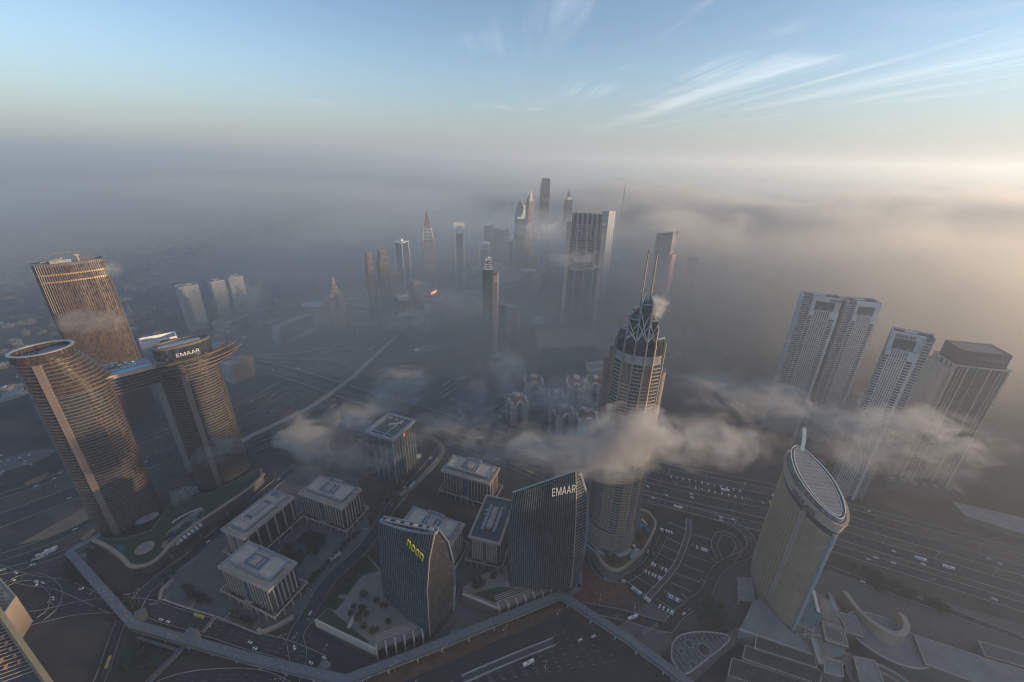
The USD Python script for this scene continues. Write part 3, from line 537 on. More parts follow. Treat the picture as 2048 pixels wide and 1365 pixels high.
# podium garden of the twin towers
def hotel_podium():
    pts = xy((186, 1078), (205, 1090), (240, 1114), (258, 1131), (290, 1131), (318, 1115), (337, 1092), (355, 1076), (400, 1042), (450, 1010), (500, 975), (525, 950), (523, 935), (500, 945), (420, 985), (345, 1000), (300, 1060), (250, 1075), z=14)
    t = thing('hotel_podium', 'curving terrace with pools at the feet of the joined round towers', 'terrace', (0, 0, 0))
    p = ccw(pts); part(t, 'terrace_slab', MB().prism(p, 0, 13.4), M['dark_concrete'])
    part(t, 'garden_bed', MB().prism(grow(p, -3.0), 13.4, 13.7), M['grass'])
    c = line(xy((186, 1080), (215, 1094), (245, 1116), (262, 1133), (292, 1131), (320, 1114), (340, 1090), (360, 1073), (405, 1040), (455, 1007), (505, 972), (528, 948), z=14), 5)
    b = MB(); ribbon(b, c, -2.2, 2.0, 13.5, 15.2); part(t, 'rim_wall', b, M['beige'])
    n = normals(c); L = np.r_[0, np.cumsum(np.linalg.norm(np.diff(c, axis=0), axis=1))]
    for s in np.linspace(L[-1] * .27, L[-1] * .43, 8):
        i = np.searchsorted(L, s); d = c[min(i + 1, len(c) - 1)] - c[i - 1]; ang = math.atan2(d[1], d[0]); b = MB(); b.box(-1.6, 1.6, -.4, .4, 3, 12.6)
        v, f = b.mesh(); k, m = math.cos(ang), math.sin(ang); q = c[i] - n[i] * 2.4 if True else 0
        part(t, 'opening', (np.c_[q[0] + v[:, 0] * k - v[:, 1] * m, q[1] + v[:, 0] * m + v[:, 1] * k, v[:, 2]], f), M['roof_dark'])
    part(t, 'swimming_pool', MB().prism(xy((334, 1087), (350, 1062), (378, 1040), (404, 1021), (406, 1030), (385, 1047), (362, 1066), (346, 1087), z=14.2), 14.0, 14.25), M['pool'])
    part(t, 'pool_deck', MB().prism(xy((322, 1093), (336, 1062), (368, 1038), (400, 1015), (410, 1018), (408, 1034), (386, 1052), (364, 1070), (349, 1092), (332, 1100), z=13.9), 13.7, 13.95), M['pale_paving'])
    part(t, 'swimming_pool', MB().prism(xy((222, 1101), (235, 1091), (250, 1090), (248, 1104), (240, 1112), z=14.2), 13.9, 14.2), M['pool'])
    cc = at(290, 1097, 16); a = np.arange(28) * 2 * np.pi / 28
    b = MB(); b.ring(np.c_[cc[0] + 9.4 * np.cos(a), cc[1] + 9.4 * np.sin(a)], np.c_[cc[0] + 4.6 * np.cos(a), cc[1] + 4.6 * np.sin(a)], 16, 17); part(t, 'ring_pergola', b, M['beige'])
    for k in range(20):
        q = k * 2 * np.pi / 20; d = np.array([math.cos(q), math.sin(q)]); part(t, 'pergola_beam', MB().bar((*(cc[:2] + d * 4.4), 17.3), (*(cc[:2] + d * 9.8), 17.3), .5), M['stone'])
    part(t, 'pavilion', MB().cyl(cc[0], cc[1], 13.7, 17.5, 4.2, n=20), M['plant'])
    for k, s in enumerate(np.linspace(.5, .62, 7)):
        i = int(len(c) * s); q = c[i] - n[i] * -1.0
        part(t, 'cabana', MB().bar((*(c[i] - n[i] * 6.5), 11), (*(c[i] - n[i] * 2.5), 13.6), 3.4, .4), M['white_wall'])
    r = random.Random(2)
    for k in range(26):
        q = at(345 + k * 2.3 + r.uniform(-.5, .5), 1042 - k * 1.1 + (k - 13) ** 2 * .02, 14.2); furnish('sun_lounger', (q[0], q[1], 14.0), 40, 'white sun lounger along the curving pool of the terrace garden', 'loungers on the terrace garden')
    part(t, 'glass_hall', MB().prism(xy((337, 985), (392, 968), (398, 985), (345, 1010), z=20), 13.4, 21), M['grey_glass'])
hotel_podium()

# ================================================================== dark bronze tower with the roof crane
def bronze_tower():
    z1 = 294.0; W, V = np.array([.672, .74]), np.array([-.74, .672]); c = at(138, 528, z1)[:2] + V * 15
    t = thing('bronze_tower', 'tall bronze glass tower catching the sun, its top floors glowing', 'tower', (*c, 0), math.degrees(math.atan2(W[1], W[0])))
    p = np.vstack([[(-39, -9), (-34, -15), (-20, -18.5), (0, -19.5), (22, -18), (37, -14), (40, -8)], [(40, 17), (-41, 17)]])
    p = np.array(p, float); f = lambda k: np.c_[p * k, np.zeros(len(p))]
    loops = [np.c_[p * s, np.full(len(p), z)] for z, s in ((0, .98), (120, 1.03), (220, 1.03), (z1, 1.0))]
    part(t, 'glass_wall', MB().loft(loops), M['mirror_bronze'])
    # vertical ribs all along the front
    e = line(p[:7], 2.6)
    for q, nn in zip(e, normals(e)):
        a = q - nn * .25; b = MB()
        for (z0, s0), (z2, s1) in (((0, .98), (120, 1.03)), ((120, 1.03), (220, 1.03)), ((220, 1.03), (z1 + 1.5, 1.0))): b.bar((*(a * s0), z0), (*(a * s1), z2), .55, .9)
        part(t, 'rib', b, M['bronze'])
    for z in (268, 279):
        b = MB(); pr = p[:7] * 1.012; ribbon(b, line(pr, 4), -.1, .5, z, z + 2.4); part(t, 'floor_band', b, M['gold'])
    part(t, 'parapet', MB().ring(grow(p, .4), grow(p, -1), z1 - 1.5, z1 + 2), M['bronze']); part(t, 'roof', MB().prism(grow(p, -1), z1, z1 + .3), M['roof_grey'])
    part(t, 'plant_room', MB().box(-20, 4, -3, 9, z1, z1 + 5), M['plant'])
    x = 12.0
    rc = part(t, 'roof_crane', MB().cyl(x, 2, z1, z1 + 8, 1.8, 1.2).box(x - 2.5, x + 2.5, 0, 4, z1 + 8, z1 + 11), M['beige_dark'])
    part(rc, 'crane_jib', MB().bar((x - 27, 2, z1 + 16), (x + 8, 2, z1 + 14), 1.3).bar((x, 2, z1 + 10), (x - 3, 2, z1 + 15), 1.2).bar((x - 27, 2, z1 + 12.5), (x - 27, 2, z1 + 16), .5), M['bronze'])
    part(t, 'lying_jib', MB().bar((-30, 1, z1 + 3), (-6, 1, z1 + 6), .9).bar((-12, 1, z1 + 2), (-5, 1, z1 + 8), 1.6).bar((-29, 4, z1 + 2), (-8, 4, z1 + 7), .5), M['beige_dark'])
bronze_tower()

# ================================================================== the square of low stone blocks
def stone_block(label, corner_px, h, rot, w, d, roof='terrace', sign=None, group='stone office blocks around the square'):
    c0 = at(*corner_px, h); k, m = math.cos(math.radians(rot)), math.sin(math.radians(rot))
    c = np.array([c0[0] - (w / 2) * k - (d / 2) * m, c0[1] - (w / 2) * m + (d / 2) * k])     # corner_px is the near right corner of the cornice
    t = thing('office_block', label, 'office block', (*c, 0), rot, group)
    w, d = w - 4, d - 4; p = rect(w, d); hb = h - 3
    part(t, 'glass_wall', MB().prism(p, 0, hb), M['glass'])
    for i in range(4):
        a, b = p[i], p[(i + 1) % 4]; L = np.hypot(*(b - a))
        if i % 2 == 0:
            for u0, u1 in ((3, L * .43), (L * .57, L - 3)):
                for q in np.linspace(u0, u1, 7): part(t, 'pier', MB().wbox(a, b, q - .6, q + .6, -.2, 1.0, 9, hb), M['stone'])
            part(t, 'bay_glass', MB().wbox(a, b, L * .445, L * .555, -.1, .35, 4, hb - 1), M['blue_glass'])
            part(t, 'portal', MB().wbox(a, b, L * .42, L * .58, 2, 6.2, 9.4, 10.8).wbox(a, b, L * .42, L * .44, 4.5, 6, 0, 9.4).wbox(a, b, L * .56, L * .58, 4.5, 6, 0, 9.4), M['stone'])
        else:
            for q in np.linspace(4, L - 4, 6): part(t, 'pier', MB().wbox(a, b, q - .75, q + .75, -.2, 1.0, 9, hb), M['stone'])
        for z in np.arange(13, hb - 2, 4.1): part(t, 'floor_edge', MB().wbox(a, b, .4, L - .4, -.1, .22, z, z + .5), M['dark_concrete'])
    o, q = grow(p, 6), grow(p, 4.4)
    part(t, 'arcade_beam', MB().ring(o, q, 9.2, 10.6), M['stone'])
    part(t, 'arcade_roof', MB().ring(grow(p, 1.2), grow(p, .2), 9.2, 9.8), M['dark_concrete'])
    for i in range(4):
        a, b = o[i], o[(i + 1) % 4]; L = np.hypot(*(b - a))
        for u in np.linspace(.8, L - .8, 7 if i % 2 == 0 else 5): part(t, 'column', MB().wbox(a, b, u - .6, u + .6, -1.4, -.2, 0, 9.2), M['stone'])
        for u in np.linspace(4, L - 4, 9 if i % 2 == 0 else 5): part(t, 'arcade_rib', MB().wbox(a, b, u - .2, u + .2, -6.2, -1.6, 9.7, 10.1), M['stone'])
    part(t, 'cornice', MB().ring(grow(p, 2.1), grow(p, -.5), hb, h), M['stone'])
    rf = part(t, 'roof', MB().prism(grow(p, -.5), hb, h - 1.2), M['roof' if roof != 'green' else 'roof_dark'])
    zz = h - 1.2
    if roof == 'terrace':      # a set-back top floor
        q = grow(p, -5.5); q[:, 1] += 1.5
        part(t, 'top_floor', MB().prism(q, zz, zz + 3.6), M['dark_concrete']); rf = part(t, 'top_roof', MB().prism(grow(q, 1.6), zz + 3.6, zz + 4.8), M['roof'])
        part(t, 'top_parapet', MB().ring(grow(q, 1.9), grow(q, .6), zz + 4.3, zz + 5.8), M['blue_grey']); zz += 4.8
        for u in np.linspace(-w * .38, w * .38, 10): part(t, 'terrace_post', MB().box(u - .2, u + .2, q[0][1] - 1.4, q[0][1] - 1, hb + 2, zz - 1), M['stone'])
        part(t, 'roof_unit', MB().box(w * .38, w * .46, d * .22, d * .38, h - 1.2, h + 1.2), M['white_wall'])
    if roof != 'green':
        part(rf, 'light_well_rim', MB().ring(rect(w * .34, d * .46), rect(w * .30, d * .40), zz, zz + 1.5), M['blue_grey'])
        part(rf, 'light_well', MB().prism(rect(w * .30, d * .40), zz, zz + .25), M['roof_dark'])
        part(rf, 'skylight', MB().prism(rect(w * .12, d * .32), zz + .2, zz + 3.2), M['stone'])
        for s in (-1, 1): part(rf, 'skylight_wing', MB().box(s * w * .105 - 1.6, s * w * .105 + 1.6, -d * .17, d * .17, zz + .2, zz + 1.9), M['blue_grey'])
        part(rf, 'screen_wall', MB().box(-w * .16, w * .16, d * .40, d * .43, zz, zz + 5).box(-w * .16, -w * .13, d * .33, d * .40, zz, zz + 5).box(w * .13, w * .16, d * .33, d * .40, zz, zz + 5), M['blue_grey'])
        for s in np.linspace(-.4, .4, 5): part(rf, 'roof_hatch', MB().box(w * s - .7, w * s + .7, -d * .3, -d * .27, zz, zz + .9), M['plant'])
    else:
        part(t, 'roof_unit', MB().box(-w * .1, w * .1, -d * .25, d * .25, zz, zz + 2.6), M['stone'])
        for s in (-1, 1): part(t, 'roof_unit', MB().box(s * w * .2 - 2, s * w * .2 + 2, -d * .3, d * .3, zz, zz + 1.6), M['blue_grey'])
        for k in range(8): part(rf, 'white_seat', MB().box(-w * .35 + (k % 4) * 2.2, -w * .35 + (k % 4) * 2.2 + 1, d * (.15 - .1 * (k // 4)), d * (.15 - .1 * (k // 4)) + 1, zz, zz + .8), M['white'])
        if sign: text(t, sign, 3.6, (w * .27, d * .34, zz + .2), (.35, -1, 0), (0, 0, 1), M['letter_white'])
    return t
stone_block('nearest low stone block, its top floor set back behind a terrace', (535.9, 1183.3), 45, -21, 74.5, 37)
stone_block('long low stone block nearest the curving pool terrace', (486, 1079.5), 45, -21.5, 38, 73)
stone_block('wide low stone block at the far corner of the square', (684.6, 1018), 45, -20, 73, 38)
stone_block('low stone block whose roof shows right behind the dark curved tower with yellow letters', (902, 1094), 45, -21, 74, 36)
stone_block('low block with a dark roof garden and small white roof letters', (1000.6, 1089), 45, -14, 40, 71, 'green', 'dncc')
stone_block('low stone block half lost in mist behind the roof garden block', (979.5, 969.6), 45, -20.5, 77, 37)

# square office tower with a sunk roof, behind the square
def square_tower():
    h = 82.0; a, b = at(732.3, 862.3, h), at(784.4, 878.4, h); rot, w = frame_of(a, b); d = 52.0; L = to_world(a, rot); c = L(w / 2, d / 2)
    t = thing('bank_tower', 'square grey office tower with a sunken roof in the mist', 'tower', (*c, 0), rot); p = rect(w, d)
    part(t, 'glass_wall', MB().prism(p, 0, h - 2), M['green_glass'])
    for i in range(4):
        A, B = p[i], p[(i + 1) % 4]; q = np.hypot(*(B - A))
        for u in ([0.6, q * .25, q * .5, q * .72, q - .6] if i % 2 == 0 else list(np.linspace(.6, q - .6, 9))): part(t, 'pier', MB().wbox(A, B, u - .5, u + .5, -.1, .8, 0, h - 4), M['blue_grey'])
        for z in np.arange(6, h - 5, 4): part(t, 'floor_edge', MB().wbox(A, B, .4, q - .4, -.1, .25, z, z + .7), M['dark_concrete'])
    part(t, 'cornice', MB().ring(grow(p, 2.2), grow(p, -2), h - 4, h), M['blue_grey']); rf = part(t, 'roof', MB().prism(grow(p, -2), h - 4, h - 3), M['roof_dark'])
    part(rf, 'roof_beam', MB().box(-w / 2 + 3, -w / 2 + 5, -d / 2 + 3, d / 2 - 3, h - 3, h - 1), M['blue_grey']); part(rf, 'roof_beam', MB().box(w * .1, w * .14, -d / 2 + 3, d / 2 - 16, h - 3, h - 1), M['blue_grey'])
    part(rf, 'roof_beam', MB().box(-w / 2 + 5, w / 2 - 3, -d / 2 + 7, -d / 2 + 9, h - 3, h - 1), M['blue_grey'])
    for x, y in ((-w * .28, d * .34), (-w * .05, d * .36), (w * .17, d * .36)): part(rf, 'roof_fan', MB().cyl(x, y, h - 3, h - .6, 3.2, n=16), M['plant'])
    for k in range(4): part(t, 'roof_unit', MB().box(-w * .1 + k * 4, -w * .1 + k * 4 + 3, d * (.04 + .06 * k), d * (.04 + .06 * k) + 4, h - 3, h - .5), M['white_wall'])
    part(t, 'red_logo', MB().box(w / 2 + .9, w / 2 + 1.3, d * .02, d * .13, h - 12, h - 6), M['car_red'])
    part(t, 'white_logo', MB().box(w / 2 + .9, w / 2 + 1.35, -d * .05, d * .01, h - 12, h - 6), M['white'])
square_tower()
def louvre_hall():
    p = ccw(xy((665, 851), (742.6, 870), (745, 838), (703, 822), z=20)); t = thing('louvre_roof_hall', 'low hall with a finely slatted roof beside the square grey tower', 'hall', (0, 0, 0))
    part(t, 'wall', MB().prism(p, 0, 19), M['dark_concrete'])
    a, b, c_, d = at(665, 851, 20), at(742.6, 870, 20), at(745, 838, 20), at(703, 822, 20)
    for f in np.linspace(.02, .98, 30): part(t, 'roof_slat', MB().bar((a + (d - a) * f)[:3], (b + (c_ - b) * f)[:3], .9, 1.0), M['blue_grey'])
louvre_hall()

# ================================================================== the two dark curved towers
def curved_tower(name, label, A, B, C, zs, nfin, glass, back):
    """A, B, C: the left front, right front and right back edges as lists of points from bottom to top."""
    A, B, C = [np.array(q) for q in (A, B, C)]; o = A.mean(0) * .5 + B.mean(0) * .5; o[2] = 0
    t = thing(name, label, 'tower', o); A, B, C = A - o, B - o, C - o; D = A + (C - B)
    nf = 13; loops = []
    for k in range(len(A)):
        u = np.linspace(0, 1, nf)[:, None]; n = np.array([B[k][1] - A[k][1], -(B[k][0] - A[k][0])]); n = n / np.linalg.norm(n)
        fr = A[k] * (1 - u) + B[k] * u; fr[:, :2] += n * (3.2 * np.sin(np.pi * u))
        loops.append(np.vstack([fr, C[k][None], D[k][None]]))
    def at_u(k, u):
        n = np.array([B[k][1] - A[k][1], -(B[k][0] - A[k][0])]); n = n / np.linalg.norm(n); q = A[k] * (1 - u) + B[k] * u; q[:2] += n * (3.2 * math.sin(math.pi * u) + .35); return q
    part(t, 'glass_wall', MB().loft(loops), M[glass])
    for u in np.linspace(0.01, .99, nfin):
        b = MB()
        for k in range(len(A) - 1): b.bar(at_u(k, u), at_u(k + 1, u) + (0, 0, 1.2 * (k == len(A) - 2)), .34, .6)
        part(t, 'fin', b, M['fin_metal'])
    b = MB()
    for k in range(len(A) - 1): b.bar(B[k], B[k + 1], .7, .7)
    part(t, 'edge_trim', b, M['stone'])
    b = MB(); Cn = C + (C - B) / np.linalg.norm(C - B, axis=1, keepdims=True) * .2
    for k in range(len(A) - 1): b.bar(Cn[k], Cn[k + 1], 3.6, 1.6)
    part(t, 'arch_rib', b, M['fin_metal'])
    # slanting floor lines on the narrow side
    b = MB()
    for f in np.linspace(.03, .97, 34):
        s = f * (len(A) - 1); k = min(int(s), len(A) - 2); q = s - k; e = min(f + .05, .995) * (len(A) - 1); k2 = min(int(e), len(A) - 2); q2 = e - k2
        p0 = B[k] * (1 - q) + B[k + 1] * q; p1 = C[k2] * (1 - q2) + C[k2 + 1] * q2; out = np.array([(p1 - p0)[1], -(p1 - p0)[0], 0]); out /= np.linalg.norm(out); bb = MB(); bb.bar(p0 + out * .15, p1 + out * .15, .4, .5); part(t, 'side_slat', bb, M[back])
    top = loops[-1]
    part(t, 'roof_parapet', MB().ring(grow(ccw(top[:, :2]), .5), grow(ccw(top[:, :2]), -.8), top[:, 2].min() - .5, top[:, 2].min() + 1.6), M['blue_grey']) if np.ptp(top[:, 2]) < 3 else None
    return t, A, B, C, D, loops, at_u, o
def edge(px, r, n): 
    px = np.array(px, float); s = np.linspace(0, 1, len(px)); q = np.linspace(0, 1, n); x = np.interp(q, s, px[:, 0]); y = np.interp(q, s, px[:, 1])
    return [col(a, b, r[0] + (r[1] - r[0]) * f) for a, b, f in zip(x, y, q)]
t, A, B, C, D, loops, at_u, o = curved_tower('curved_tower', 'dark curved glass tower with yellow letters near its top',
    edge([(769.7, 1208), (764, 1165), (759, 1110), (758.6, 1075), (759.8, 1042.7)], (338, 318), 9), edge([(861, 1283), (857.5, 1235), (854.7, 1180), (859, 1120), (870.6, 1065.5)], (281, 289), 9),
    edge([(906, 1228), (908.5, 1170), (905, 1122), (894.3, 1081), (877.5, 1058.6)], (305, 293), 9), None, 25, 'glass', 'bronze_dark')
b = MB()
zt = A[-1][2]
part(t, 'roof_rail', MB().bar(A[-1] + (0, 0, 2), B[-1] + (0, 0, 2), .6, 1.2), M['blue_grey']); part(t, 'roof_rail', MB().bar(D[-1] + (0, 0, 1.5), C[-1] + (0, 0, 1.5), .8, 2.2), M['blue_grey'])
for f in (.12, .3, .46, .62, .78, .9): q = A[-1] * (1 - f) + B[-1] * f; e = D[-1] * (1 - f) + C[-1] * f; part(t, 'roof_unit', MB().bar(q * .85 + e * .15 + (0, 0, 1), q * .2 + e * .8 + (0, 0, 1), 4.0, 2.0), M['stone' if f == .62 else 'plant'])
# yellow letters stepping down to the right along the facade
q0, q1 = at_u(7, .565), at_u(6, .90); xd = q1 - q0; kk = at_u(8, .6) - at_u(7, .6); nn = np.cross(xd, kk); nn /= np.linalg.norm(nn); nn = nn if nn[1] < 0 else -nn
tm = meshkit.text_mesh('noon', 9.5, .8, True); v = np.array(tm.vertices); wid = v[:, 0].max(); us = v[:, 0] / wid; yy = v[:, 1]
up1 = kk / np.linalg.norm(kk); pos = q0 + np.outer(us, xd) + np.outer(yy - 2, up1) + np.outer(v[:, 2] + .9, nn)
part(t, 'sign_lettering', (pos, np.array(tm.faces)), M['yellow'])

t, A, B, C, D, loops, at_u, o = curved_tower('curved_tower', 'dark curved glass tower with white letters below the drifting mist',
    edge([(1020.8, 1172), (1017.5, 1120), (1016.4, 1075), (1019, 1030), (1025, 987.4)], (326, 322), 9), edge([(1142, 1176), (1148, 1110), (1151.5, 1050), (1153, 995), (1151.5, 943.8)], (322, 342), 9),
    edge([(1152, 1168), (1167, 1105), (1174, 1050), (1175, 995), (1160, 947)], (338, 352), 9), None, 30, 'glass', 'plant')
b = MB(); part(t, 'roof_rail', MB().bar(A[-1] + (0, 0, 1.5), B[-1] + (0, 0, 1.5), .8, 1.6), M['blue_grey']); part(t, 'roof_rail', MB().bar(D[-1] + (0, 0, 2.5), C[-1] + (0, 0, 2.5), 1.0, 2.6), M['blue_grey'])
q0, q1 = at_u(7, .60), at_u(7, .985); xd = q1 - q0; xd = xd * [1, 1, 0]; kk = at_u(8, .7) - at_u(7, .7); nn = np.cross(xd, kk); nn /= np.linalg.norm(nn); nn = nn if nn[1] < 0 else -nn
L = np.linalg.norm(xd); tm = meshkit.text_mesh('EMAAR', 9.0, .7); v = np.array(tm.vertices); v[:, :2] *= [L / v[:, 0].max(), 1]
part(t, 'sign_lettering', (q0 + (0, 0, -1.0) + np.outer(v[:, 0] / L, xd) + np.outer(v[:, 1], kk / np.linalg.norm(kk)) + np.outer(v[:, 2] + 1.2, nn), np.array(tm.faces)), M['letter_white'])

# their stone podiums, each with frames along the street front
def podium(label, poly_px, wall_px, nframes, h=13.0, beds=()):
    p = ccw(xy(*poly_px, z=h)); t = thing('podium', label, 'podium', (0, 0, 0))
    part(t, 'base', MB().prism(p, 0, h), M['dark_concrete']); part(t, 'deck', MB().prism(grow(p, -1.2), h, h + .25), M['pale_paving'])
    a, b = at(*wall_px[0], h), at(*wall_px[1], h); d = b - a; n = np.array([d[1], -d[0], 0]); n /= np.linalg.norm(n)
    part(t, 'glass_front', MB().wbox(a, b, .5, np.linalg.norm(d) - .5, -.1, .3, .5, h - 1), M['glass'])
    for f in np.linspace(0.02, .98, nframes):
        q = np.linalg.norm(d) * f; part(t, 'frame', MB().wbox(a, b, q - .75, q + .75, -5.5, 2.2, h - .2, h + 1.3).wbox(a, b, q - .75, q + .75, .6, 2.2, 0, h - .2), M['pale_stone'])
    for k in range(4):
        part(t, 'deck_band', MB().wbox(a, b, 1, np.linalg.norm(d) - 1, -8.5 - k * 2.2, -7.6 - k * 2.2, h + .2, h + .5), M['stone'])
    if len(wall_px) > 2:
        c_ = at(*wall_px[2], h); part(t, 'white_wall', MB().wbox(c_, a, 0, np.linalg.norm(a - c_), -1.5, .4, h - (8 if nframes < 7 else 12), h + 1.6), M['pale_stone'])
    for px in beds: part(t, 'planting_bed', MB().prism(ccw(xy(*px, z=h)), h + .2, h + .45), M['grass'])
    return t
podium('stone podium with white frames at the foot of the yellow lettered tower', [(629, 1241), (645, 1225), (736, 1111), (765, 1140), (770, 1190), (850, 1262), (846, 1268), (751, 1301)], [(751, 1301), (847, 1267), (629.5, 1242)], 6,
       beds=[[(636, 1240), (655, 1218), (668, 1226), (738, 1285), (728, 1290)], [(650, 1215), (668, 1195), (690, 1200), (672, 1222)], [(672, 1188), (700, 1155), (725, 1150), (695, 1190)], [(705, 1148), (735, 1115), (758, 1142), (728, 1150)]])
podium('white walled podium with frames at the foot of the white lettered tower', [(925, 1191), (996, 1220), (1121, 1174), (1090, 1172), (1021, 1172), (1013, 1130), (960, 1150), (925, 1172)], [(996, 1219), (1120, 1173), (925, 1190)], 8, beds=[[(945, 1188), (990, 1207), (1055, 1180), (1000, 1174)]])
part(thing('roof_bench', 'long pale stone slab lying on the podium garden', 'slab', (0, 0, 0)), 'slab', MB().bar(at(697, 1256, 15), at(712, 1228, 15), 4, 1.5), M['pale_stone'])

# ================================================================== hotel with the oval roof
def oval_hotel():
    c = np.array([306.0, 330.0]); rot = 78.6
    t = thing('oval_roof_hotel', 'sand coloured hotel tower with a slanting pointed oval roof', 'hotel', (*c, 0), rot - 180)
    # local: x along the tower towards the camera end
    def leaf(a, b, n=72): return ell(0, 0, a, b, n, 0, 1.75)
    z0, z1 = 20.0, 149.0
    part(t, 'core_wall', MB().prism(leaf(50, 17.3), 0, z1), M['beige_dark'], smooth=40)
    e = leaf(51.2, 18.6, 96); inn = leaf(49.6, 17.0, 96)
    for z in np.arange(z0, z1 - 3, 3.3): part(t, 'balcony_band', MB().ring(e, inn, z, z + 1.25), M['beige'])
    q = leaf(51.0, 18.4, 132); nn = normals(np.vstack([q, q[:1]]))[:-1]
    for k in range(132):
        x = q[k][0]
        if x > 26 or k % 2: continue
        d = nn[k]; b = MB(); b.bar((*(q[k] - d * .0), z0 - 8), (*(q[k]), z1 - 6), 1.15, 1.15); part(t, 'pier', b, M['beige'])
    for s in (1, -1): part(t, 'end_fin', MB().wbox((s * 50, -1.1 * s), (s * 50, 1.1 * s), 0, 2.2, -3, 3.4, 12, z1 + 1), M['blue_grey'])
    for s in (-1, 1):
        for x0 in (24.5, 27): y = -s * 18.4 * (1 - abs(x0 / 51) ** 1.75) ** (1 / 1.75); part(t, 'pier', MB().bar((x0, y, z0), (x0, y, z1 + 2), 1.3), M['stone'])
    part(t, 'glass_band', MB().ring(leaf(50.4, 17.8), leaf(46, 14), z1 - 3, z1 + 5), M['glass'])
    cr_ = part(t, 'crown_ring', MB().loft([np.c_[leaf(53, 20), np.full(72, z1 + 5)], np.c_[leaf(54.5, 21), np.full(72, z1 + 14)]]), M['stone'], smooth=40)
    part(t, 'crown_lip', MB().ring(leaf(55.2, 21.6), leaf(52, 18.6), z1 + 13.6, z1 + 15), M['beige'])
    b = MB(); lo, hi = leaf(51, 18), leaf(49.5, 16.2)
    zt = lambda p: z1 + 21 - (p[:, 0]) * .055
    b.loft([np.c_[lo, np.full(72, z1 + 14)], np.c_[hi, zt(hi)]]); part(t, 'roof_drum', b, M['grey_glass'])
    def rim(a, b2, m, up_, name):
        o, i = leaf(a, b2), leaf(a - .7, b2 - .6); o3, i3 = np.c_[o, zt(o) + up_], np.c_[i, zt(i) + up_]; n = 72; k = np.arange(n); j = (k + 1) % n
        part(t, name, MB().add(np.vstack([o3, i3, o3 - (0, 0, .8), i3 - (0, 0, .8)]), np.vstack([np.c_[k, j, j + n, k + n], np.c_[k + 2 * n, j + 2 * n, j, k], np.c_[k + n, j + n, j + 3 * n, k + 3 * n]])), M[m])
    rim(49.9, 16.6, 'white', .9, 'roof_rim'); rim(46.5, 13.6, 'white', .5, 'roof_rim')
    i = leaf(49.2, 15.9); part(t, 'roof', MB().add(np.c_[i, zt(i) + .15], caps(i)), M['roof_dark'])
    i = leaf(45.7, 12.9); part(t, 'roof_panel', MB().add(np.c_[i, zt(i) + .35], caps(i)), M['roof_grey'])
    for x in np.linspace(-38, 40, 16):
        y = 12.6 * (1 - abs(x / 46) ** 1.75) ** (1 / 1.75); zz = z1 + 21 - x * .055 + .42; part(t, 'roof_seam', MB().bar((x, -y, zz), (x, y, zz), .25, .2), M['roof_dark'])
    # the bent mast blade at the far tip
    pts = [(-43, 3, z1 + 22), (-45, 3, z1 + 31), (-47.5, 3, z1 + 38), (-53, 3, z1 + 46)]
    b = MB()
    for a_, b_ in zip(pts[:-1], pts[1:]): b.bar(a_, b_, 3.4, 1.6)
    part(t, 'mast_blade', b, M['white'])
    tm = meshkit.text_mesh('EMAAR', 5.6, .5, True); v = np.array(tm.vertices); v[:, 0] *= 1.15; wd = v[:, 0].max()
    # letters on the crown ring, on the side of the camera
    xs = 8 + v[:, 0]; y = -21.0 * (1 - np.abs(xs / 54.5) ** 1.75) ** (1 / 1.75) - .2 - v[:, 2]
    part(cr_, 'sign_lettering', (np.c_[xs, y, z1 + 6.6 + v[:, 1]], np.array(tm.faces)), M['letter_dark'])
oval_hotel()
def hotel_deck():
    t = thing('hotel_deck', 'pale roof deck with a blue pool at the foot of the oval roofed hotel', 'roof deck', (0, 0, 0))
    part(t, 'deck_slab', MB().prism(ccw(xy((1478, 1262), (1505, 1205), (1520, 1196), (1590, 1268), (1597, 1235), (1625, 1180), (1660, 1200), (1690, 1262), (1690, 1310), (1640, 1320), (1500, 1272), z=18)), 0, 17.5), M['roof_grey'])
    part(t, 'swimming_pool', MB().prism(ccw(xy((1600, 1232), (1617, 1206), (1634, 1197), (1652, 1243), (1632, 1252), (1602, 1244), z=18)), 17.5, 17.9), M['pool'])
    for k in range(9): q = at(1626 + k * 1.2, 1184 + k * 5, 18.3); furnish('parasol', (q[0], q[1], 17.5), 0, 'parasol in the row beside the blue pool of the oval roofed hotel', 'parasols by the hotel pool')
    part(t, 'timber_deck', MB().prism(ccw(xy((1638, 1200), (1650, 1198), (1660, 1240), (1648, 1240), z=18)), 17.5, 18.1), M['beige_dark'])
    for a_, b_ in (((1600, 1250), (1625, 1262)), ((1604, 1268), (1640, 1272)), ((1612, 1248), (1610, 1275)), ((1628, 1255), (1622, 1280))): part(t, 'trellis_beam', MB().bar(at(*a_, 20), at(*b_, 20), .9), M['stone'])
    part(t, 'rim_wall', MB().bar(at(1478, 1258, 18.5), at(1640, 1314, 18.5), 1, 2), M['white_wall'])
hotel_deck()

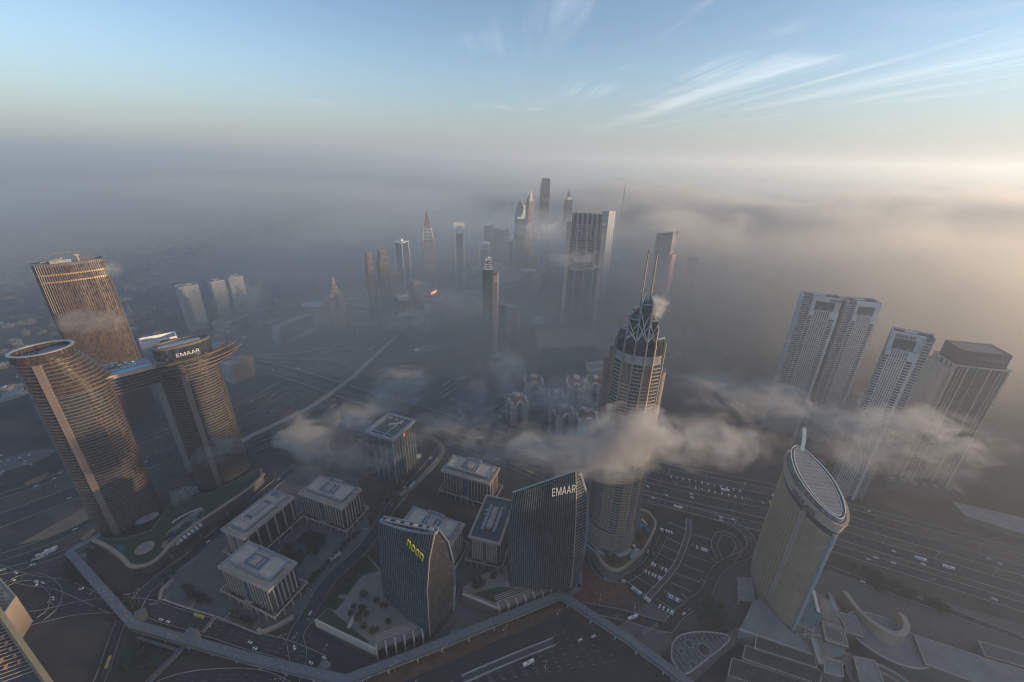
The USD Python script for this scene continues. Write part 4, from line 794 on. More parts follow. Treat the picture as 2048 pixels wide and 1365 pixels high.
# ================================================================== tower with the two spires
def spire_tower():
    r0 = 388.0; c = col(1280, 690, r0 + 17); Z = lambda y: col(1290 - (y - 560) * .157, y, r0)[2]
    rot = math.degrees(math.atan2(-c[0], c[1]))      # local -y looks at the camera
    t = thing('twin_spire_tower', 'stepped grey tower crowned by two slim golden spires', 'tower', (c[0], c[1], 0), rot)
    A, Bq = 25.5, 19.0
    ang = np.radians([204, 236, 261, 285, 305, 337])          # bay boundaries round the front
    pt = lambda q, k=1.0: np.array([A * k * math.cos(q), Bq * k * math.sin(q)])
    hz = [Z(666), Z(642), Z(610), Z(641), Z(677)]; fz = [Z(662), Z(622), Z(588), Z(590), Z(638), Z(672)]
    def seg(i, k, n=7): q = np.linspace(ang[i], ang[i + 1], n); return np.array([pt(x, k) for x in q])
    zl, zk, zd = Z(728), Z(710), Z(682)
    part(t, 'rear_core', MB().prism(ell(0, 5, 22, 15, 48), 0, Z(700)), M['brown'], smooth=40)
    part(t, 'rear_core', MB().prism(ell(0, 4, 12, 8, 40), Z(700), Z(630)), M['grey_glass'], smooth=40)
    for i in range(5):
        h = hz[i]; s = seg(i, .93); back = lambda k: [[s[-1][0] * k, 3], [s[0][0] * k, 3]]
        part(t, 'bay', MB().prism(ccw(np.vstack([s, back(.3)])), 0, zl), M['brown' if i % 2 else 'green_glass'])
        part(t, 'bay_top', MB().prism(ccw(np.vstack([seg(i, .91), back(.35)])), zl, h), M['green_glass'])
        part(t, 'dark_belt', MB().prism(ccw(np.vstack([seg(i, .955), back(.5)])), zk + .3, zd), M['glass'])
        part(t, 'lattice_belt', MB().prism(ccw(np.vstack([seg(i, .965), back(.5)])), zl, zk), M['silver'])
        p, q = pt(ang[i], .985), pt(ang[i + 1], .985)
        for (u0, w0), (u1, w1) in (((.08, 0), (.92, 1)), ((.92, 0), (.08, 1)), ((.08, 0), (.5, 1)), ((.92, 0), (.5, 1))):
            part(t, 'brace', MB().bar((*(p + (q - p) * u0), zl + w0 * (zk - zl)), (*(p + (q - p) * u1), zl + w1 * (zk - zl)), .4), M['white_wall'])
        if i in (1, 2, 3):
            b0, b1 = zd, h - (2 if i != 2 else 6); p, q = pt(ang[i], .955), pt(ang[i + 1], .955)
            for (u0, f0), (u1, f1) in (((.05, 0), (.95, 1)), ((.95, 0), (.05, 1)), ((.05, 0), (.95, .55)), ((.95, 0), (.05, .55))):
                part(t, 'brace', MB().bar((*(p + (q - p) * u0), b0 + (b1 - b0) * f0), (*(p + (q - p) * u1), b0 + (b1 - b0) * f1), .42), M['white'])
        for z in np.arange(52, zl - 3 if i % 2 == 0 else zl - 22, 4.1):
            part(t, 'balcony', MB().prism(ccw(np.vstack([seg(i, 1.0 if i % 2 == 0 else .975), seg(i, .9)[::-1]])), z, z + 1.3), M['tower_stone' if i % 2 == 0 else 'beige'])
        part(t, 'bay_rail', MB().prism(ccw(np.vstack([seg(i, .93), seg(i, .88)[::-1]])), h + .01, h + 1.4), M['blue_grey'])
        s_ = pt((ang[i] + ang[i + 1]) / 2, .62); part(t, 'roof_unit', MB().box(s_[0] - 2.2, s_[0] + 2.2, s_[1] - 1.6, s_[1] + 1.6, h + .02, h + 4.0), M['plant'])
    for i in range(6):
        q = ang[i]; o, n_ = pt(q, 1.03), pt(q, .35); d = (o - n_) / np.linalg.norm(o - n_); w = np.array([-d[1], d[0]]) * .6
        foot = ccw(np.array([o - w, o + w, n_ + w, n_ - w])); part(t, 'fin_wall', MB().prism(foot, 0, zd - 2), M['tower_stone' if i < 4 else 'beige'])
        o2, n2 = pt(q, 1.0), pt(q, .45); foot = ccw(np.array([o2 - w, o2 + w, n2 + w, n2 - w])); far = np.linalg.norm(foot, axis=1) > np.linalg.norm(pt(q, .8))
        part(t, 'fin_blade', MB().prism(foot, zd - 2, np.where(far, fz[i] - 7, fz[i])), M['blue_grey' if i < 4 else 'tower_stone'])
    for k, (x, y) in enumerate(((1297, 505), (1315, 507))):
        tip = col(x, y, np.hypot(*c[:2]) - 8); L_ = tip[:2] - c[:2]; k0, m0 = math.cos(math.radians(-rot)), math.sin(math.radians(-rot)); X, Y = L_[0] * k0 - L_[1] * m0, L_[0] * m0 + L_[1] * k0
        part(t, 'spire', MB().cyl(X, Y, Z(640), tip[2], .95, .6, 10), M['gold_dark'], smooth=True); part(t, 'spire_tip', MB().cyl(X, Y, tip[2], tip[2] + 1.5, .6, .3, 8), M['roof_dark'])
    part(t, 'side_wing', MB().prism(ell(-23, 9, 6.5, 9, 30), 0, Z(722)), M['brown'], smooth=40); part(t, 'side_wing', MB().prism(ell(24, 8, 5.5, 9, 30), 0, Z(752)), M['brown'], smooth=40)
    part(t, 'side_wing', MB().prism(ell(-28, 12, 6.5, 9, 30), 0, Z(752)), M['brown'], smooth=40)
    part(t, 'drum', MB().prism(ell(-3, 2, 29, 25, 56), 0, 52), M['grey_glass'], smooth=40)
    for z in np.arange(24, 52, 3.4): part(t, 'drum_band', MB().ring(ell(-3, 2, 30, 26, 56), ell(-3, 2, 28, 24, 56), z, z + 1.3), M['tower_stone'])
    a = np.radians(np.linspace(200, 340, 30)); o = np.c_[-3 + 34 * np.cos(a), 2 + 29 * np.sin(a)]; i_ = np.c_[-3 + 28.5 * np.cos(a), 2 + 24.5 * np.sin(a)]
    part(t, 'entrance_canopy', MB().prism(ccw(np.vstack([o, i_[::-1]])), 21.3, 22.4), M['white_wall'])
    tm = meshkit.text_mesh('EMAAR', 3.4, .4, True); v = np.array(tm.vertices); p, q = pt(ang[1], .42), pt(ang[1], 1.0); d = (q - p) / np.linalg.norm(q - p); nn = np.array([d[1], -d[0]]); nn = nn if nn[0] < 0 else -nn
    part(t, 'sign_lettering', (np.c_[p[0] + d[0] * (v[:, 0] * .6) + nn[0] * (.7 + v[:, 2]), p[1] + d[1] * (v[:, 0] * .6) + nn[1] * (.7 + v[:, 2]), Z(645) + v[:, 1]], np.array(tm.faces)), M['letter_dark'])
spire_tower()
def spire_podium():
    rim = [(1169, 1050), (1171, 1082), (1190, 1101), (1203, 1122), (1218, 1136), (1241, 1139), (1264, 1122), (1286, 1101), (1304, 1070), (1311, 1048), (1304, 1034), (1280, 1020), (1190, 1020)]
    t = thing('pool_terrace', 'rounded terrace with two pools in front of the twin spire tower', 'terrace', (0, 0, 0)); h = 21.0; p = ccw(xy(*rim, z=h))
    part(t, 'base', MB().prism(p, 0, h), M['dark_concrete']); c = line(xy(*rim, rim[0], z=h), 5); b = MB(); ribbon(b, c, -1.2, 1.2, h - 2, h + 1.4); part(t, 'rim_wall', b, M['beige'])
    part(t, 'deck', MB().prism(grow(p, -1.4), h, h + .2), M['brown_bed'])
    z = h + .35
    part(t, 'swimming_pool', MB().prism(ccw(xy((1222, 1079), (1234, 1072), (1258, 1098), (1251, 1112), (1244, 1108), z=z)), h + .2, z), M['pool'])
    part(t, 'swimming_pool', MB().prism(ccw(xy((1262, 1042), (1275, 1038), (1290, 1048), (1304, 1064), (1296, 1064), (1275, 1054), z=z)), h + .2, z), M['pool'])
    part(t, 'shallow_pool', MB().prism(ccw(xy((1206, 1085), (1216, 1083), (1226, 1100), (1240, 1112), (1236, 1119), (1226, 1114), z=z)), h + .2, z), M['pool'])
    part(t, 'pavilion_roof', MB().prism(ccw(xy((1259, 1113), (1269, 1094), (1280, 1100), (1276, 1112), (1266, 1121), z=h + 4)), h + 3, h + 4), M['silver'])
    r = random.Random(4)
    for x, y in [(1187, 1058), (1196, 1070), (1203, 1068), (1223, 1062), (1227, 1062), (1227, 1066), (1228, 1070), (1240, 1065), (1246, 1072), (1252, 1079), (1258, 1085), (1266, 1068), (1259, 1065), (1268, 1092), (1194, 1092), (1202, 1091), (1215, 1106)]:
        q = at(x, y, h + 2); furnish('parasol', (q[0], q[1], h + .2), 0, 'white parasol on the pool terrace below the spired tower', 'parasols on the spired tower terrace')
    for k in range(11): q = at(1237 + k * 1.9, 1073.5 + k * 2.0, h); furnish('sun_lounger', (q[0], q[1], h + .2), 80, 'white sun lounger beside a pool below the spired tower', 'loungers on the spired tower terrace')
    for k in range(9): q = at(1284 + k * 1.2, 1040 + k * 1.2, h); furnish('sun_lounger', (q[0], q[1], h + .2), 80, 'white sun lounger beside a pool below the spired tower', 'loungers on the spired tower terrace')
spire_podium()

# ================================================================== pale residential towers on the right
def pale_tower(label, a_px, b_px, h, bay, side_right=False, sign=None, depth=26.0):
    a, b = at(*a_px, h), at(*b_px, h); rot, w = frame_of(a, b); L = to_world(a, rot); c = L(w / 2, depth / 2)
    t = thing('pale_residential_tower', label, 'tower', (*c, 0), rot, 'pale residential towers'); d = depth; x0, x1 = -w / 2, w / 2; y0 = -d / 2
    part(t, 'core_wall', MB().box(x0 + .6, x1 - .6, y0 + .8, d / 2 - .6, 0, h - 1), M['grey_glass'])
    part(t, 'side_wall', MB().box(x0, x0 + .6, y0, d / 2, 0, h + 2), M['white_wall']); part(t, 'side_wall', MB().box(x1 - .6, x1, y0, d / 2, 0, h + 2), M['white_wall'])
    part(t, 'rear_wall', MB().box(x0 + .6, x1 - .6, d / 2 - .6, d / 2, 0, h + 2), M['white_wall'])
    # open bay of balconies on one flank (set back), then the main front
    s = 1 if side_right else -1; bx = (x1 - bay, x1) if side_right else (x0, x0 + bay); mx = (x0, x1 - bay) if side_right else (x0 + bay, x1)
    fl = 3.9
    for z in np.arange(6, h - 4, fl): part(t, 'balcony', MB().box(bx[0] + .7, bx[1] - .7, y0 - .4, y0 + .9, z, z + 1.2), M['white_wall'])
    part(t, 'bay_wall', MB().box(mx[0] - .6 if s < 0 else mx[1], mx[0] if s < 0 else mx[1] + .6, y0 - 4.0, y0 + .9, 0, h + 1.5), M['white_wall'])
    yf = y0 - 4.0
    part(t, 'front_glass', MB().box(mx[0], mx[1], yf + .9, y0 + .9, 0, h - 21), M['glass'])
    mw = mx[1] - mx[0]; hb = h - 21
    # parapet wall with its big recess and its sign
    part(t, 'crown_wall', MB().box(mx[0], mx[1], y0 - .8, y0 + .8, h - 6, h + 2), M['white_wall']); part(t, 'crown_wall', MB().box(mx[0], mx[0] + mw * .14, y0 - .8, y0 + .8, hb, h - 6), M['white_wall']); part(t, 'crown_wall', MB().box(mx[1] - mw * .2, mx[1], y0 - .8, y0 + .8, hb, h - 6), M['white_wall'])
    rec = part(t, 'recess', MB().box(mx[0] + mw * .14, mx[1] - mw * .2, y0 + .1, y0 + .85, hb, h - 6), M['roof_dark'])
    for f in (.3, .62): part(rec, 'recess_light', MB().box(mx[0] + mw * f, mx[0] + mw * (f + .1), y0 - 1.2, y0 - .2, hb + 2.4, hb + 3.2), M['white_wall'])
    part(t, 'ledge', MB().box(mx[0], mx[1], yf - .3, y0, hb - .2, hb + 1.0), M['white_wall'])
    part(t, 'top_panel', MB().box(mx[0] + .2, mx[0] + mw * .16, yf, yf + .95, hb - 9, hb - .2), M['white_wall']); part(t, 'top_panel', MB().box(mx[1] - mw * .3, mx[1] - .2, yf, yf + .95, hb - 12, hb - .2), M['white_wall'])
    ns = 7
    for k in range(ns + 1):
        x = mx[0] + mw * (.17 + .53 * k / ns); part(t, 'pier', MB().box(x - .75, x + .75, yf - .25, yf + 1, 0, hb - .2), M['white_wall'])
    for z in np.arange(5, hb - 12, fl): part(t, 'spandrel', MB().box(mx[0] + mw * .17, mx[0] + mw * .7, yf + .25, yf + 1, z, z + 1.3), M['silver'])
    for xa, xb, top in ((mx[0] + .3, mx[0] + mw * .155, hb - 10), (mx[0] + mw * .72, mx[1] - mw * .09, hb - 13)):
        for z in np.arange(5, top, fl): part(t, 'balcony', MB().box(xa, xb, yf - .1, yf + 1, z, z + 1.35), M['white_wall'])
    part(t, 'corner_wall', MB().box(mx[1] - mw * .09, mx[1], yf, yf + 1, 0, hb - 12), M['white_wall'])
    part(t, 'front_side', MB().box(mx[1] - .5, mx[1], yf + 1, y0 + .8, 0, hb), M['white_wall'])
    # deep flank: horizontal slots
    for xx in ((x0 - .3, x0 + .05), (x1 - .05, x1 + .3)):
        for y in np.linspace(y0 + 3, d / 2 - 3, 4): part(t, 'flank_pier', MB().box(xx[0], xx[1], y - .7, y + .7, 0, h - 6), M['silver'])
    part(t, 'roof', MB().box(x0 + .6, x1 - .6, y0 + .8, d / 2 - .6, h - 1, h - .4), M['roof_dark'])
    part(t, 'roof_unit', MB().box(x0 + w * .3, x0 + w * .6, -2, 6, h - .4, h + 1.4), M['plant'])
    if sign == 'right': text(t, 'EMAAR', 4.2, (mx[1] - mw * .42, y0 - .8, h - 4.6), (1, 0, 0), (0, 0, 1), M['letter_dark'], .5)
    if sign == 'left': text(t, 'EMAAR', 4.2, (mx[0] + mw * .12, y0 - .8, h - 4.6), (1, 0, 0), (0, 0, 1), M['letter_dark'], .5)
pale_tower('tallest pale tower, leftmost of three, with dark letters right of its top', (1607, 592), (1685.5, 601), 261, 14, sign='right')
pale_tower('unlettered pale tower standing close behind the tallest one', (1697.6, 604), (1764, 609), 261, 11)
pale_tower('lower pale tower standing alone with dark letters left of its top', (1784.8, 665), (1871, 681.5), 261, 9, True, 'left', 22)
def louvred_tower():
    h = 212.0; a, b = at(1912, 729, h), at(2022, 742, h); rot, w = frame_of(a, b); d = 46.0; L = to_world(a, rot); c = L(w / 2, d / 2)
    t = thing('dark_glass_tower', 'dark glass tower with pale lines and a louvred crown at far right', 'tower', (*c, 0), rot); p = rect(w, d)
    part(t, 'glass_wall', MB().prism(p, 0, h), M['green_glass'])
    A, B = p[0], p[1]
    for f, wd in ((.012, 1.6), (.10, .7), (.16, .7), (.245, 1.5), (.43, .6), (.66, 1.5), (.83, .7), (.90, .7), (.985, 1.8)): part(t, 'stone_line', MB().wbox(A, B, w * f - wd / 2, w * f + wd / 2, -.1, .8, 0, h - 2), M['stone'])
    for z in np.arange(6, h - 4, 4): part(t, 'floor_edge', MB().wbox(A, B, 1, w - 1, -.1, .18, z, z + .6), M['roof_dark'])
    for k, (u0, u1) in ((3, (0, d)), (1, (0, d))):
        A, B = p[k], p[(k + 1) % 4]
        for f in (.05, .2, .3, .55, .75, .95): part(t, 'stone_panel', MB().wbox(A, B, d * f - 2.4, d * f + 2.4, -.1, .7, 0, h - 2), M['stone'])
    part(t, 'cornice', MB().ring(grow(p, 1.0), grow(p, -1), h - 2, h), M['stone'])
    q = grow(p, -3.5); part(t, 'crown_core', MB().prism(grow(q, -1), h, h + 19), M['roof_dark']); 
    for i in range(4):
        A, B = q[i], q[(i + 1) % 4]; n = np.hypot(*(B - A))
        for u in np.arange(.4, n, 1.55): part(t, 'crown_louvre', MB().wbox(A, B, u - .28, u + .28, -.9, .3, h, h + 20 - (6 if u > n - 8 and i == 0 else 0)), M['louvre'])
    part(t, 'crown_rim', MB().ring(grow(q, .2), grow(q, -1.2), h + 11.4, h + 12.2), M['louvre'])
    text(t, 'EMAAR', 5.6, (-w * .1, p[0][1] + 3.5 - .9, h + 7.5), (1, 0, 0), (0, 0, 1), M['silver'], .5, False)
    part(t, 'lower_wing', MB().box(-w / 2 - 9, -w / 2 - .8, -d / 2 + 4, d / 2, 0, h - 8), M['stone'])
    part(t, 'podium', MB().box(-w / 2 - 24, w / 2 + 20, -d / 2 - 16, d / 2 + 10, 0, 16), M['dark_concrete'])
    for k in range(7): part(t, 'podium_roof_unit', MB().box(-w / 2 - 20 + k * 14, -w / 2 - 12 + k * 14, -d / 2 - 13, -d / 2 - 5, 16, 18.5), M['roof_grey'])
louvred_tower()

# ================================================================== slab tower with stone ends in the fog
def slab_tower():
    r0 = 1185.0; a, b = col(1134, 447, r0), col(1211, 449, r0); rot, w = frame_of(a, b); h = a[2]; d = 32.0; L = to_world(a, rot); c = L(w / 2, d / 2)
    t = thing('slab_tower', 'very wide slab tower with pale stone ends and a narrower gridded crown', 'tower', (*c, 0), rot); p = rect(w, d)
    part(t, 'glass_wall', MB().prism(grow(p, -.5), 0, h - 2), M['glass'])
    A, B = p[0], p[1]
    part(t, 'end_wall', MB().box(-w / 2, -w / 2 + 12, -d / 2, d / 2, 0, h), M['stone']); part(t, 'end_wall', MB().box(w / 2 - 7, w / 2, -d / 2, d / 2, 0, h), M['pink'])
    for f in (.30, .555, .80): part(t, 'stone_pier', MB().wbox(A, B, w * f - 1.6, w * f + 1.6, -.2, 1.2, 0, h - (0 if f < .9 else 0)), M['stone'])
    for f in np.linspace(.15, .92, 26): part(t, 'fin', MB().wbox(A, B, w * f - .35, w * f + .35, -.2, .7, 40, h - 1), M['silver'])
    for z in np.arange(10, h, 8.0): part(t, 'floor_edge', MB().wbox(A, B, 12.2, w - 7.2, -.1, .3, z, z + 1.0), M['silver'])
    cw = w * .80; z1 = col(1170, 428, r0)[2]
    part(t, 'crown_core', MB().box(-w / 2 + 13, w / 2 - 8, -d / 2 + 3, d / 2 - 3, h - 2, z1 - 2), M['glass'])
    for k in range(7):
        x = -w / 2 + 15 + k * (w - 25) / 6.0; part(t, 'crown_pier', MB().box(x - 2.6, x + 2.6, -d / 2 + .5, -d / 2 + 3, h - 6, z1), M['grey_glass'])
        for s in (-2.4, 0, 2.4): part(t, 'crown_mullion', MB().box(x + s - .35, x + s + .35, -d / 2 - .1, -d / 2 + .6, h - 40, z1 - .3), M['white_wall'])
        for z in np.arange(h, z1 - 1, 4.2): part(t, 'crown_transom', MB().box(x - 2.6, x + 2.6, -d / 2 + .05, -d / 2 + .55, z, z + .8), M['white_wall'])
    part(t, 'crown_roof', MB().box(-w / 2 + 13, w / 2 - 8, -d / 2 + 1, d / 2 - 3, z1 - 2, z1 - 1), M['roof_dark'])
slab_tower()

# ================================================================== far towers
def far_block(name, label, x0, x1, y, r, wall, trim, rot=0, depth=None, nu=6, nz=34, pier=.9, span=1.0, group=None, **k):
    a, b = col(x0, y, r), col(x1, y, r); base, w = frame_of(a, b); k0 = math.cos(math.radians(rot)); depth = depth or w * .8
    s = w / (abs(math.cos(math.radians(rot))) + abs(math.sin(math.radians(rot))) * depth / w) if rot else w; depth = depth * s / w
    c = (a + b) / 2; v = c[:2] / np.linalg.norm(c[:2]); c = c[:2] + v * depth * .5
    return plain_tower(name, label, 'tower', group, c, base + rot, s, depth, a[2], wall, trim, nu, max(3, nu - 2), nz, pier, span, .6, **k), c, a[2], s, depth
F = far_block
# pair of brown stepped towers
for lab, xa, xb, y0, y1, y2 in (('left one of the paired brown stepped towers', 731, 749, 540, 522, 507), ('right one of the paired brown stepped towers, a little taller', 754, 776, 528, 516, 502)):
    r = 1240; a, b = col(xa, y0, r), col(xb, y0, r); rot, w = frame_of(a, b); c = (a + b)[:2] / 2 * (1 + w * .4 / r)
    t = thing('brown_stepped_tower', lab, 'tower', (*c, 0), rot + 24, 'paired brown stepped towers')
    for s, y in ((.86, y0), (.70, y1), (.52, y2)):
        h = col((xa + xb) / 2, y, r)[2]; p = rect(w * s, w * s); part(t, 'shaft', MB().prism(p, 0, h), M['brown_glass'])
        for i in range(4):
            for u in np.linspace(.03, .97, 7): part(t, 'pier', MB().wbox(p[i], p[(i + 1) % 4], w * s * u - .7, w * s * u + .7, -.1, .7, 0, h + 1), M['brown'])
        part(t, 'parapet', MB().ring(grow(p, .6), grow(p, -1), h - 1, h + 2), M['brown'])
F('pink_tower', 'small pink tower squeezed between the brown pair and the white topped tower', 781, 800, 549, 1310, 'brown_glass', 'pink', 30, nu=5, nz=20, span=2.2)
# white topped tower
t, c, h, w, d = F('white_top_tower', 'dark blue glass tower with a white overhanging roof and white corner line', 789, 817, 487, 1450, 'blue_glass', 'blue_glass', 52, nu=0, nz=0)
p = rect(w, d)
part(t, 'roof_slab', MB().prism(grow(p, 2.2), h + 1, h + 4), M['white']); part(t, 'roof_box', MB().box(-6, 3, -4, 5, h + 4, h + 12), M['white']); part(t, 'roof_box', MB().box(5, 12, 0, 7, h + 4, h + 7), M['white_wall'])
for q in p: part(t, 'corner_line', MB().box(q[0] - .9, q[0] + .9, q[1] - .9, q[1] + .9, 0, h + 1), M['white'])
part(t, 'mid_band', MB().ring(grow(p, .5), grow(p, -.5), h - 62, h - 56), M['grey_glass'])
# spire tower
def pyramid_tower():
    r = 1480; c = col(856, 480, r); h1, h0, hs, ht = col(856, 480, r)[2], col(855, 455, r)[2], col(852.5, 420, r)[2], col(852, 404, r)[2]; w = 36.0
    t = thing('pyramid_spire_tower', 'pale tower tapering to a tall dark pyramid spire', 'tower', (c[0], c[1], 0), 14); p = rect(w, w)
    part(t, 'shaft', MB().prism(p, 0, h1), M['grey_glass'])
    for i in range(4): face_grid(t, p[i], p[(i + 1) % 4], 0, h1, 7, 40, M['white_wall'], 1.2, .8, .6, False)
    for k in range(9):
        z = h1 + (h0 - h1) * k / 9; s = 1 - .34 * k / 9; q = rect(w * s, w * s); part(t, 'upper_floor', MB().prism(q, z, z + 3), M['blue_glass']); part(t, 'floor_band', MB().prism(grow(q, .9), z + 2.6, z + 3.7), M['white'])
    for x, y in ((-1, -1), (1, -1), (1, 1), (-1, 1), (0, -1), (-1, 0), (1, 0)): part(t, 'rib', MB().bar((x * w * .5, y * w * .5, h1), (x * w * .33, y * w * .33, h0), 1.6), M['white'])
    q = rect(w * .62, w * .62); part(t, 'pyramid', MB().loft([np.c_[q, np.full(4, h0)], np.c_[q * .03, np.full(4, hs)]]), M['brown']); part(t, 'mast', MB().cyl(0, 0, hs - 2, ht, .8, .25, 6), M['steel'])
pyramid_tower()
# tower with the square hole
def frame_tower():
    r = 1560; a, b = col(907.5, 446, r), col(928.5, 446, r); rot, w = frame_of(a, b); c = (a + b)[:2] / 2; h, hb, hm = a[2], col(918, 467, r)[2], col(918, 462, r)[2]; d = 22.0
    t = thing('open_frame_tower', 'white tower with a big square hole through its top', 'tower', (*c, 0), rot)
    part(t, 'shaft', MB().box(-w * .36, w * .36, -d / 2, d / 2, 0, hb), M['blue_glass'])
    for s in (-1, 1): part(t, 'leg', MB().box(s * w * .5 if s < 0 else w * .34, -w * .34 if s < 0 else w * .5, -d / 2 - 1, d / 2 + 1, 0, h), M['white'])
    part(t, 'lintel', MB().box(-w * .34, w * .34, -d / 2 - 1, d / 2 + 1, h - 9, h), M['white']); part(t, 'sill', MB().box(-w * .34, w * .34, -d / 2 - 2, d / 2 + 2, hb + 1, hm + 3), M['white'])
    for z in np.arange(12, hb - 4, 7.0): part(t, 'balcony', MB().box(-w * .33, -w * .14, -d / 2 - 1.6, -d / 2, z, z + 1.4).box(w * .14, w * .33, -d / 2 - 1.6, -d / 2, z, z + 1.4), M['white_wall'])
    part(t, 'mast', MB().cyl(0, 0, h, h + 12, .7, .3, 6), M['steel'])
frame_tower()
# tower with two glass gables
def gable_tower():
    r = 1075; a, b = col(787, 600, r), col(821, 604, r); rot, w = frame_of(a, b); c = (a + b)[:2] / 2 * 1.015; h = col(804, 594, r)[2]; d = 40.0
    t = thing('gable_glass_tower', 'blue grey glass tower with steep glass slopes and a latticed top', 'tower', (*c, 0), rot + 18)
    z0 = col(804, 632, r)[2]
    part(t, 'shaft', MB().box(-w * .42, w * .42, -d / 2, d / 2, 0, z0), M['green_glass']); part(t, 'upper_shaft', MB().box(-w * .36, w * .36, -d / 2 + 5, d / 2 - 4, z0, h - 4), M['green_glass'])
    def slope(z, y0, y1, hh, wd): v = [(-wd, y0, z), (wd, y0, z), (wd, y1, z), (-wd, y1, z), (-wd, y1, z + hh), (wd, y1, z + hh)]; return MB().add(v, [[0, 1, 5, 4], [3, 2, 1, 0]]).add(v, [[0, 4, 3], [1, 2, 5]]).add(v, [[2, 3, 4, 5]])
    part(t, 'glass_slope', slope(z0, -d / 2 - 1, -d / 2 + 5.5, 11, w * .44), M['blue_grey']); part(t, 'glass_slope', slope(h - 9, -d / 2 + 3, -d / 2 + 10, 12, w * .38), M['blue_grey'])
    for s in np.linspace(-.4, .4, 11): part(t, 'rib', MB().box(w * s - .35, w * s + .35, -d / 2 - .5, -d / 2, 0, z0 - 1), M['blue_grey'])
    for s in np.linspace(-.45, .4, 9): part(t, 'rib', MB().box(w * .42, w * .42 + .5, d * s - .5, d * s + .5, 0, z0), M['stone'])
    part(t, 'side_gable', MB().loft([np.c_[rect(w * .2, d * .9, w * .36, 0), np.full(4, z0)], np.c_[rect(w * .1, d * .2, w * .36, 4), np.full(4, h + 6)]]), M['beige_dark'])
    for k in range(5): part(t, 'lattice_bar', MB().bar((-w * .34 + k * 5, -6, h - 4), (-w * .28 + k * 5, 10, h + 5), .9).bar((-w * .34 + k * 5, 10, h - 4), (-w * .28 + k * 5, -6, h + 5), .9), M['white_wall'])
gable_tower()
F('pale_mid_tower', 'pale square tower with a white cap just behind the gabled glass tower', 822, 841, 566, 1200, 'grey_glass', 'stone', 25, nu=5, nz=24, span=1.6)
F('ribbed_block', 'dim block with horizontal ribs right of the white capped tower', 842, 856, 568, 1290, 'grey_glass', 'pink', 10, nu=0, nz=26, span=1.8)
t, c, h, w, d = F('billboard_block', 'low dark block carrying a glowing orange screen', 858, 880, 592, 1170, 'grey_glass', 'brown', 8, nu=4, nz=10)
a, b, e, f_ = col(862.5, 590.5, 1150), col(873, 584.5, 1156), col(873, 580.5, 1156), col(862.5, 586, 1150)
p3 = lambda *q: np.array([a, b, e, f_]); n_ = np.cross(b - a, f_ - a); n_ /= np.linalg.norm(n_); n_ = n_ if n_[1] < 0 else -n_
s_ = thing('lit_screen', 'glowing orange advertising screen high on a block in the mist', 'screen', (0, 0, 0)); v = p3(); part(s_, 'panel', MB().add(np.vstack([v, v - n_ * 1.2]), [[0, 1, 2, 3], [7, 6, 5, 4], [0, 4, 5, 1], [1, 5, 6, 2], [2, 6, 7, 3], [3, 7, 4, 0]]), M['screen'])
part(s_, 'post', MB().bar((*((a + b) / 2)[:2] - n_[:2] * 1.5, 0), (a + b) / 2 - n_ * 1.5, 1.5), M['plant'])
# narrow tower with the latticed roof and its darker neighbours
def lattice_tower():
    r = 945; a, b = col(966, 540, r), col(987, 540, r); rot, w = frame_of(a, b); h = a[2]; c = (a + b)[:2] / 2 * 1.015; d = 30.0
    t = thing('narrow_glass_tower', 'narrow green glass tower topped by a white roof lattice', 'tower', (*c, 0), rot - 4)
    part(t, 'shaft', MB().box(-w / 2, w / 2, -d / 2, d / 2, 0, h), M['green_glass']); part(t, 'dark_strip', MB().box(-w * .06, -w * .03, -d / 2 - .5, -d / 2, 0, h), M['roof_dark'])
    for s in np.linspace(-.48, .48, 9): part(t, 'rib', MB().box(w * s - .25, w * s + .25, -d / 2 - .35, -d / 2, 0, h - 1), M['blue_grey'])
    part(t, 'stone_flank', MB().box(w / 2, w / 2 + 11, -d / 2 + 2, d / 2, 0, col(993, 552, r)[2]), M['pink'])
    for k in range(14): part(t, 'flank_slot', MB().box(w / 2 + 3, w / 2 + 5, -d / 2 + 1.8, -d / 2 + 2, 15 + k * 13, 24 + k * 13).box(w / 2 + 7, w / 2 + 9, -d / 2 + 1.8, -d / 2 + 2, 15 + k * 13, 24 + k * 13), M['roof_dark'])
    part(t, 'flank_cap', MB().box(w / 2 + 1, w / 2 + 9, -d / 2 + 4, d / 2 - 3, col(993, 552, r)[2], col(993, 546, r)[2]), M['brown'])
    zz = np.linspace(h, col(975, 519, r)[2], 6)
    for k, z in enumerate(zz): part(t, 'lattice_plate', MB().box(-w * .32, w * .36, -d * .42 + k * 3, -d * .42 + k * 3 + 2.2, z, z + 1.2).box(-w * .25 + (k % 2) * 6, -w * .25 + (k % 2) * 6 + 2.5, -d * .4, d * .4, z + .2, z + 1.3), M['white'])
    part(t, 'lattice_core', MB().box(-w * .2, w * .24, -d * .2, d * .3, h, zz[-2]), M['brown'])
lattice_tower()
F('dark_slab', 'slim dark block between the narrow glass tower and the gridded block', 998, 1011, 611, 985, 'glass', 'roof_dark', 0, depth=24, nu=3, nz=0)
t, c, h, w, d = F('gridded_block', 'gridded dark office block with a tangle of roof plant and a pink flank', 1011, 1036, 617, 1060, 'grey_glass', 'brown', 12, depth=30, nu=9, nz=20, span=1.2)
for k in range(9): part(t, 'roof_pipe', MB().bar((-w * .4 + k * 3.2, -6, h + 1), (-w * .3 + k * 3, 6, h + 6 - (k % 3)), 1.0), M['white_wall'])
part(t, 'pink_flank', MB().box(w / 2 + .8, w / 2 + 6, -d / 2, d / 2, 0, h - 10), M['pink'])
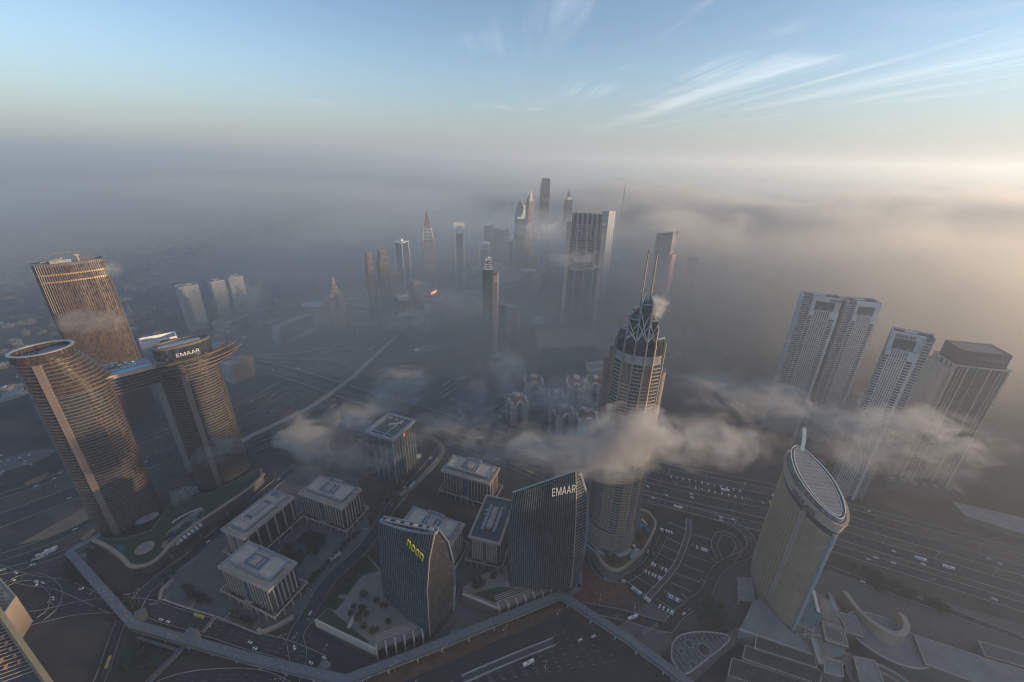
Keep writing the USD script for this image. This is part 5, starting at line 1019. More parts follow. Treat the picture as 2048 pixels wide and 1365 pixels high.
# cluster in the distance
F('distant_block', 'dim grey block left of the arch framed tower', 944, 957, 520, 1500, 'grey_glass', 'white_wall', 0, nu=0, nz=22, span=2, group=None)
F('dark_cube_tower', 'dark plain tower top rising behind the arch framed tower', 968, 978, 454, 1850, 'glass', 'roof_dark', 0, nu=0, nz=0)
F('distant_tower', 'pale greenish tower right beside the dark plain tower top', 979, 987, 452, 1830, 'grey_glass', 'stone', 0, nu=3, nz=30, span=1.8)
def arch_tower(label, x0, x1, y, r, gap, top):
    a, b = col(x0, y, r), col(x1, y, r); rot, w = frame_of(a, b); h = a[2]; c = (a + b)[:2] / 2; d = w * .8
    t = thing('arch_frame_tower', label, 'tower', (*c, 0), rot); part(t, 'shaft', MB().box(-w * .36, w * .36, -d / 2 + 2, d / 2 - 2, 0, h - top), M['blue_glass'])
    for s in (-1, 1): part(t, 'leg', MB().box(min(s * w * .5, s * w * .36), max(s * w * .5, s * w * .36), -d / 2, d / 2, 0, h - top * .35), M['white_wall'])
    x = np.linspace(-1, 1, 15); o = np.c_[x * w * .5, h - top * .35 + top * .35 * np.sqrt(1 - x ** 2 * .8) - top * .35 * math.sqrt(.2)]; o[:, 1] += 0
    v = []
    for k in range(14): part(t, 'arch_piece', MB().add([(o[k][0], -d / 2, o[k][1] - gap), (o[k + 1][0], -d / 2, o[k + 1][1] - gap), (o[k + 1][0], d / 2, o[k + 1][1] - gap), (o[k][0], d / 2, o[k][1] - gap), (o[k][0], -d / 2, o[k][1]), (o[k + 1][0], -d / 2, o[k + 1][1]), (o[k + 1][0], d / 2, o[k + 1][1]), (o[k][0], d / 2, o[k][1])], [[3, 2, 1, 0], [4, 5, 6, 7], [0, 1, 5, 4], [1, 2, 6, 5], [2, 3, 7, 6], [3, 0, 4, 7]]), M['white_wall'])
    for z in np.arange(8, h - top - 3, 6.5): part(t, 'floor_band', MB().box(-w * .35, w * .35, -d / 2 + 1.4, -d / 2 + 2, z, z + 1.2), M['silver'])
arch_tower('arch framed tower with a window under its arch, left in the far cluster', 957, 980, 482, 1650, 7, 30)
arch_tower('tall arch framed tower standing left of the twin pointed towers', 1017, 1028, 474, 1600, 5, 14)
F('distant_tower', 'broad pale tower behind the arch framed tower', 985, 1000, 460, 1780, 'grey_glass', 'silver', 0, nu=5, nz=34, span=1.4)
t, c, h, w, d = F('antenna_tower', 'pale tower carrying a thin antenna left of the pointed pair', 1000, 1019, 462, 1760, 'grey_glass', 'white_wall', 0, nu=5, nz=34, span=1.2)
part(t, 'antenna', MB().cyl(w * .3, 0, h, col(1017, 448, 1760)[2], 2.6, 2.2, 8).cyl(w * .3, 0, col(1017, 448, 1760)[2], col(1018.5, 426, 1760)[2], .8, .3, 6), M['stone'])
F('distant_tower', 'faint pale tower low between the arch towers', 988, 1003, 530, 1420, 'grey_glass', 'white_wall', 0, nu=4, nz=24, span=1.6)
F('distant_tower', 'faint twin ribbed tower low left of the pink capped one', 1029, 1040, 504, 1480, 'grey_glass', 'silver', 0, nu=4, nz=26, span=1.2)
t, c, h, w, d = F('capped_tower', 'pinkish tower with a pale flared cap below the pointed pair', 1049, 1057, 500, 1500, 'brown_glass', 'pink', 0, nu=3, nz=24, span=1.8)
part(t, 'cap', MB().box(-w * .5 - 2, w * .5 + 2, -d / 2 - 2, d / 2 + 2, h + 1, h + 4).box(-w * .45, w * .45, -d / 2, d / 2, h + 4, h + 9).box(-w * .5 - 2, w * .5 + 2, -d / 2 - 2, d / 2 + 2, h + 9, h + 11), M['white_wall'])
F('capped_tower', 'stone tower with a stepped cap right below the pointed pair', 1063, 1076, 513, 1450, 'glass', 'stone', 20, nu=3, nz=20, span=1)
# pointed pair
def needle_tower():
    r = 1564; c = col(1040, 430, r); z = lambda y: col(1040, y, r)[2]; w = 36.0
    t = thing('needle_tower', 'slim tower with a pointed white cut top, left of the pair', 'tower', (c[0], c[1], 0), 20, 'pair of pointed towers'); p = rect(w * .86, w * .7)
    part(t, 'shaft', MB().prism(p, 0, z(436)), M['blue_glass'])
    q = grow(p, -.2); top = rect(w * .3, w * .24); mid = rect(w * .66, w * .55)
    part(t, 'cut_top', MB().loft([np.c_[q, np.full(4, z(436))], np.c_[mid, np.full(4, z(418))], np.c_[top, np.full(4, z(403))]]), M['blue_glass'])
    part(t, 'white_face', MB().add([(w * .05, -w * .36, z(436)), (w * .43, -w * .36, z(428)), (w * .2, -w * .14, z(403)), (-w * .05, -w * .16, z(410)), (w * .05, -w * .32, z(436)), (w * .43, -w * .32, z(428)), (w * .2, -w * .1, z(403)), (-w * .05, -w * .12, z(410))], [[0, 1, 2, 3], [7, 6, 5, 4], [0, 4, 5, 1], [1, 5, 6, 2], [2, 6, 7, 3], [3, 7, 4, 0]]), M['white'])
    for k in range(16): y = 412 + k * 1.7; part(t, 'floor_band', MB().box(-w * .43, w * .44, -w * .36, -w * .34, z(y), z(y) + 1.3) if y > 434 else MB().box(w * .2, w * .44, -w * .36, w * .2, z(y), z(y) + 1.3), M['white'])
    for s in (-.3, -.1, .1, .3): part(t, 'rib', MB().box(w * s - .5, w * s + .5, -w * .37, -w * .35, 0, z(440)), M['silver'])
    part(t, 'ball', trimesh_ball(0, 0, z(400), 4.2), M['steel'], smooth=True); part(t, 'mast', MB().cyl(0, 0, z(398), z(392), .5, .2, 6), M['steel'])
def trimesh_ball(x, y, z, r):
    m = trimesh.creation.icosphere(2, r); m.apply_translation((x, y, z)); return np.array(m.vertices), np.array(m.faces)
needle_tower()
def lantern_tower():
    r = 1730; c = col(1060, 430, r); z = lambda y: col(1060, y, r)[2]; w = 34.0
    t = thing('lantern_tower', 'golden stone tower with a pointed lantern top, right of the pair', 'tower', (c[0], c[1], 0), 26, 'pair of pointed towers'); p = rect(w * .8, w * .8)
    part(t, 'shaft', MB().prism(p, 0, z(414)), M['brown_glass'])
    for i in range(4): face_grid(t, p[i], p[(i + 1) % 4], 0, z(414), 5, 30, M['stone'], 2.0, .8, .8, False)
    for k in range(9): y = 414 - k * 1.4; s = .8 - .02 * k; q = rect(w * s, w * s); part(t, 'lantern_floor', MB().prism(q, z(y), z(y) + 1.8), M['brown_glass']); part(t, 'lantern_band', MB().ring(grow(q, .5), grow(q, -.5), z(y) + 1.5, z(y) + 2.6), M['stone'])
    q = rect(w * .62, w * .62); part(t, 'pinnacle', MB().loft([np.c_[q, np.full(4, z(402))], np.c_[q * .45, np.full(4, z(390))], np.c_[q * .08, np.full(4, z(379))]]), M['gold_dark'])
    for s1, s2 in ((-1, -1), (1, -1), (1, 1), (-1, 1)): part(t, 'rib', MB().bar((s1 * w * .31, s2 * w * .31, z(402)), (s1 * w * .14, s2 * w * .14, z(390)), 1.2), M['stone'])
    part(t, 'mast', MB().cyl(0, 0, z(380), z(371), .9, .2, 6), M['steel'])
lantern_tower()
# round tank like block
c = col(1057, 545, 1350); t = thing('round_block', 'broad round dim building below the capped towers', 'building', (c[0], c[1], 0)); part(t, 'drum', MB().prism(ell(0, 28, 30, 26, 40), 0, c[2]), M['grey_glass'], smooth=40); part(t, 'roof', MB().prism(ell(0, 28, 26, 22, 40), c[2], c[2] + 2), M['blue_grey'])
for z in np.arange(20, c[2], 9): part(t, 'band', MB().ring(ell(0, 28, 31, 27, 40), ell(0, 28, 29, 25, 40), z, z + 1.5), M['silver'])
F('foggy_tower', 'ribbed tower mostly lost in fog left of the wide slab tower', 1082, 1100, 470, 1900, 'grey_glass', 'white_wall', 0, nu=5, nz=30, span=1.2)
F('foggy_tower', 'faint block in fog between the round block and the wide slab tower', 1083, 1110, 545, 1500, 'grey_glass', 'stone', 0, nu=4, nz=20, span=1.4)
t, c, h, w, d = F('far_tower', 'dark square tower top standing alone above the fog bank', 1083.5, 1100.5, 358, 2800, 'glass', 'roof_dark', 0, nu=0, nz=40, span=1.0)
part(t, 'side_cut', MB().box(-w / 2 - 6, -w / 2 - 1, -d / 2, d / 2, 0, h - 28), M['glass'])
c = col(1137, 400, 2500); z = lambda y: col(1137, y, 2500)[2]; t = thing('far_spire', 'tiny dark spire poking out of the fog bank', 'tower', (c[0], c[1], 0), 15)
q = rect(36, 36); part(t, 'shaft', MB().prism(q, 0, z(400)), M['glass']); part(t, 'white_collar', MB().prism(q * .6, z(400), z(394)), M['white_wall']); part(t, 'cone', MB().loft([np.c_[q * .55, np.full(4, z(394))], np.c_[q * .03, np.full(4, z(381))]]), M['brown_glass']); part(t, 'mast', MB().cyl(0, 0, z(382), z(377), .7, .3, 6), M['roof_dark'])
c = col(1250, 372, 2600); z = lambda y: col(1250, y, 2600)[2]; t = thing('crane_mast', 'thin crane mast alone above the fog bank', 'crane', (c[0], c[1], 0)); part(t, 'mast', MB().box(-1.2, 1.2, -1.2, 1.2, 0, z(374)), M['roof_dark']); part(t, 'jib', MB().bar((0, 0, z(374)), (4, 0, z(366)), 1.6), M['roof_dark'])
F('white_glass_tower', 'pale blocky tower half hidden behind the wide slab tower', 1206, 1232, 424, 1480, 'blue_grey', 'white_wall', 48, nu=4, nz=0)
def sloped_tower():
    r = 1330; a, b = col(1316, 464, r), col(1355, 464, r); rot, w = frame_of(a, b); h = a[2]; c = (a + b)[:2] / 2; d = 34.0
    t = thing('sloped_roof_tower', 'ghostly tower with a sloping roof line in the fog', 'tower', (*c, 0), rot - 20); p = rect(w * .85, d); hh = np.array([h - 4, h + 5, h + 5, h - 4])
    part(t, 'shaft', MB().prism(p, 0, hh), M['grey_glass'])
    for i in range(4):
        for u in np.linspace(.04, .96, 9): part(t, 'pier', MB().wbox(p[i], p[(i + 1) % 4], np.hypot(*(p[(i + 1) % 4] - p[i])) * u - .9, np.hypot(*(p[(i + 1) % 4] - p[i])) * u + .9, -.1, .7, 0, h - 5), M['white_wall'])
        part(t, 'end_pier', MB().bar((*p[i], 0), (*p[i], hh[i]), 3.4), M['stone'])
    part(t, 'lower_wing', MB().box(w * .425, w * .425 + 8, -d / 2, d / 2, 0, h - 60), M['pink'])
sloped_tower()
F('foggy_tower', 'faintest tower outline right of the sloping roofed tower', 1376, 1396, 515, 1500, 'grey_glass', 'white_wall', 10, nu=4, nz=16, span=1.4)
# pink tower with a stepped pyramid top
def pink_pyramid():
    r = 1215; c = col(672, 600, r); z = lambda y: col(672, y, r)[2]; w = 40.0; h = z(590)
    t = thing('pink_gabled_tower', 'pink banded tower with a pointed gabled crown', 'tower', (c[0], c[1], 0), 32); p = rect(w * .72, w * .72)
    part(t, 'shaft', MB().prism(p, 0, h), M['brown_glass'])
    for q in np.arange(4, h - 2, 4.2): part(t, 'floor_band', MB().ring(grow(p, .8), grow(p, -.6), q, q + 1.9), M['pink'])
    for i in range(4): L = w * .72; part(t, 'dark_slot', MB().wbox(p[i], p[(i + 1) % 4], L * .38, L * .62, -.1, 1.1, h - 42, h + 4), M['blue_glass']); part(t, 'corner_pier', MB().box(p[i][0] - 2.2, p[i][0] + 2.2, p[i][1] - 2.2, p[i][1] + 2.2, 0, h + 6), M['pink'])
    for k in range(7): y = 590 - k * 3.6; s = .72 * (1 - k / 8.2); part(t, 'crown_step', MB().prism(rect(w * s, w * s), z(y), z(y - 3.6) + .4), M['pink' if k % 2 == 0 else 'brown'])
    part(t, 'finial', MB().cyl(0, 0, z(566), z(553), 4.4, 1.2, 10), M['pink'])
pink_pyramid()
for lab, x0, x1, y in (('left white gridded apartment slab standing a little apart', 350, 398, 577), ('middle white gridded apartment slab', 414, 450, 566), ('right white gridded apartment slab, highest roof', 450, 486, 558)):
    F('apartment_slab', lab, x0, x1, y, 1390, 'grey_glass', 'white_wall', 16, depth=38, nu=9, nz=34, pier=1.2, span=1.8, group='white gridded apartment slabs')
a, b = at(438, 668), at(520, 634); rot, w = frame_of(a, b); plain_tower('slab_podium', 'long ribbed car park deck below the apartment slabs', 'building', None, ((a + b) / 2)[:2] + np.array([-6, 18]), rot, w, 46, 24, 'grey_glass', 'white_wall', 0, 0, 6, .8, 1.6)
# long hotel, oval roofed hall, orange block, white block, water tower
a, b = at(562, 692), at(625, 662); rot, w = frame_of(a, b); t = plain_tower('long_hotel', 'long brown hotel slab with a pale roof beside the flyovers', 'hotel', None, ((a + b) / 2)[:2] + np.array([-9, 14]), rot, w, 26, 46, 'brown_glass', 'brown', 16, 5, 11, 1.0, 1.6, roofm='roof_grey')
part(t, 'glass_stair', MB().box(-w / 2 - 7, -w / 2 - .8, -10, 10, 0, 50), M['blue_grey']); part(t, 'porch', MB().box(-w * .3, w * .5, -24, -14, 0, 9), M['stone'])
c = at(628, 625); t = thing('oval_hall', 'white flying saucer shaped roof on a ribbed drum', 'hall', (c[0], c[1], 0)); part(t, 'drum', MB().prism(ell(0, 0, 20, 16, 32), 0, 22), M['grey_glass']); part(t, 'roof_disc', MB().loft([np.c_[ell(0, 0, 32, 25, 40), np.full(40, 22)], np.c_[ell(0, 0, 35, 28, 40), np.full(40, 26)], np.c_[ell(0, 0, 22, 17, 40), np.full(40, 30)]]), M['white_wall'], smooth=40)
for z in (6, 11, 16): part(t, 'band', MB().ring(ell(0, 0, 21, 17, 32), ell(0, 0, 19, 15, 32), z, z + 1.6), M['white_wall'])
c = col(252, 601, 1650); t = thing('water_tower', 'pale mushroom shaped water tower right of the bronze tower', 'water tower', (c[0], c[1], 0)); part(t, 'stem', MB().cyl(0, 0, 0, c[2], 4.5, 3.5, 14), M['concrete'], smooth=40); part(t, 'tank', MB().loft([np.c_[ell(0, 0, 5, 5, 24), np.full(24, c[2] - 6)], np.c_[ell(0, 0, 18, 18, 24), np.full(24, c[2])], np.c_[ell(0, 0, 18, 18, 24), np.full(24, c[2] + 4)], np.c_[ell(0, 0, 6, 6, 24), np.full(24, c[2] + 6)]]), M['concrete'], smooth=40)
a, b = at(468, 768), at(507, 752); rot, w = frame_of(a, b); t = plain_tower('orange_block', 'orange stone block right behind the right round tower', 'building', None, ((a + b) / 2)[:2] + np.array([-8, 12]), rot, w, 26, 42, 'brown_glass', 'orange', 8, 4, 10, 1.2, 1.6)
part(t, 'grey_flank', MB().box(-w / 2 - 9, -w / 2 - .8, -13, 13, 0, 45), M['blue_grey'])
a, b = col(281, 694, 700), col(354, 672, 700); rot, w = frame_of(a, b); hh = 96.0; t = thing('white_block', 'white building with square openings behind the lettered crown', 'building', (*((a + b)[:2] / 2 * 1.03), 0), rot)
hh = col(318, 684, 700)[2]; part(t, 'body', MB().box(-w / 2, w / 2, -11, 11, 0, hh - 9), M['white_wall']); part(t, 'roof_frame', MB().ring(rect(w, 22), rect(w - 3, 19), hh - 9, hh), M['white'])
part(t, 'roof', MB().box(-w / 2 + 1.5, w / 2 - 1.5, -9.5, 9.5, hh - 8, hh - 7), M['roof_grey'])
for k in range(5): part(t, 'opening', MB().box(w * (.02 + .09 * k), w * (.02 + .09 * k) + 3.6, -11.2, -10.9, hh - 8, hh - 2.5), M['roof_dark'])
for k in range(4): part(t, 'roof_unit', MB().box(-w * .4 + k * 8, -w * .4 + k * 8 + 5, -4, 4, hh - 7, hh - 3.5), M['plant'])

# round car park and glass wedge at the left edge
a_ = at(40, 940, 24); t = thing('round_car_park', 'rounded car park with slatted floors and a pale roof deck', 'car park', (a_[0], a_[1], 0))
q = ell(-28, 14, 46, 22, 48, math.radians(38))
for z in np.arange(2, 24, 3.6): part(t, 'floor_band', MB().prism(q, z, z + 1.6), M['dark_concrete'])
part(t, 'core', MB().prism(grow(q, -1.5), 0, 24), M['roof_dark']); part(t, 'roof_deck', MB().prism(grow(q, .2), 23.8, 24.6), M['roof_grey'])
r_ = random.Random(3)
for k in range(14): x, y = r_.uniform(-62, 4), r_.uniform(-14, 36); part(t, 'roof_unit', MB().box(x, x + 4, y, y + 2, 24.6, 26.4), M['white_wall'])
c = at(2, 790); t = thing('round_plaza', 'pale round basin ringed by steps at the left edge', 'basin', (c[0], c[1], 0))
for k, rr in enumerate((44, 38, 32)): part(t, 'step_ring', MB().ring(ell(0, 0, rr, rr, 48), ell(0, 0, rr - 2.5, rr - 2.5, 48), 0, 1.6 + k * .6), M['concrete'])
part(t, 'floor', MB().prism(ell(0, 0, 29, 29, 48), .05, .9), M['blue_grey'])

# ================================================================== the covered footbridge
def footbridge():
    t = thing('footbridge', 'long pale roofed footbridge zigzagging over the streets in front', 'footbridge', (0, 0, 0)); z = 13.0
    pts = [np.array(at(x, y, z)[:2]) for x, y in ((198, 1070), (138, 1103), (266, 1248), (500, 1315), (689, 1359), (862, 1293), (1122, 1187), (1258, 1276), (1365, 1355), (1440, 1412))]
    w = 3.9
    for k in range(len(pts) - 1):
        a, b = pts[k], pts[k + 1]; d = (b - a) / np.linalg.norm(b - a); L = np.linalg.norm(b - a)
        n = max(1, int(L / 26)); r = random.Random(k)
        for i in range(n):      # roof sections with a joint between them
            u0, u1 = L * i / n + (.0 if i else -w * .35), L * (i + 1) / n - (.12 if i < n - 1 else -w * .35)
            part(t, 'roof_section', MB().wbox(a, b, u0, u1, -w, w, z - .5 + .004 * (k % 2), z + .004 * (k % 2)), M['bridge'])
        part(t, 'glazed_side', MB().wbox(a, b, 0, L, -w + .35, w - .35, z - 4.6, z - .51), M['bridge_dark'])
        part(t, 'floor_slab', MB().wbox(a, b, -.5, L + .5, -w + .05, w - .05, z - 5.3, z - 4.61), M['concrete'])
        for u in np.arange(8, L - 4, 9.0):
            e = r.uniform(-1.8, 1.8); part(t, 'roof_unit', MB().wbox(a, b, u, u + r.choice((.9, 1.6, 2.4)), e - .6, e + .6, z + .02, z + r.choice((.35, .6))), M['plant'])
        for u in np.arange(10, L, 28.0): part(t, 'pillar', MB().wbox(a, b, u - .8, u + .8, -2.2, -.6, 0, z - 5.3).wbox(a, b, u - .8, u + .8, .6, 2.2, 0, z - 5.3), M['concrete'])
    for (x, y, rot, ww, dd) in ((166, 1111, -45, 9, 6), (278, 1226, 35, 9, 8), (382, 1264, -14, 12, 7), (648, 1330, -20, 9, 8), (911, 1262, 22, 11, 5)):
        p = at(x, y, 10); k, m = math.cos(math.radians(rot)), math.sin(math.radians(rot)); q = rect(ww, dd) @ np.array([[k, m], [-m, k]]) + p[:2]
        part(t, 'stair_house', MB().prism(ccw(q), 0, 10), M['bridge'])
    # glazed spur towards the lettered tower
    q = [np.array(at(x, y, 11)[:2]) for x, y in ((1155, 1079), (1159, 1130), (1160, 1172), (1135, 1193))]
    for a, b in zip(q[:-1], q[1:]): L = np.hypot(*(b - a)); part(t, 'roof_section', MB().wbox(a, b, -1.5, L + 1.5, -2.6, 2.6, 10.4, 10.9), M['bridge']); part(t, 'glazed_side', MB().wbox(a, b, 0, L, -2.3, 2.3, 6.4, 10.39), M['bridge_dark'])
    a, b = at(368, 1290, 9)[:2], at(285, 1372, 9)[:2]; L = np.hypot(*(b - a)); t2 = thing('link_bridge', 'dark narrow link running from the footbridge down to the bottom edge', 'footbridge', (0, 0, 0)); part(t2, 'deck', MB().wbox(a, b, 0, L, -2, 2, 6, 6.8), M['bridge']); part(t2, 'rail', MB().wbox(a, b, 0, L, -2.3, -2, 6, 8), M['bridge_dark']); part(t2, 'rail', MB().wbox(a, b, 0, L, 2, 2.3, 6, 8), M['bridge_dark'])
    a, b = at(271, 1271, 8)[:2], at(353, 1297, 8)[:2]; L = np.hypot(*(b - a)); t3 = thing('canopy_strip', 'pale narrow canopy just below the footbridge bend', 'canopy', (0, 0, 0)); part(t3, 'roof', MB().wbox(a, b, 0, L, -1.3, 1.3, 5, 5.5), M['bridge']); part(t3, 'post', MB().wbox(a, b, 2, 2.5, -.2, .2, 0, 5), M['plant']); part(t3, 'post', MB().wbox(a, b, L - 3, L - 2.5, -.2, .2, 0, 5), M['plant'])
    a, b = at(432, 1232, 6)[:2], at(404, 1265, 6)[:2]; L = np.hypot(*(b - a)); t4 = thing('covered_walk', 'thin covered walk crossing the street to the footbridge', 'walkway', (0, 0, 0)); part(t4, 'roof', MB().wbox(a, b, 0, L, -1.2, 1.2, 5.4, 5.9), M['bridge_dark']); part(t4, 'edge', MB().wbox(a, b, 0, L, -1.5, -1.2, 5.2, 6.1), M['concrete']); part(t4, 'edge', MB().wbox(a, b, 0, L, 1.2, 1.5, 5.2, 6.1), M['concrete']); part(t4, 'post', MB().wbox(a, b, L * .5 - .3, L * .5 + .3, -.3, .3, 0, 5.4), M['concrete'])
footbridge()
def wall(name, label, px, h, w, m):
    t = thing(name, label, 'wall', (0, 0, 0)); c = line(xy(*px), 6); b = MB(); ribbon(b, c, -w, w, 0, h); part(t, 'wall', b, M[m]); b = MB(); ribbon(b, c, -w - .2, w + .2, h + .004, h + .35); part(t, 'coping', b, M['stone'])
wall('boundary_wall', 'low stone wall along the street corner below the nearest stone block', [(328, 1203), (380, 1221), (436, 1238), (505, 1266), (522, 1272)], 2.6, .6, 'dark_concrete')
wall('planter_wall', 'stepped stone planter on the rounded street corner', [(516, 1262), (524, 1267), (545, 1260), (570, 1247), (588, 1236)], 3.4, 1.6, 'beige')
wall('planter_wall', 'orange stone planter at the left corner of the stone square', [(322, 1202), (324, 1185), (336, 1172), (347, 1163)], 3.0, 1.4, 'beige')
t = thing('gatehouse', 'small stone gatehouse with a flat roof between the street and the square', 'gatehouse', (*at(671, 1118)[:2], 0), 50); part(t, 'roof', MB().box(-7, 7, -3.4, 3.4, 4, 5), M['stone']); part(t, 'wall', MB().box(-6, 6, -2.4, 2.4, 0, 4), M['grey_glass']); part(t, 'porch', MB().box(-9, -7, -2, 2, 3, 3.6), M['stone'])

# sunlit lattice tower and stone block at the lower left corner
def lattice_corner():
    z = 118.0
    t = thing('balcony_tower', 'orange lit tower corner with a lattice of balconies at the lower left edge', 'tower', (0, 0, 0))
    a, b = at(-14, 1207, z), at(118, 1392, z - 22); 
    a, b = at(0, 1224, 90), at(104, 1372, 90); d = (b - a)[:2]; L = np.hypot(*d); d /= L; n = np.array([-d[1], d[0]]); n = n if n @ (-a[:2]) < 0 else -n     # n: away from the street, to the left
    n = np.array([d[1], -d[0]]); n = n if n[0] < 0 else -n
    P = lambda u, w, zz: np.array([*(a[:2] + d * u + n * w), zz])
    part(t, 'parapet', MB().bar(P(-40, 0, 90), P(L + 40, 0, 90), 3.2, 1.4), M['gold'])
    part(t, 'outer_wall', MB().prism(ccw(np.array([P(-40, 1.2, 0)[:2], P(L + 40, 1.2, 0)[:2], P(L + 40, 3, 0)[:2], P(-40, 3, 0)[:2]])), 0, 88.8), M['beige_dark'])
    for k in range(26):
        u = -30 + k * 4.6; part(t, 'balcony_rail', MB().bar(P(u, 2.5, 88), P(u - 22, 34, 88), .5), M['beige'])
    for k in range(10):
        for m_ in range(5): part(t, 'balcony_box', MB().bar(P(-20 + k * 9.4 - m_ * 4.3, 5.5 + m_ * 6.2, 87), P(-20 + k * 9.4 - m_ * 4.3 + 3, 5.5 + m_ * 6.2 + 1.0, 87), 1.7, 2.6), M['orange'])
    part(t, 'floor', MB().prism(ccw(np.array([P(-40, 2, 0)[:2], P(L + 40, 2, 0)[:2], P(L + 10, 46, 0)[:2], P(-70, 46, 0)[:2]])), 60, 84.5), M['roof_dark'])
lattice_corner()
def stone_corner():
    t = thing('slotted_block', 'tan stone block with rows of dark slots at the left edge', 'building', (0, 0, 0)); z = 38.0
    p = ccw(xy((-70, 1110), (0, 1156), (34, 1194), (8, 1232), (-70, 1250), z=z)); part(t, 'body', MB().prism(p, 0, z), M['beige']); part(t, 'roof', MB().prism(grow(p, -1.2), z, z + .5), M['roof_grey']); part(t, 'parapet', MB().ring(p, grow(p, -1.2), z + .004, z + 1.4), M['stone'])
    for k in range(6): a, b = at(-14 + k * 1.2, 1185 + k * 7, z + 1.2), at(8 + k * 1.2, 1182 + k * 7, z + 1.2); part(t, 'slot', MB().bar(a, b, 1.5, .8), M['roof_dark'])
stone_corner()

# ================================================================== lattice canopy, shopping roofs and the curled wall at lower right
def lattice_canopy():
    z = 12.0; px = [(1346, 1290), (1356, 1276), (1378, 1268), (1412, 1266), (1456, 1273), (1448, 1290), (1420, 1312), (1371, 1347), (1352, 1332), (1344, 1312)]
    t = thing('lattice_canopy', 'pale lattice canopy pierced by round openings beside the street', 'canopy', (0, 0, 0)); c = line([*xy(*px, px[0], z=z)], 2.5)[:-1]; P = Polygon(c).buffer(0)
    holes = [Point(*at(x, y, z)[:2]).buffer(r) for x, y, r in ((1378, 1288, 3.6), (1408, 1300, 5.8), (1363, 1303, 2.7), (1386, 1330, 3.2))]
    for h_ in holes:
        q = np.array(h_.exterior.coords)[:-1][::-1]; part(t, 'ring_beam', MB().ring(grow(ccw(q), .5), grow(ccw(q), -.2), z - .3, z + .7), M['silver']); P = P.difference(h_)
    part(t, 'edge_beam', MB().ring(grow(ccw(c), 1.2), ccw(c), z - .5, z + .8), M['concrete'])
    x0, y0, x1, y1 = P.bounds; u = np.array([.93, .36]); v = np.array([-.36, .93]); cc = np.array(P.centroid.coords[0])
    def bars(d, e, sp, w_):
        for s in np.arange(-60, 60, sp):
            g = P.intersection(LineString([cc + e * s - d * 90, cc + e * s + d * 90]))
            for q in getattr(g, 'geoms', [g]):
                if q.geom_type == 'LineString' and q.length > 1: a, b = q.coords[0], q.coords[-1]; part(t, 'lattice_bar', MB().bar((*a, z), (*b, z), w_, .5), M['silver'])
    bars(u, v, 1.75, .3); bars(v, u, 5.2, .34)
    part(t, 'floor', MB().prism(ccw(grow(ccw(c), -.5)), 0, .8), M['dark_concrete'])
    r = random.Random(1)
    for k in range(8): q = c[k * len(c) // 8]; part(t, 'post', MB().cyl(q[0], q[1], 0, z - .5, .4, n=8), M['concrete'])
lattice_canopy()
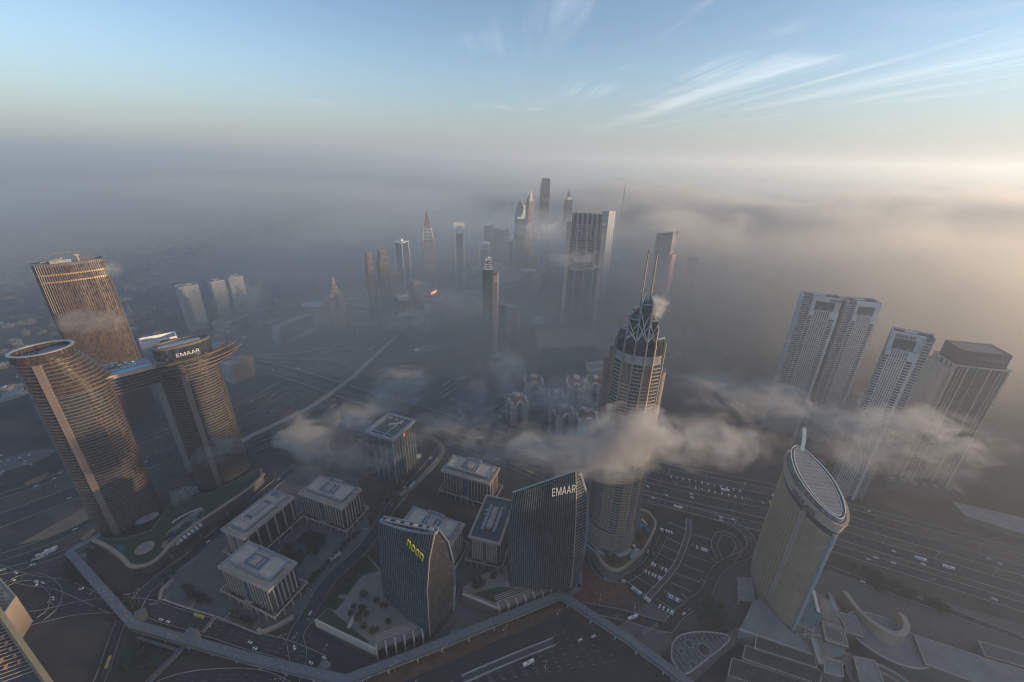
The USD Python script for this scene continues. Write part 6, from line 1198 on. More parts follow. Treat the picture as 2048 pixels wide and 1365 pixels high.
def roofs():
    def slab(name, label, px, z, m, louvre=False, edge='stone', parts=()):
        t = thing(name, label, 'roof', (0, 0, 0), 0, None); p = ccw(xy(*px, z=z)); part(t, 'body', MB().prism(p, 0, z), M['dark_concrete']); part(t, 'roof_sheet', MB().prism(grow(p, -.9), z + .004, z + .3), M[m]); part(t, 'parapet', MB().ring(p, grow(p, -.9), z + .002, z + 1.1), M[edge])
        if louvre:
            a, b, c_, d = [at(*q, z + 1)[:3] for q in px[:4]]; n = int(np.linalg.norm(b - a) / 2.0)
            for k in range(1, n): f = k / n; part(t, 'louvre_blade', MB().bar(a + (b - a) * f + (0, 0, -.2), d + (c_ - d) * f + (0, 0, -.2), .5, .7), M['louvre'])
        return t
    slab('louvred_roof', 'uppermost dark louvred roof below the oval roofed hotel', [(1512, 1272), (1630, 1312), (1634, 1338), (1508, 1298)], 20, 'roof_dark', True)
    slab('louvred_roof', 'middle dark louvred roof with a pale rim', [(1490, 1291), (1646, 1343), (1640, 1372), (1484, 1318)], 17, 'roof_dark', True)
    slab('louvred_roof', 'lowest dark louvred roof, cut by the bottom edge', [(1463, 1316), (1640, 1374), (1630, 1412), (1455, 1352)], 14, 'roof_dark', True)
    t = slab('flat_roof', 'pale flat roof with a sunken grey panel beside the blue pool', [(1642, 1242), (1689, 1260), (1697, 1296), (1650, 1282)], 20, 'roof_grey'); p = ccw(xy((1652, 1254), (1680, 1264), (1686, 1284), (1658, 1276), z=20.5)); part(t, 'sunken_panel', MB().prism(p, 20.1, 20.6), M['dark_concrete'])
    slab('flat_roof', 'pale flat roof stepping back toward the curled beige wall', [(1668, 1222), (1712, 1234), (1727, 1276), (1692, 1266), (1684, 1246)], 17, 'roof_grey')
    slab('flat_roof', 'small bright roof strip beside the pool parasols', [(1655, 1186), (1662, 1190), (1680, 1222), (1668, 1224)], 15, 'white_wall')
    slab('flat_roof', 'pale flat roof nearest the lower louvred roofs', [(1645, 1313), (1684, 1326), (1688, 1356), (1648, 1346)], 21, 'roof_grey')
    t = slab('flat_roof', 'long pale flat roof right of centre on the bottom edge', [(1706, 1313), (1750, 1322), (1772, 1376), (1722, 1376)], 20, 'roof_grey'); q = at(1726, 1332, 20.5); part(t, 'roof_dome', MB().cyl(q[0], q[1], 20.3, 21.4, 2.6, 1.2, 14), M['plant'])
    slab('flat_roof', 'narrow white roof ridge left of the lower flat roof', [(1621, 1277), (1632, 1280), (1648, 1330), (1636, 1328)], 22, 'white_wall')
    slab('flat_roof', 'dim brown roof between the pale roofs', [(1640, 1290), (1700, 1308), (1720, 1345), (1660, 1318)], 12, 'beige_dark')
    slab('wide_roof', 'huge plain flat roof at the lower right corner', [(1826, 1270), (1990, 1324), (2080, 1350), (2080, 1420), (1950, 1366), (1850, 1330)], 16, 'roof_grey')
    slab('wide_roof', 'plain roof beyond the huge one at the right edge', [(1955, 1282), (2100, 1325), (2100, 1350), (1970, 1314)], 14, 'dark_concrete')
    slab('wide_roof', 'long low shed roof beside the highway at the right edge', [(1905, 1005), (2100, 1050), (2100, 1085), (1930, 1032)], 10, 'roof_grey')
    t = thing('curled_wall', 'tall curling beige wall wrapped around a pale oval roof', 'building', (0, 0, 0)); zz = 26.0
    c = line([np.r_[at(x, y, z)[:2], z] for x, y, z in ((1690, 1184, 12), (1714, 1216, 18), (1746, 1245, 24), (1779, 1265, 28), (1800, 1269, 29), (1812, 1261, 27), (1813, 1248, 25), (1806, 1233, 22), (1797, 1226, 18))], 3)
    b = MB(); ribbon(b, c[:, :2], -2.2, 2.2, 0, c[:, 2]); part(t, 'curved_wall', b, M['beige'], smooth=40); b = MB(); ribbon(b, c[:, :2], -2.6, 2.6, c[:, 2] + .01, c[:, 2] + .8); part(t, 'coping', b, M['stone'])
    o = at(1774, 1278, 14); q = ell(o[0], o[1], 34, 24, 48, math.radians(-28)); part(t, 'oval_base', MB().prism(q, 0, 13), M['dark_concrete']); part(t, 'oval_roof', MB().prism(grow(q, .8), 13, 14), M['roof_grey']); part(t, 'roof_rim', MB().ring(grow(q, 1.3), grow(q, .3), 14.01, 15), M['white_wall'])
    t = thing('striped_roof', 'curved roof with dark crescent bands on the bottom edge', 'roof', (0, 0, 0)); o = at(1770, 1372, 14)
    part(t, 'base', MB().prism(ell(o[0], o[1], 30, 22, 40, -.4), 0, 13), M['dark_concrete'])
    for k, s in enumerate((1, .82, .64, .46)): part(t, 'roof_band', MB().prism(ell(o[0], o[1], 30 * s, 22 * s, 40, -.4), 13 + k * .5, 13.5 + k * .5), M['roof_grey' if k % 2 == 0 else 'roof_dark'])
    t = thing('paved_ramp', 'paved ramp with cross bars leading down to the bottom edge', 'ramp', (0, 0, 0)); a, b = at(1482, 1262, 6), at(1352, 1366, 6); L = np.linalg.norm(b - a)
    part(t, 'deck', MB().wbox(a, b, 0, L, -6, 6, 0, 5.6), M['dark_concrete'])
    for u in np.arange(1, L, 3.0): part(t, 'cross_bar', MB().wbox(a, b, u, u + .5, -5.4, 5.4, 5.6, 5.75), M['roof_grey'])
roofs()
c = at(1499, 1176, 10); t = thing('porch_roof', 'plain pale rectangular porch roof left of the oval roofed hotel', 'roof', (0, 0, 0)); p = ccw(xy((1474, 1153), (1503, 1156), (1512, 1205), (1476, 1200), z=10)); part(t, 'roof_sheet', MB().prism(p, 9, 10), M['roof_grey'])
for q in grow(p, -1): part(t, 'post', MB().box(q[0] - .5, q[0] + .5, q[1] - .5, q[1] + .5, 0, 9), M['concrete'])

# ================================================================== domed apartment blocks in the mist
def arched_block(label, x, y, z, rot=0, s=1.0):
    c = at(x, y, z); w = 34.0 * s
    t = thing('gabled_apartment_block', label, 'apartment block', (c[0], c[1], 0), rot, 'cream apartment blocks with red roofs'); p = rect(w, w)
    part(t, 'wall', MB().prism(p, 0, z), M['stone']); h = 11 * s
    part(t, 'red_roof', MB().loft([np.c_[grow(p, -1), np.full(4, z)], np.c_[p * .34, np.full(4, z + h)]]), M['red_roof'])
    for i in range(4):
        a, b = p[i], p[(i + 1) % 4]; n = 9; th = np.linspace(0, np.pi, n); L = w
        for k in range(n - 1):
            u0, u1 = L / 2 - 5.5 * s * math.cos(th[k]), L / 2 - 5.5 * s * math.cos(th[k + 1]); z0, z1 = z + 6.5 * s * math.sin(th[k]), z + 6.5 * s * math.sin(th[k + 1]); d = (b - a) / L; nn = np.array([d[1], -d[0]])
            part(t, 'arch_stone', MB().bar((*(a + d * u0 + nn * .6), z0), (*(a + d * u1 + nn * .6), z1), 3.2, 1.8), M['white'])
        part(t, 'arch_glass', MB().wbox(a, b, L / 2 - 4.6 * s, L / 2 + 4.6 * s, .2, .9, 6, z + 4), M['brown_glass'])
        for u in np.linspace(.06, .94, 8): part(t, 'pier', MB().wbox(a, b, L * u - .5, L * u + .5, -.1, .6, 0, z - 1), M['pale_stone'])
        for zz in np.arange(5, z - 2, 4.2): part(t, 'balcony', MB().wbox(a, b, L * .08, L * .3, -.1, 1.1, zz, zz + 1.2).wbox(a, b, L * .7, L * .92, -.1, 1.1, zz, zz + 1.2), M['pale_stone'])
        q = p[i] * .93; part(t, 'corner_turret', MB().box(q[0] - 2.4, q[0] + 2.4, q[1] - 2.4, q[1] + 2.4, 0, z + 4.5), M['pale_stone'])
    part(t, 'lantern', MB().cyl(0, 0, z + h - .5, z + h + 3, w * .17, w * .17, 8), M['white']); part(t, 'lantern_cap', MB().cyl(0, 0, z + h + 3, z + h + 6, w * .19, .4, 8), M['white_wall'])
for lab, x, y, z, rot, s in (('red roofed block standing at the left end of its far row', 1067, 763, 48, 4, 1.0), ('red roofed block second from the spired tower in the far row', 1152, 765, 48, -2, 1.0), ('red roofed block partly hidden by the spired tower', 1190, 764, 48, -6, .9), ('leftmost red roofed block, nearest the flyovers', 1034, 800, 46, 20, .9),
                             ('middle red roofed block of the front row in the mist', 1125, 824, 46, 18, .95), ('rightmost red roofed block of the front row in the mist', 1172, 832, 46, 8, .95), ('pale block in the middle of the red roofed group', 1112, 792, 40, 0, .8)):
    arched_block(lab, x, y, z, rot, s)
for lab, px, z in (('pale low row of houses joining two red roofed blocks', [(1088, 780), (1135, 780), (1135, 800), (1088, 800)], 30), ('long pale building with a white outlined roof left of the spired tower', [(1172, 728), (1216, 722), (1218, 738), (1176, 742)], 18)):
    p = ccw(xy(*px, z=z)); t = thing('low_row', lab, 'building', (0, 0, 0)); part(t, 'wall', MB().prism(p, 0, z), M['stone']); part(t, 'parapet', MB().ring(p, grow(p, -1.5), z + .01, z + 2), M['white']); part(t, 'roof', MB().prism(grow(p, -1.6), z + .01, z + .4), M['red_roof' if z > 20 else 'roof_grey'])
c = at(1062, 700, 16); t = thing('stilt_pavilion', 'small white pavilion on thin legs behind the gridded block', 'pavilion', (*at(1076, 650)[:2], 0), 20); part(t, 'body', MB().box(-13, 13, -9, 9, 11, 24), M['white_wall']); part(t, 'slab', MB().box(-17, 17, -13, 13, 9.5, 11), M['white'])
for x, y in ((-14, -10), (14, -10), (14, 10), (-14, 10)): part(t, 'leg', MB().box(x - .8, x + .8, y - .8, y + .8, 0, 9.5), M['white'])
for k in (-6, 0, 6): part(t, 'opening', MB().box(k - 2, k + 2, -9.2, -9, 14, 21), M['roof_dark'])
t = thing('hoarding_block', 'small dark building with a blank orange wall beside a car park', 'building', (*at(929, 768)[:2], 0), 18); part(t, 'body', MB().box(-13, 9, -8, 9, 0, 15), M['dark_concrete']); part(t, 'orange_wall', MB().box(9.01, 12, -9, 9, 0, 19), M['orange']); part(t, 'roof', MB().box(-12, 8, -7, 8, 15, 15.5), M['roof_grey'])
t = thing('depot', 'white roofed depot building beside the elevated road', 'building', (*at(855, 700)[:2], 0), 32); part(t, 'body', MB().box(-20, 20, -9, 9, 0, 9), M['white_wall']); part(t, 'roof', MB().box(-20.6, 20.6, -9.6, 9.6, 9.01, 10), M['roof_grey']); part(t, 'canopy', MB().box(-34, -22, -8, 8, 5, 6), M['white']); part(t, 'canopy_post', MB().box(-29, -28, -.5, .5, 0, 5), M['concrete'])
t = thing('site_hut', 'white roofed hut beside the curved brown ramp', 'hut', (*at(836, 916)[:2], 0), 30); part(t, 'roof', MB().box(-5, 5, -3, 3, 4, 5), M['white']); part(t, 'wall', MB().box(-4.5, 4.5, -2.6, 2.6, 0, 4), M['white_wall'])

# ================================================================== low houses reaching into the haze
def house(parent, w, d, h, x=0, y=0, mb=None):
    b = mb or MB(); b.box(x - w / 2, x + w / 2, y - d / 2, y + d / 2, 0, h); b.box(x - w / 2 + w * .1, x + w * .1, y - d / 2 + d * .2, y + d * .25, h, h + 3); return b
KH = []
for k, (w, d, h) in enumerate(((16, 14, 8), (22, 16, 9), (14, 20, 8), (28, 18, 12), (18, 18, 7), (36, 20, 15))):
    pr = proto(f'house_kind_{k}')
    part(pr, 'wall', MB().box(-w / 2, w / 2, -d / 2, d / 2, 0, h), M['house']); part(pr, 'roof', MB().box(-w / 2 + .5, w / 2 - .5, -d / 2 + .5, d / 2 - .5, h + .002, h + .4), M['house_roof']); part(pr, 'parapet', MB().ring(rect(w + .2, d + .2), rect(w - 1, d - 1), h + .004, h + 1), M['pale_stone'])
    part(pr, 'stair_house', MB().box(-w * .35, -w * .05, -d * .2, d * .2, h + .41, h + 3.2), M['white_wall'])
    for i in range(3): part(pr, 'window', MB().box(-w * .35 + i * w * .3, -w * .35 + i * w * .3 + w * .14, -d / 2 - .08, -d / 2, h * .35, h * .7), M['glass'])
    KH.append((pr, w, d, h))
footprints = [Polygon(rect(90, 60) + np.array(at(x, y)[:2])) for x, y in ((640, 680), (595, 680), (672, 660), (628, 625), (370, 668), (450, 655), (500, 640), (310, 850), (755, 640), (805, 690), (830, 640), (600, 720), (488, 770))]
def free(x, y):
    for c, *_ in ROADS:
        if np.min((c[:, 0] - x) ** 2 + (c[:, 1] - y) ** 2) < 34 ** 2: return False
    return not any(f.buffer(12).contains(Point(x, y)) for f in footprints)
ROADS = CARS
cand = []


hr = np.random.default_rng(11)
def lots(x0, x1, y0, y1, sx, sy, rot, keep):
    out = []; k, m = math.cos(rot), math.sin(rot)
    for i in np.arange(-6000, 6000, sx):
        for j in np.arange(-6000, 6000, sy):
            bx, by = i + (int(i / sx) // 5) * 22, j + (int(j / sy) // 2) * 14       # streets between blocks
            x, y = bx * k - by * m, bx * m + by * k
            if x0 < x < x1 and y0 < y < y1: out.append((x + hr.normal(0, 2.5), y + hr.normal(0, 2.5), rot))
    return [o for o in out if hr.random() < keep(o[0], o[1])]
dens = lambda x, y: .95 * (0.35 + .65 * (math.sin(x * .0021 + 1) * math.sin(y * .0017 + x * .0008) > -.35)) * max(.15, 1 - math.hypot(x, y) / 6500)
left = [o for o in lots(-4600, -150, 1000, 4800, 22, 20, math.radians(22), dens) if o[1] > 1000 and o[0] < -.12 * o[1] - 60 and math.hypot(o[0], o[1]) > 1060 and free(o[0], o[1])]
left += [o for o in lots(-2600, -700, 550, 1100, 23, 21, math.radians(22), dens) if o[0] < -1000 + (o[1] - 700) * .3 and free(o[0], o[1])]
right = [o for o in lots(230, 1700, 560, 1700, 22, 20, math.radians(-14), lambda x, y: .8 * (math.sin(x * .011) * math.sin(y * .009 + .7) > -.3)) if o[1] > 560 + .12 * abs(o[0] - 250) and math.hypot(o[0], o[1]) > 640 and free(o[0], o[1]) and not (440 < o[0] < 720 and o[1] < 780)]
left.sort(key=lambda o: math.hypot(o[0], o[1])); right.sort(key=lambda o: math.hypot(o[0], o[1]))
def place(lst, n, lab, grp, name='house'):
    for x, y, rot in lst[:n]:
        pr, w, d, h = KH[hr.choice(6, p=[.27, .2, .2, .13, .16, .04])]; copy(pr, name, lab, 'house', (x, y, 0), math.degrees(rot) + hr.choice((0, 90)), grp, .8 + hr.random() * .35)
    b = MB()
    for x, y, rot in lst[n:]:
        w, d, h = hr.uniform(11, 24), hr.uniform(10, 18), hr.choice((5, 7, 8, 8, 9, 12)); k, m = math.cos(rot), math.sin(rot); q = rect(w, d) @ np.array([[k, m], [-m, k]]) + (x, y)
        b.prism(q, 0, h); q2 = rect(w * .4, d * .45, -w * .1, 0) @ np.array([[k, m], [-m, k]]) + (x, y); b.prism(q2, h, h + 2.8)
    if b.v: struct('distant_houses', b, M['house'], 'stuff', 'low pale houses spreading into the bluish haze')
place(left, 200, 'pale flat roofed house in the dense quarter beyond the round towers', 'flat roofed houses beyond the round towers')
place(right, 95, 'pale flat roofed house in the quarter between the spired tower and the pale towers', 'flat roofed houses right of the spired tower')

# ================================================================== trees
def tree_proto(name, h, r, seed, palm=False):
    pr = proto(name); rr = np.random.default_rng(seed)
    part(pr, 'trunk', MB().cyl(0, 0, 0, h * .62, .22 if not palm else .2, .12, 7), M['bark'])
    b = MB()
    if palm:
        for k in range(13):
            a = k * 2.4; d = np.array([math.cos(a), math.sin(a)]); w = np.array([-d[1], d[0]]) * .45; z = h * .62
            p0, p1, p2 = np.array([0, 0, z]), np.array([*(d * r * .6), z + .9 - .5 * (k % 3)]), np.array([*(d * r), z - .6 - .7 * (k % 3)]); W3 = np.array([*w, 0])
            b.add([p0 - W3 * .3, p0 + W3 * .3, p1 + W3, p1 - W3, p2 + W3 * .2, p2 - W3 * .2], [[0, 1, 2, 3], [3, 2, 4, 5]])
    else:
        for k in range(5): a = k * 1.3; part(pr, 'limb', MB().bar((0, 0, h * .4), (math.cos(a) * r * .5, math.sin(a) * r * .5, h * .68), .12), M['bark'])
        n = 150; d = rr.normal(size=(n, 3)); d /= np.linalg.norm(d, axis=1, keepdims=True); rad = rr.uniform(.35, 1, n) ** .5; lob = 1 + .28 * np.sin(d[:, 0] * 4 + seed) * np.cos(d[:, 1] * 5)
        c = d * (rad * lob)[:, None] * (r, r, h * .32) + (0, 0, h * .68)
        for q in c:
            u = rr.normal(size=3); u /= np.linalg.norm(u); v = np.cross(u, rr.normal(size=3)); v /= np.linalg.norm(v); s = r * rr.uniform(.16, .3); b.add([q - u * s, q + v * s, q + u * s, q - v * s], [[0, 1, 2, 3]])
    part(pr, 'crown', b, M['foliage']); return pr
TP = [tree_proto('round_tree_kind_0', 6.5, 3.0, 3), tree_proto('round_tree_kind_1', 5.2, 2.4, 5), tree_proto('round_tree_kind_2', 8, 3.6, 8), tree_proto('palm_kind', 9, 3.2, 9, True)]
def trees(px, n, lab, grp, z=0.0, kinds=(0, 1, 2), area=True, s=1.0):
    rr = np.random.default_rng(len(grp) * 7 + n); P = Polygon(xy(*px, z=z)).buffer(0) if area else None; L = None if area else line(xy(*px, z=z), 1.0)
    k = 0
    while k < n:
        if area:
            x0, y0, x1, y1 = P.bounds; q = np.array([rr.uniform(x0, x1), rr.uniform(y0, y1)])
            if not P.contains(Point(*q)): continue
        else: q = L[int((k + .5) / n * (len(L) - 1))] + rr.normal(0, .6, 2)
        kd = rr.choice(kinds); copy(TP[kd], 'palm_tree' if kd == 3 else 'tree', lab, 'tree', (q[0], q[1], z), rr.uniform(0, 360), grp, s * rr.uniform(.8, 1.25)); k += 1
trees([(680, 1230), (720, 1190), (770, 1210), (790, 1240), (740, 1275)], 15, 'small round tree on the podium before the yellow lettered tower', 'trees on the left podium', 13)
trees([(935, 1165), (1010, 1135), (1012, 1150), (940, 1185)], 9, 'small tree on the podium left of the white lettered tower', 'trees on the right podium', 13)
trees([(655, 1215), (700, 1165), (735, 1120)], 14, 'garden tree beside the street left of the yellow lettered tower', 'trees along the podium edge', 13, area=False)
trees([(340, 1180), (420, 1215), (520, 1258), (500, 1240), (430, 1205), (370, 1170)], 20, 'dark tree on the paving below the nearest stone block', 'trees below the nearest stone block')
trees([(555, 1110), (610, 1070), (650, 1078), (640, 1110), (590, 1140), (570, 1130)], 26, 'dark tree in the garden between the stone blocks', 'trees in the square garden')
trees([(600, 1195), (660, 1125), (720, 1065)], 14, 'street tree along the road beside the stone square', 'street trees by the square', area=False)
trees([(330, 1172), (362, 1130), (430, 1070), (500, 1010)], 14, 'street tree between the stone square and the terrace road', 'street trees by the terrace', area=False)
trees([(262, 1240), (275, 1225), (250, 1195), (232, 1180)], 7, 'tree by the footbridge elbow at lower left', 'trees at the footbridge elbow', area=False)
trees([(125, 1135), (150, 1122), (172, 1140), (176, 1165), (150, 1176), (130, 1160)], 16, 'dark tree in the round bed left of the footbridge', 'trees in the round bed')
trees([(700, 1362), (860, 1305), (1121, 1208)], 34, 'low tree on the brown bank below the footbridge', 'trees on the brown bank', area=False, s=.8)
trees([(262, 1284), (340, 1301), (290, 1355), (240, 1340)], 10, 'tree on the dark lawn below the footbridge', 'trees on the dark lawn')
trees([(1195, 1088), (1208, 1112), (1222, 1128), (1245, 1132), (1235, 1120), (1212, 1100)], 16, 'palm on the pool terrace of the spired tower', 'palms on the pool terrace', 21, (3, 1))
trees([(1270, 1080), (1300, 1045), (1303, 1062), (1280, 1092)], 8, 'shrubby tree at the right edge of the pool terrace', 'trees right on the pool terrace', 21, (1,))
trees([(220, 1105), (300, 1125), (330, 1080), (420, 1020), (400, 1040), (300, 1110)], 24, 'palm or shrub in the garden at the feet of the round towers', 'garden trees of the round towers', 14, (1, 3), s=.8)
trees([(1080, 705), (1235, 695), (1238, 738), (1085, 755)], 60, 'dark tree in the park left of the spired tower', 'trees in the misty park', s=1.5)
trees([(860, 690), (1000, 720), (1010, 760), (900, 735)], 18, 'tree in the misty ground below the narrow glass tower', 'trees below the narrow tower', s=1.4)
trees([(1375, 1240), (1400, 1210), (1430, 1190), (1455, 1230), (1440, 1262), (1380, 1262)], 22, 'tree around the drive left of the oval roofed hotel', 'trees by the hotel drive')
trees([(1690, 1120), (1760, 1160), (1900, 1215), (1890, 1230), (1750, 1185)], 26, 'dim tree along the highway edge right of the hotel', 'trees along the right highway edge', s=1.2)
trees([(660, 1000), (760, 1000), (830, 960), (780, 1030), (690, 1030)], 16, 'dim tree on the misty ground before the square grey tower', 'trees by the square grey tower')
trees([(520, 830), (600, 790), (640, 810), (560, 840)], 14, 'dim shrub inside the loop ramp of the interchange', 'trees in the loop ramp')

# ================================================================== street lamps and vehicles
pr = proto('street_lamp_kind'); part(pr, 'pole', MB().cyl(0, 0, 0, 11.5, .2, .12, 6), M['steel']); arm_ = part(pr, 'arm', MB().bar((-2.4, 0, 11.6), (2.4, 0, 11.6), .2), M['steel']); part(arm_, 'lamp_head', MB().box(-3.2, -2.2, -.3, .3, 11.4, 11.7), M['white']); part(arm_, 'lamp_head', MB().box(2.2, 3.2, -.3, .3, 11.4, 11.7), M['white'])
nl = 0
for c, zz, w, gap in LAMPS:
    if not gap: continue
    L = np.r_[0, np.cumsum(np.linalg.norm(np.diff(c, axis=0), axis=1))]; n = normals(c); zc = np.broadcast_to(zz, (len(c),))
    for s in np.arange(gap * .4, L[-1], gap):
        i = min(np.searchsorted(L, s), len(c) - 1); p = c[i] + n[i] * (w + 1.2)
        if np.hypot(*p) > 820 or nl > 110: continue
        d = n[i]; copy(pr, 'street_lamp', 'thin two armed street lamp at the kerb', 'street lamp', (p[0], p[1], zc[i] - .3), math.degrees(math.atan2(d[1], d[0])), 'two armed street lamps along the kerbs'); nl += 1
for k, (x, y) in enumerate(((735, 1375), (790, 1345), (890, 1310), (1010, 1272), (1116, 1240), (830, 1385), (1090, 1345))):
    p = at(x, y); copy(pr, 'street_lamp', 'thin two armed street lamp at the kerb', 'street lamp', (p[0], p[1], .5), 30 + k * 7, 'two armed street lamps along the kerbs', 1.1)
def car_proto(name, m, kind=0):
    pr = proto(name)
    L, W, H = ((4.6, 1.85, .75), (4.8, 1.95, .95), (11.5, 2.5, 2.7))[kind]
    prof = [(-L / 2, .35), (L / 2, .35), (L / 2, .35 + H * .75), (L * .32, .35 + H), (-L * .46, .35 + H), (-L / 2, .35 + H * .85)] if kind < 2 else [(-L / 2, .5), (L / 2, .5), (L / 2, .5 + H), (-L / 2, .5 + H)]
    def side_prism(pr2, y0, y1): n = len(pr2); v = [(x, y0, z) for x, z in pr2] + [(x, y1, z) for x, z in pr2]; i = np.arange(n); j = (i + 1) % n; b = MB(); b.add(v, np.c_[i, j, j + n, i + n]); t_ = caps(np.array(pr2, float)); b.f.append(np.vstack([t_, t_[:, ::-1] + n])); return b
    part(pr, 'body', side_prism(prof, -W / 2, W / 2), m)
    if kind < 2:
        h0, h1 = .35 + H, .35 + H + (.55 if kind == 0 else .7); back = -L * (.36 if kind == 0 else .47)
        part(pr, 'cabin', side_prism([(back, h0), (L * .2, h0), (L * .07, h1), (back * .78, h1)], -W * .44, W * .44), M['glass']); part(pr, 'roof', MB().box(back * .76, L * .065, -W * .4, W * .4, h1 + .005, h1 + .05), m)
    else: part(pr, 'window_band', MB().box(-L * .48, L * .5 + .02, -W / 2 - .02, W / 2 + .02, 1.9, 2.7), M['glass']); part(pr, 'roof_unit', MB().box(-2, 1, -.8, .8, .5 + H, .8 + H), M['white_wall'])
    for x in (-L * .31, L * .31):
        for y in (-W / 2, W / 2): t_ = trimesh.creation.cylinder(.36 if kind < 2 else .5, .24, sections=10); t_.apply_transform(trimesh.transformations.rotation_matrix(np.pi / 2, [1, 0, 0])); t_.apply_translation((x, y * .94, .36 if kind < 2 else .5)); w_ = part(pr, 'wheel', MB().tm(t_), M['tyre']); part(w_, 'rim', MB().box(x - .2, x + .2, y * 1.07 - .012, y * 1.07 + .012, .2, .52), M['steel'])
    part(pr, 'headlight', MB().box(L / 2, L / 2 + .04, -W * .42, -W * .25, .6, .8), M['white']); part(pr, 'headlight', MB().box(L / 2, L / 2 + .04, W * .25, W * .42, .6, .8), M['white'])
    return pr
CP = {'white': (car_proto('white_car_kind', M['car_white']), 'white car', 'car'), 'grey': (car_proto('grey_car_kind', M['car_grey']), 'grey car', 'car'), 'dark': (car_proto('dark_car_kind', M['car_dark'], 1), 'dark car', 'car'), 'suv': (car_proto('white_suv_kind', M['car_white'], 1), 'white tall car', 'car'), 'red': (car_proto('red_car_kind', M['car_red']), 'red car', 'car'),
      'bus': (car_proto('white_bus_kind', M['car_white'], 2), 'white bus', 'bus'), 'ybus': (car_proto('yellow_bus_kind', M['bus_yellow'], 2), 'yellow bus', 'bus')}
cr = np.random.default_rng(23)
def put_car(kind, p, z, rot, where, grp):
    pr, lab, cat = CP[kind]; copy(pr, 'bus' if cat == 'bus' else 'car', f'{lab} {where}', cat, (p[0], p[1], z), rot, lab + 's ' + where)
WHERE = {'cars on the wide highway': 'driving on the wide highway crossing the right half', 'cars on the highway behind the twin towers': 'on the highway passing behind the round towers', 'cars on the small streets': 'on the streets around the stone square and footbridge', 'cars by the hotel with the oval roof': 'on the winding street by the oval roofed hotel', 'cars on the flyovers': 'on the ramps of the interchange', 'cars parked in rows beside the highway': 'parked in the rows beside the wide highway'}
for c, zz, width, lanes, n_cars, grp in CARS:
    if not n_cars: continue
    L = np.r_[0, np.cumsum(np.linalg.norm(np.diff(c, axis=0), axis=1))]; n = normals(c); zc = np.broadcast_to(zz, (len(c),)); parked = 'parked' in grp
    for k in range(n_cars):
        s = (k + .5) / n_cars * L[-1] if parked else cr.uniform(0, L[-1]); i = min(np.searchsorted(L, s), len(c) - 1); o = 0 if parked else -width / 2 + width * (cr.integers(lanes) + .5) / lanes
        p = c[i] + n[i] * o
        if np.hypot(*p) > 1100: continue
        ang = math.degrees(math.atan2(-n[i][0], n[i][1])) + (180 if o > 0 else 0) + (90 if parked else 0)
        put_car(cr.choice(['white', 'grey', 'dark', 'suv', 'red', 'bus', 'ybus'], p=[.38, .18, .16, .17, .03, .05, .03]), p, zc[i] + .02, ang, WHERE.get(grp, 'on a street'), grp)
for (x0, y0), (x1, y1), n, rot in (((1278, 1096), (1310, 1112), 5, 60), ((1300, 1128), (1335, 1144), 8, 60), ((1262, 1175), (1300, 1205), 9, 45), ((1388, 1095), (1415, 1104), 8, 70), ((1330, 1190), (1362, 1206), 8, 55), ((1318, 1060), (1345, 1068), 5, 80), ((1290, 1145), (1325, 1160), 6, 60), ((1318, 1214), (1348, 1230), 6, 55)):
    for k in range(n):
        f = (k + cr.uniform(.2, .8)) / n; p = at(x0 + (x1 - x0) * f, y0 + (y1 - y0) * f); put_car(cr.choice(['white', 'grey', 'dark', 'suv'], p=[.45, .2, .15, .2]), p, 1.0, rot, 'parked in the curved car park before the spired tower', '')
for k in range(42):
    i, j = k % 14, k // 14; p = at(868 + i * 3.4 + j * 7, 786 - i * 2.4 + j * 6); put_car(cr.choice(['white', 'grey', 'dark', 'suv'], p=[.4, .25, .2, .15]), p, 1.0, 40, 'parked in the open lot beside the orange wall', '')
for k in range(10): p = at(70 + k * 4.3, 1121 - k * 2.4 + (k % 2) * 3); put_car(cr.choice(['white', 'suv', 'bus'], p=[.5, .2, .3]), p, 1.0, 40, 'parked along the road left of the footbridge', '')
for x, y, rot, kd in ((1057, 1329, 25, 'bus'), (1160, 1282, 25, 'white'), (1187, 1275, 25, 'white'), (1194, 1290, 25, 'dark'), (1265, 1238, 20, 'bus'), (1284, 1242, 20, 'red'), (236, 1180, 40, 'white'), (163, 1180, 20, 'white'), (75, 1170, -50, 'white'), (102, 1178, -50, 'dark')):
    p = at(x, y); put_car(kd, p, 1.0, rot, 'on the dark boulevard under the footbridge' if x > 300 else 'at the junction by the footbridge bend', '')

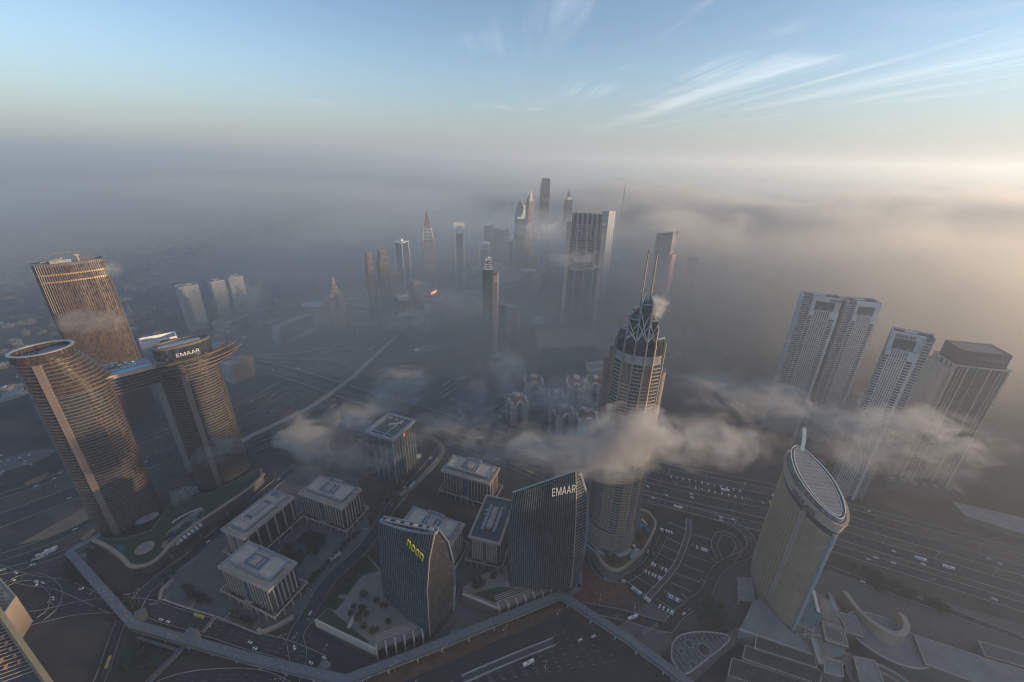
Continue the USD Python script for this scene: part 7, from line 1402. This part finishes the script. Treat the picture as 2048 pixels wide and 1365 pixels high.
# ================================================================== haze and drifting mist
b = MB(); b.box(-70000, 70000, -70000, 70000, -2.0, HAZE_TOP)
haze = usdkit.material(stage, '/World/Looks/haze', {'v': ('principled_volume', {'color': HAZE_C, 'density': HAZE_D, 'anisotropy': HAZE_G})}, volume='v.volume')
struct('haze', b, haze, 'stuff')
def mist_mat(name, scale, dens, lo, hi, gain, aniso=.15, rough=.62, warp=.8, c=(1, 1, 1), squash=1.6):
    """Fog that thins out from the middle of its body to nothing at its skin, torn into wisps by noise."""
    return usdkit.material(stage, '/World/Looks/' + name, {
        'tc': ('texture_coordinate', {}), 'geo': ('geometry', {}), 'mp': ('mapping', {'scale': (1, 1, squash)}),
        'n': ('noise_texture', {'scale': scale, 'detail': 5.0, 'roughness': rough, 'distortion': warp}), 'g': ('gradient_texture', {'gradient_type': 'spherical'}),
        'nm': ('math', {'math_type': 'multiply_add', 'value2': gain, 'value3': -.5 * gain}), 'a': ('math', {'math_type': 'add'}),
        's': ('map_range', {'range_type': 'smoothstep', 'from_min': lo, 'from_max': hi, 'to_min': 0.0, 'to_max': dens, 'clamp': True}),
        'v': ('principled_volume', {'color': c, 'anisotropy': aniso})},
        [('tc.object', 'g.vector'), ('geo.position', 'mp.vector'), ('mp.vector', 'n.vector'), ('n.fac', 'nm.value1'), ('g.fac', 'a.value1'), ('nm.value', 'a.value2'), ('a.value', 's.value'), ('s.result', 'v.density')], volume='v.volume')
thin = mist_mat('thin_mist', .02, .02, .1, 1.3, 4.0, 0.0, .68, 1.4)
core = mist_mat('core_mist', .016, .034, .04, 1.1, 3.0, 0.0, .68, 1.4)
faint = mist_mat('faint_mist', .018, .014, .1, 1.2, 3.8, .1, .68, 1.4)
main = mist_mat('main_mist', .014, .055, -.06, .8, 2.4, 0.0, .66, 1.2)
puff = mist_mat('puff_mist', .05, .1, .1, .9, 2.2, 0.0)
bank = mist_mat('fog_bank', .0032, .008, .05, .8, 1.5, .5, .62, .8, (1, .96, .89), 2.0)
veil = mist_mat('fog_veil', .004, .0023, -.1, .6, .9, .45, .6, .6, (1, .96, .89), 1.5)
east = mist_mat('east_fog', .004, .004, 0, .7, 1.0, .4, .6, .6, (1, .95, .88), 1.5)
left_veil = mist_mat('far_haze', .0025, .0009, -.1, .4, .6, .2, .6, .6, (.78, .92, 1), 1.5)
def mist(name, c, r, m, rot=0.0):
    g = usdkit.mesh(stage, path_of('/World', name), trimesh.creation.icosphere(3), m); x = UsdGeom.Xformable(g)
    x.AddTranslateOp().Set(Gf.Vec3d(*map(float, c))); x.AddRotateZOp().Set(float(rot)); x.AddScaleOp().Set(Gf.Vec3f(*map(float, r))); tag(g.GetPrim(), None, None, None, 'stuff')
for (x, y, r), rad, rot, m in (
        ((1248, 888, 345), (60, 24, 46), 6, main), ((1165, 905, 385), (86, 34, 36), 8, core), ((1050, 900, 430), (110, 46, 34), 0, thin), ((1310, 870, 372), (44, 24, 30), 0, thin),
        ((800, 782, 640), (70, 46, 46), 25, core), ((730, 830, 600), (80, 40, 34), 30, thin), ((612, 880, 560), (44, 36, 50), 10, core), ((690, 910, 520), (90, 46, 34), 0, thin), ((900, 850, 560), (120, 50, 30), 10, thin),
        ((1015, 745, 720), (46, 46, 56), 0, core), ((960, 795, 640), (60, 50, 34), 30, thin), ((905, 612, 1120), (130, 80, 52), 5, core), ((1120, 800, 600), (130, 60, 44), 0, thin),
        ((1395, 880, 420), (80, 40, 32), -10, thin), ((1480, 790, 600), (110, 60, 36), -12, faint), ((1630, 825, 720), (150, 60, 38), -18, thin), ((1800, 855, 620), (110, 50, 32), -18, thin), ((1730, 900, 580), (110, 50, 30), -18, faint), ((1480, 880, 540), (90, 40, 26), -12, faint),
        ((190, 645, 880), (60, 30, 24), 40, faint), ((490, 590, 1300), (80, 60, 60), 0, faint), ((440, 900, 600), (40, 20, 30), 45, thin), ((205, 540, 900), (26, 20, 16), 40, thin), ((820, 640, 1000), (90, 60, 40), 0, faint), ((1316, 612, 402), (12, 12, 15), 0, puff),
        ((1160, 520, 1120), (110, 50, 30), 0, faint), ((1080, 460, 1450), (110, 80, 36), 0, thin), ((1000, 560, 1350), (160, 90, 60), 0, faint)):
    mist('drifting_mist', col(x, y, r), rad, m, rot)
mist('fog_bank', (1050, 3300, 40), (1250, 1900, 310), bank); mist('fog_bank', (2900, 2300, 60), (2500, 1750, 340), bank, 20); mist('fog_bank', (650, 1800, 60), (460, 480, 250), bank); mist('fog_bank', (2900, -300, 40), (1900, 1500, 320), bank); mist('fog_bank', (1330, -60, 40), (950, 1000, 270), east)
mist('fog_veil', (-150, 1450, 30), (1050, 1000, 280), left_veil); mist('fog_veil', (1050, 1050, 60), (950, 800, 310), veil); mist('fog_veil', (-150, 880, 10), (720, 480, 170), left_veil); mist('fog_veil', (-1900, 2700, 0), (2300, 2100, 340), left_veil); mist('fog_veil', (-3500, 9000, 0), (10000, 5500, 360), left_veil)
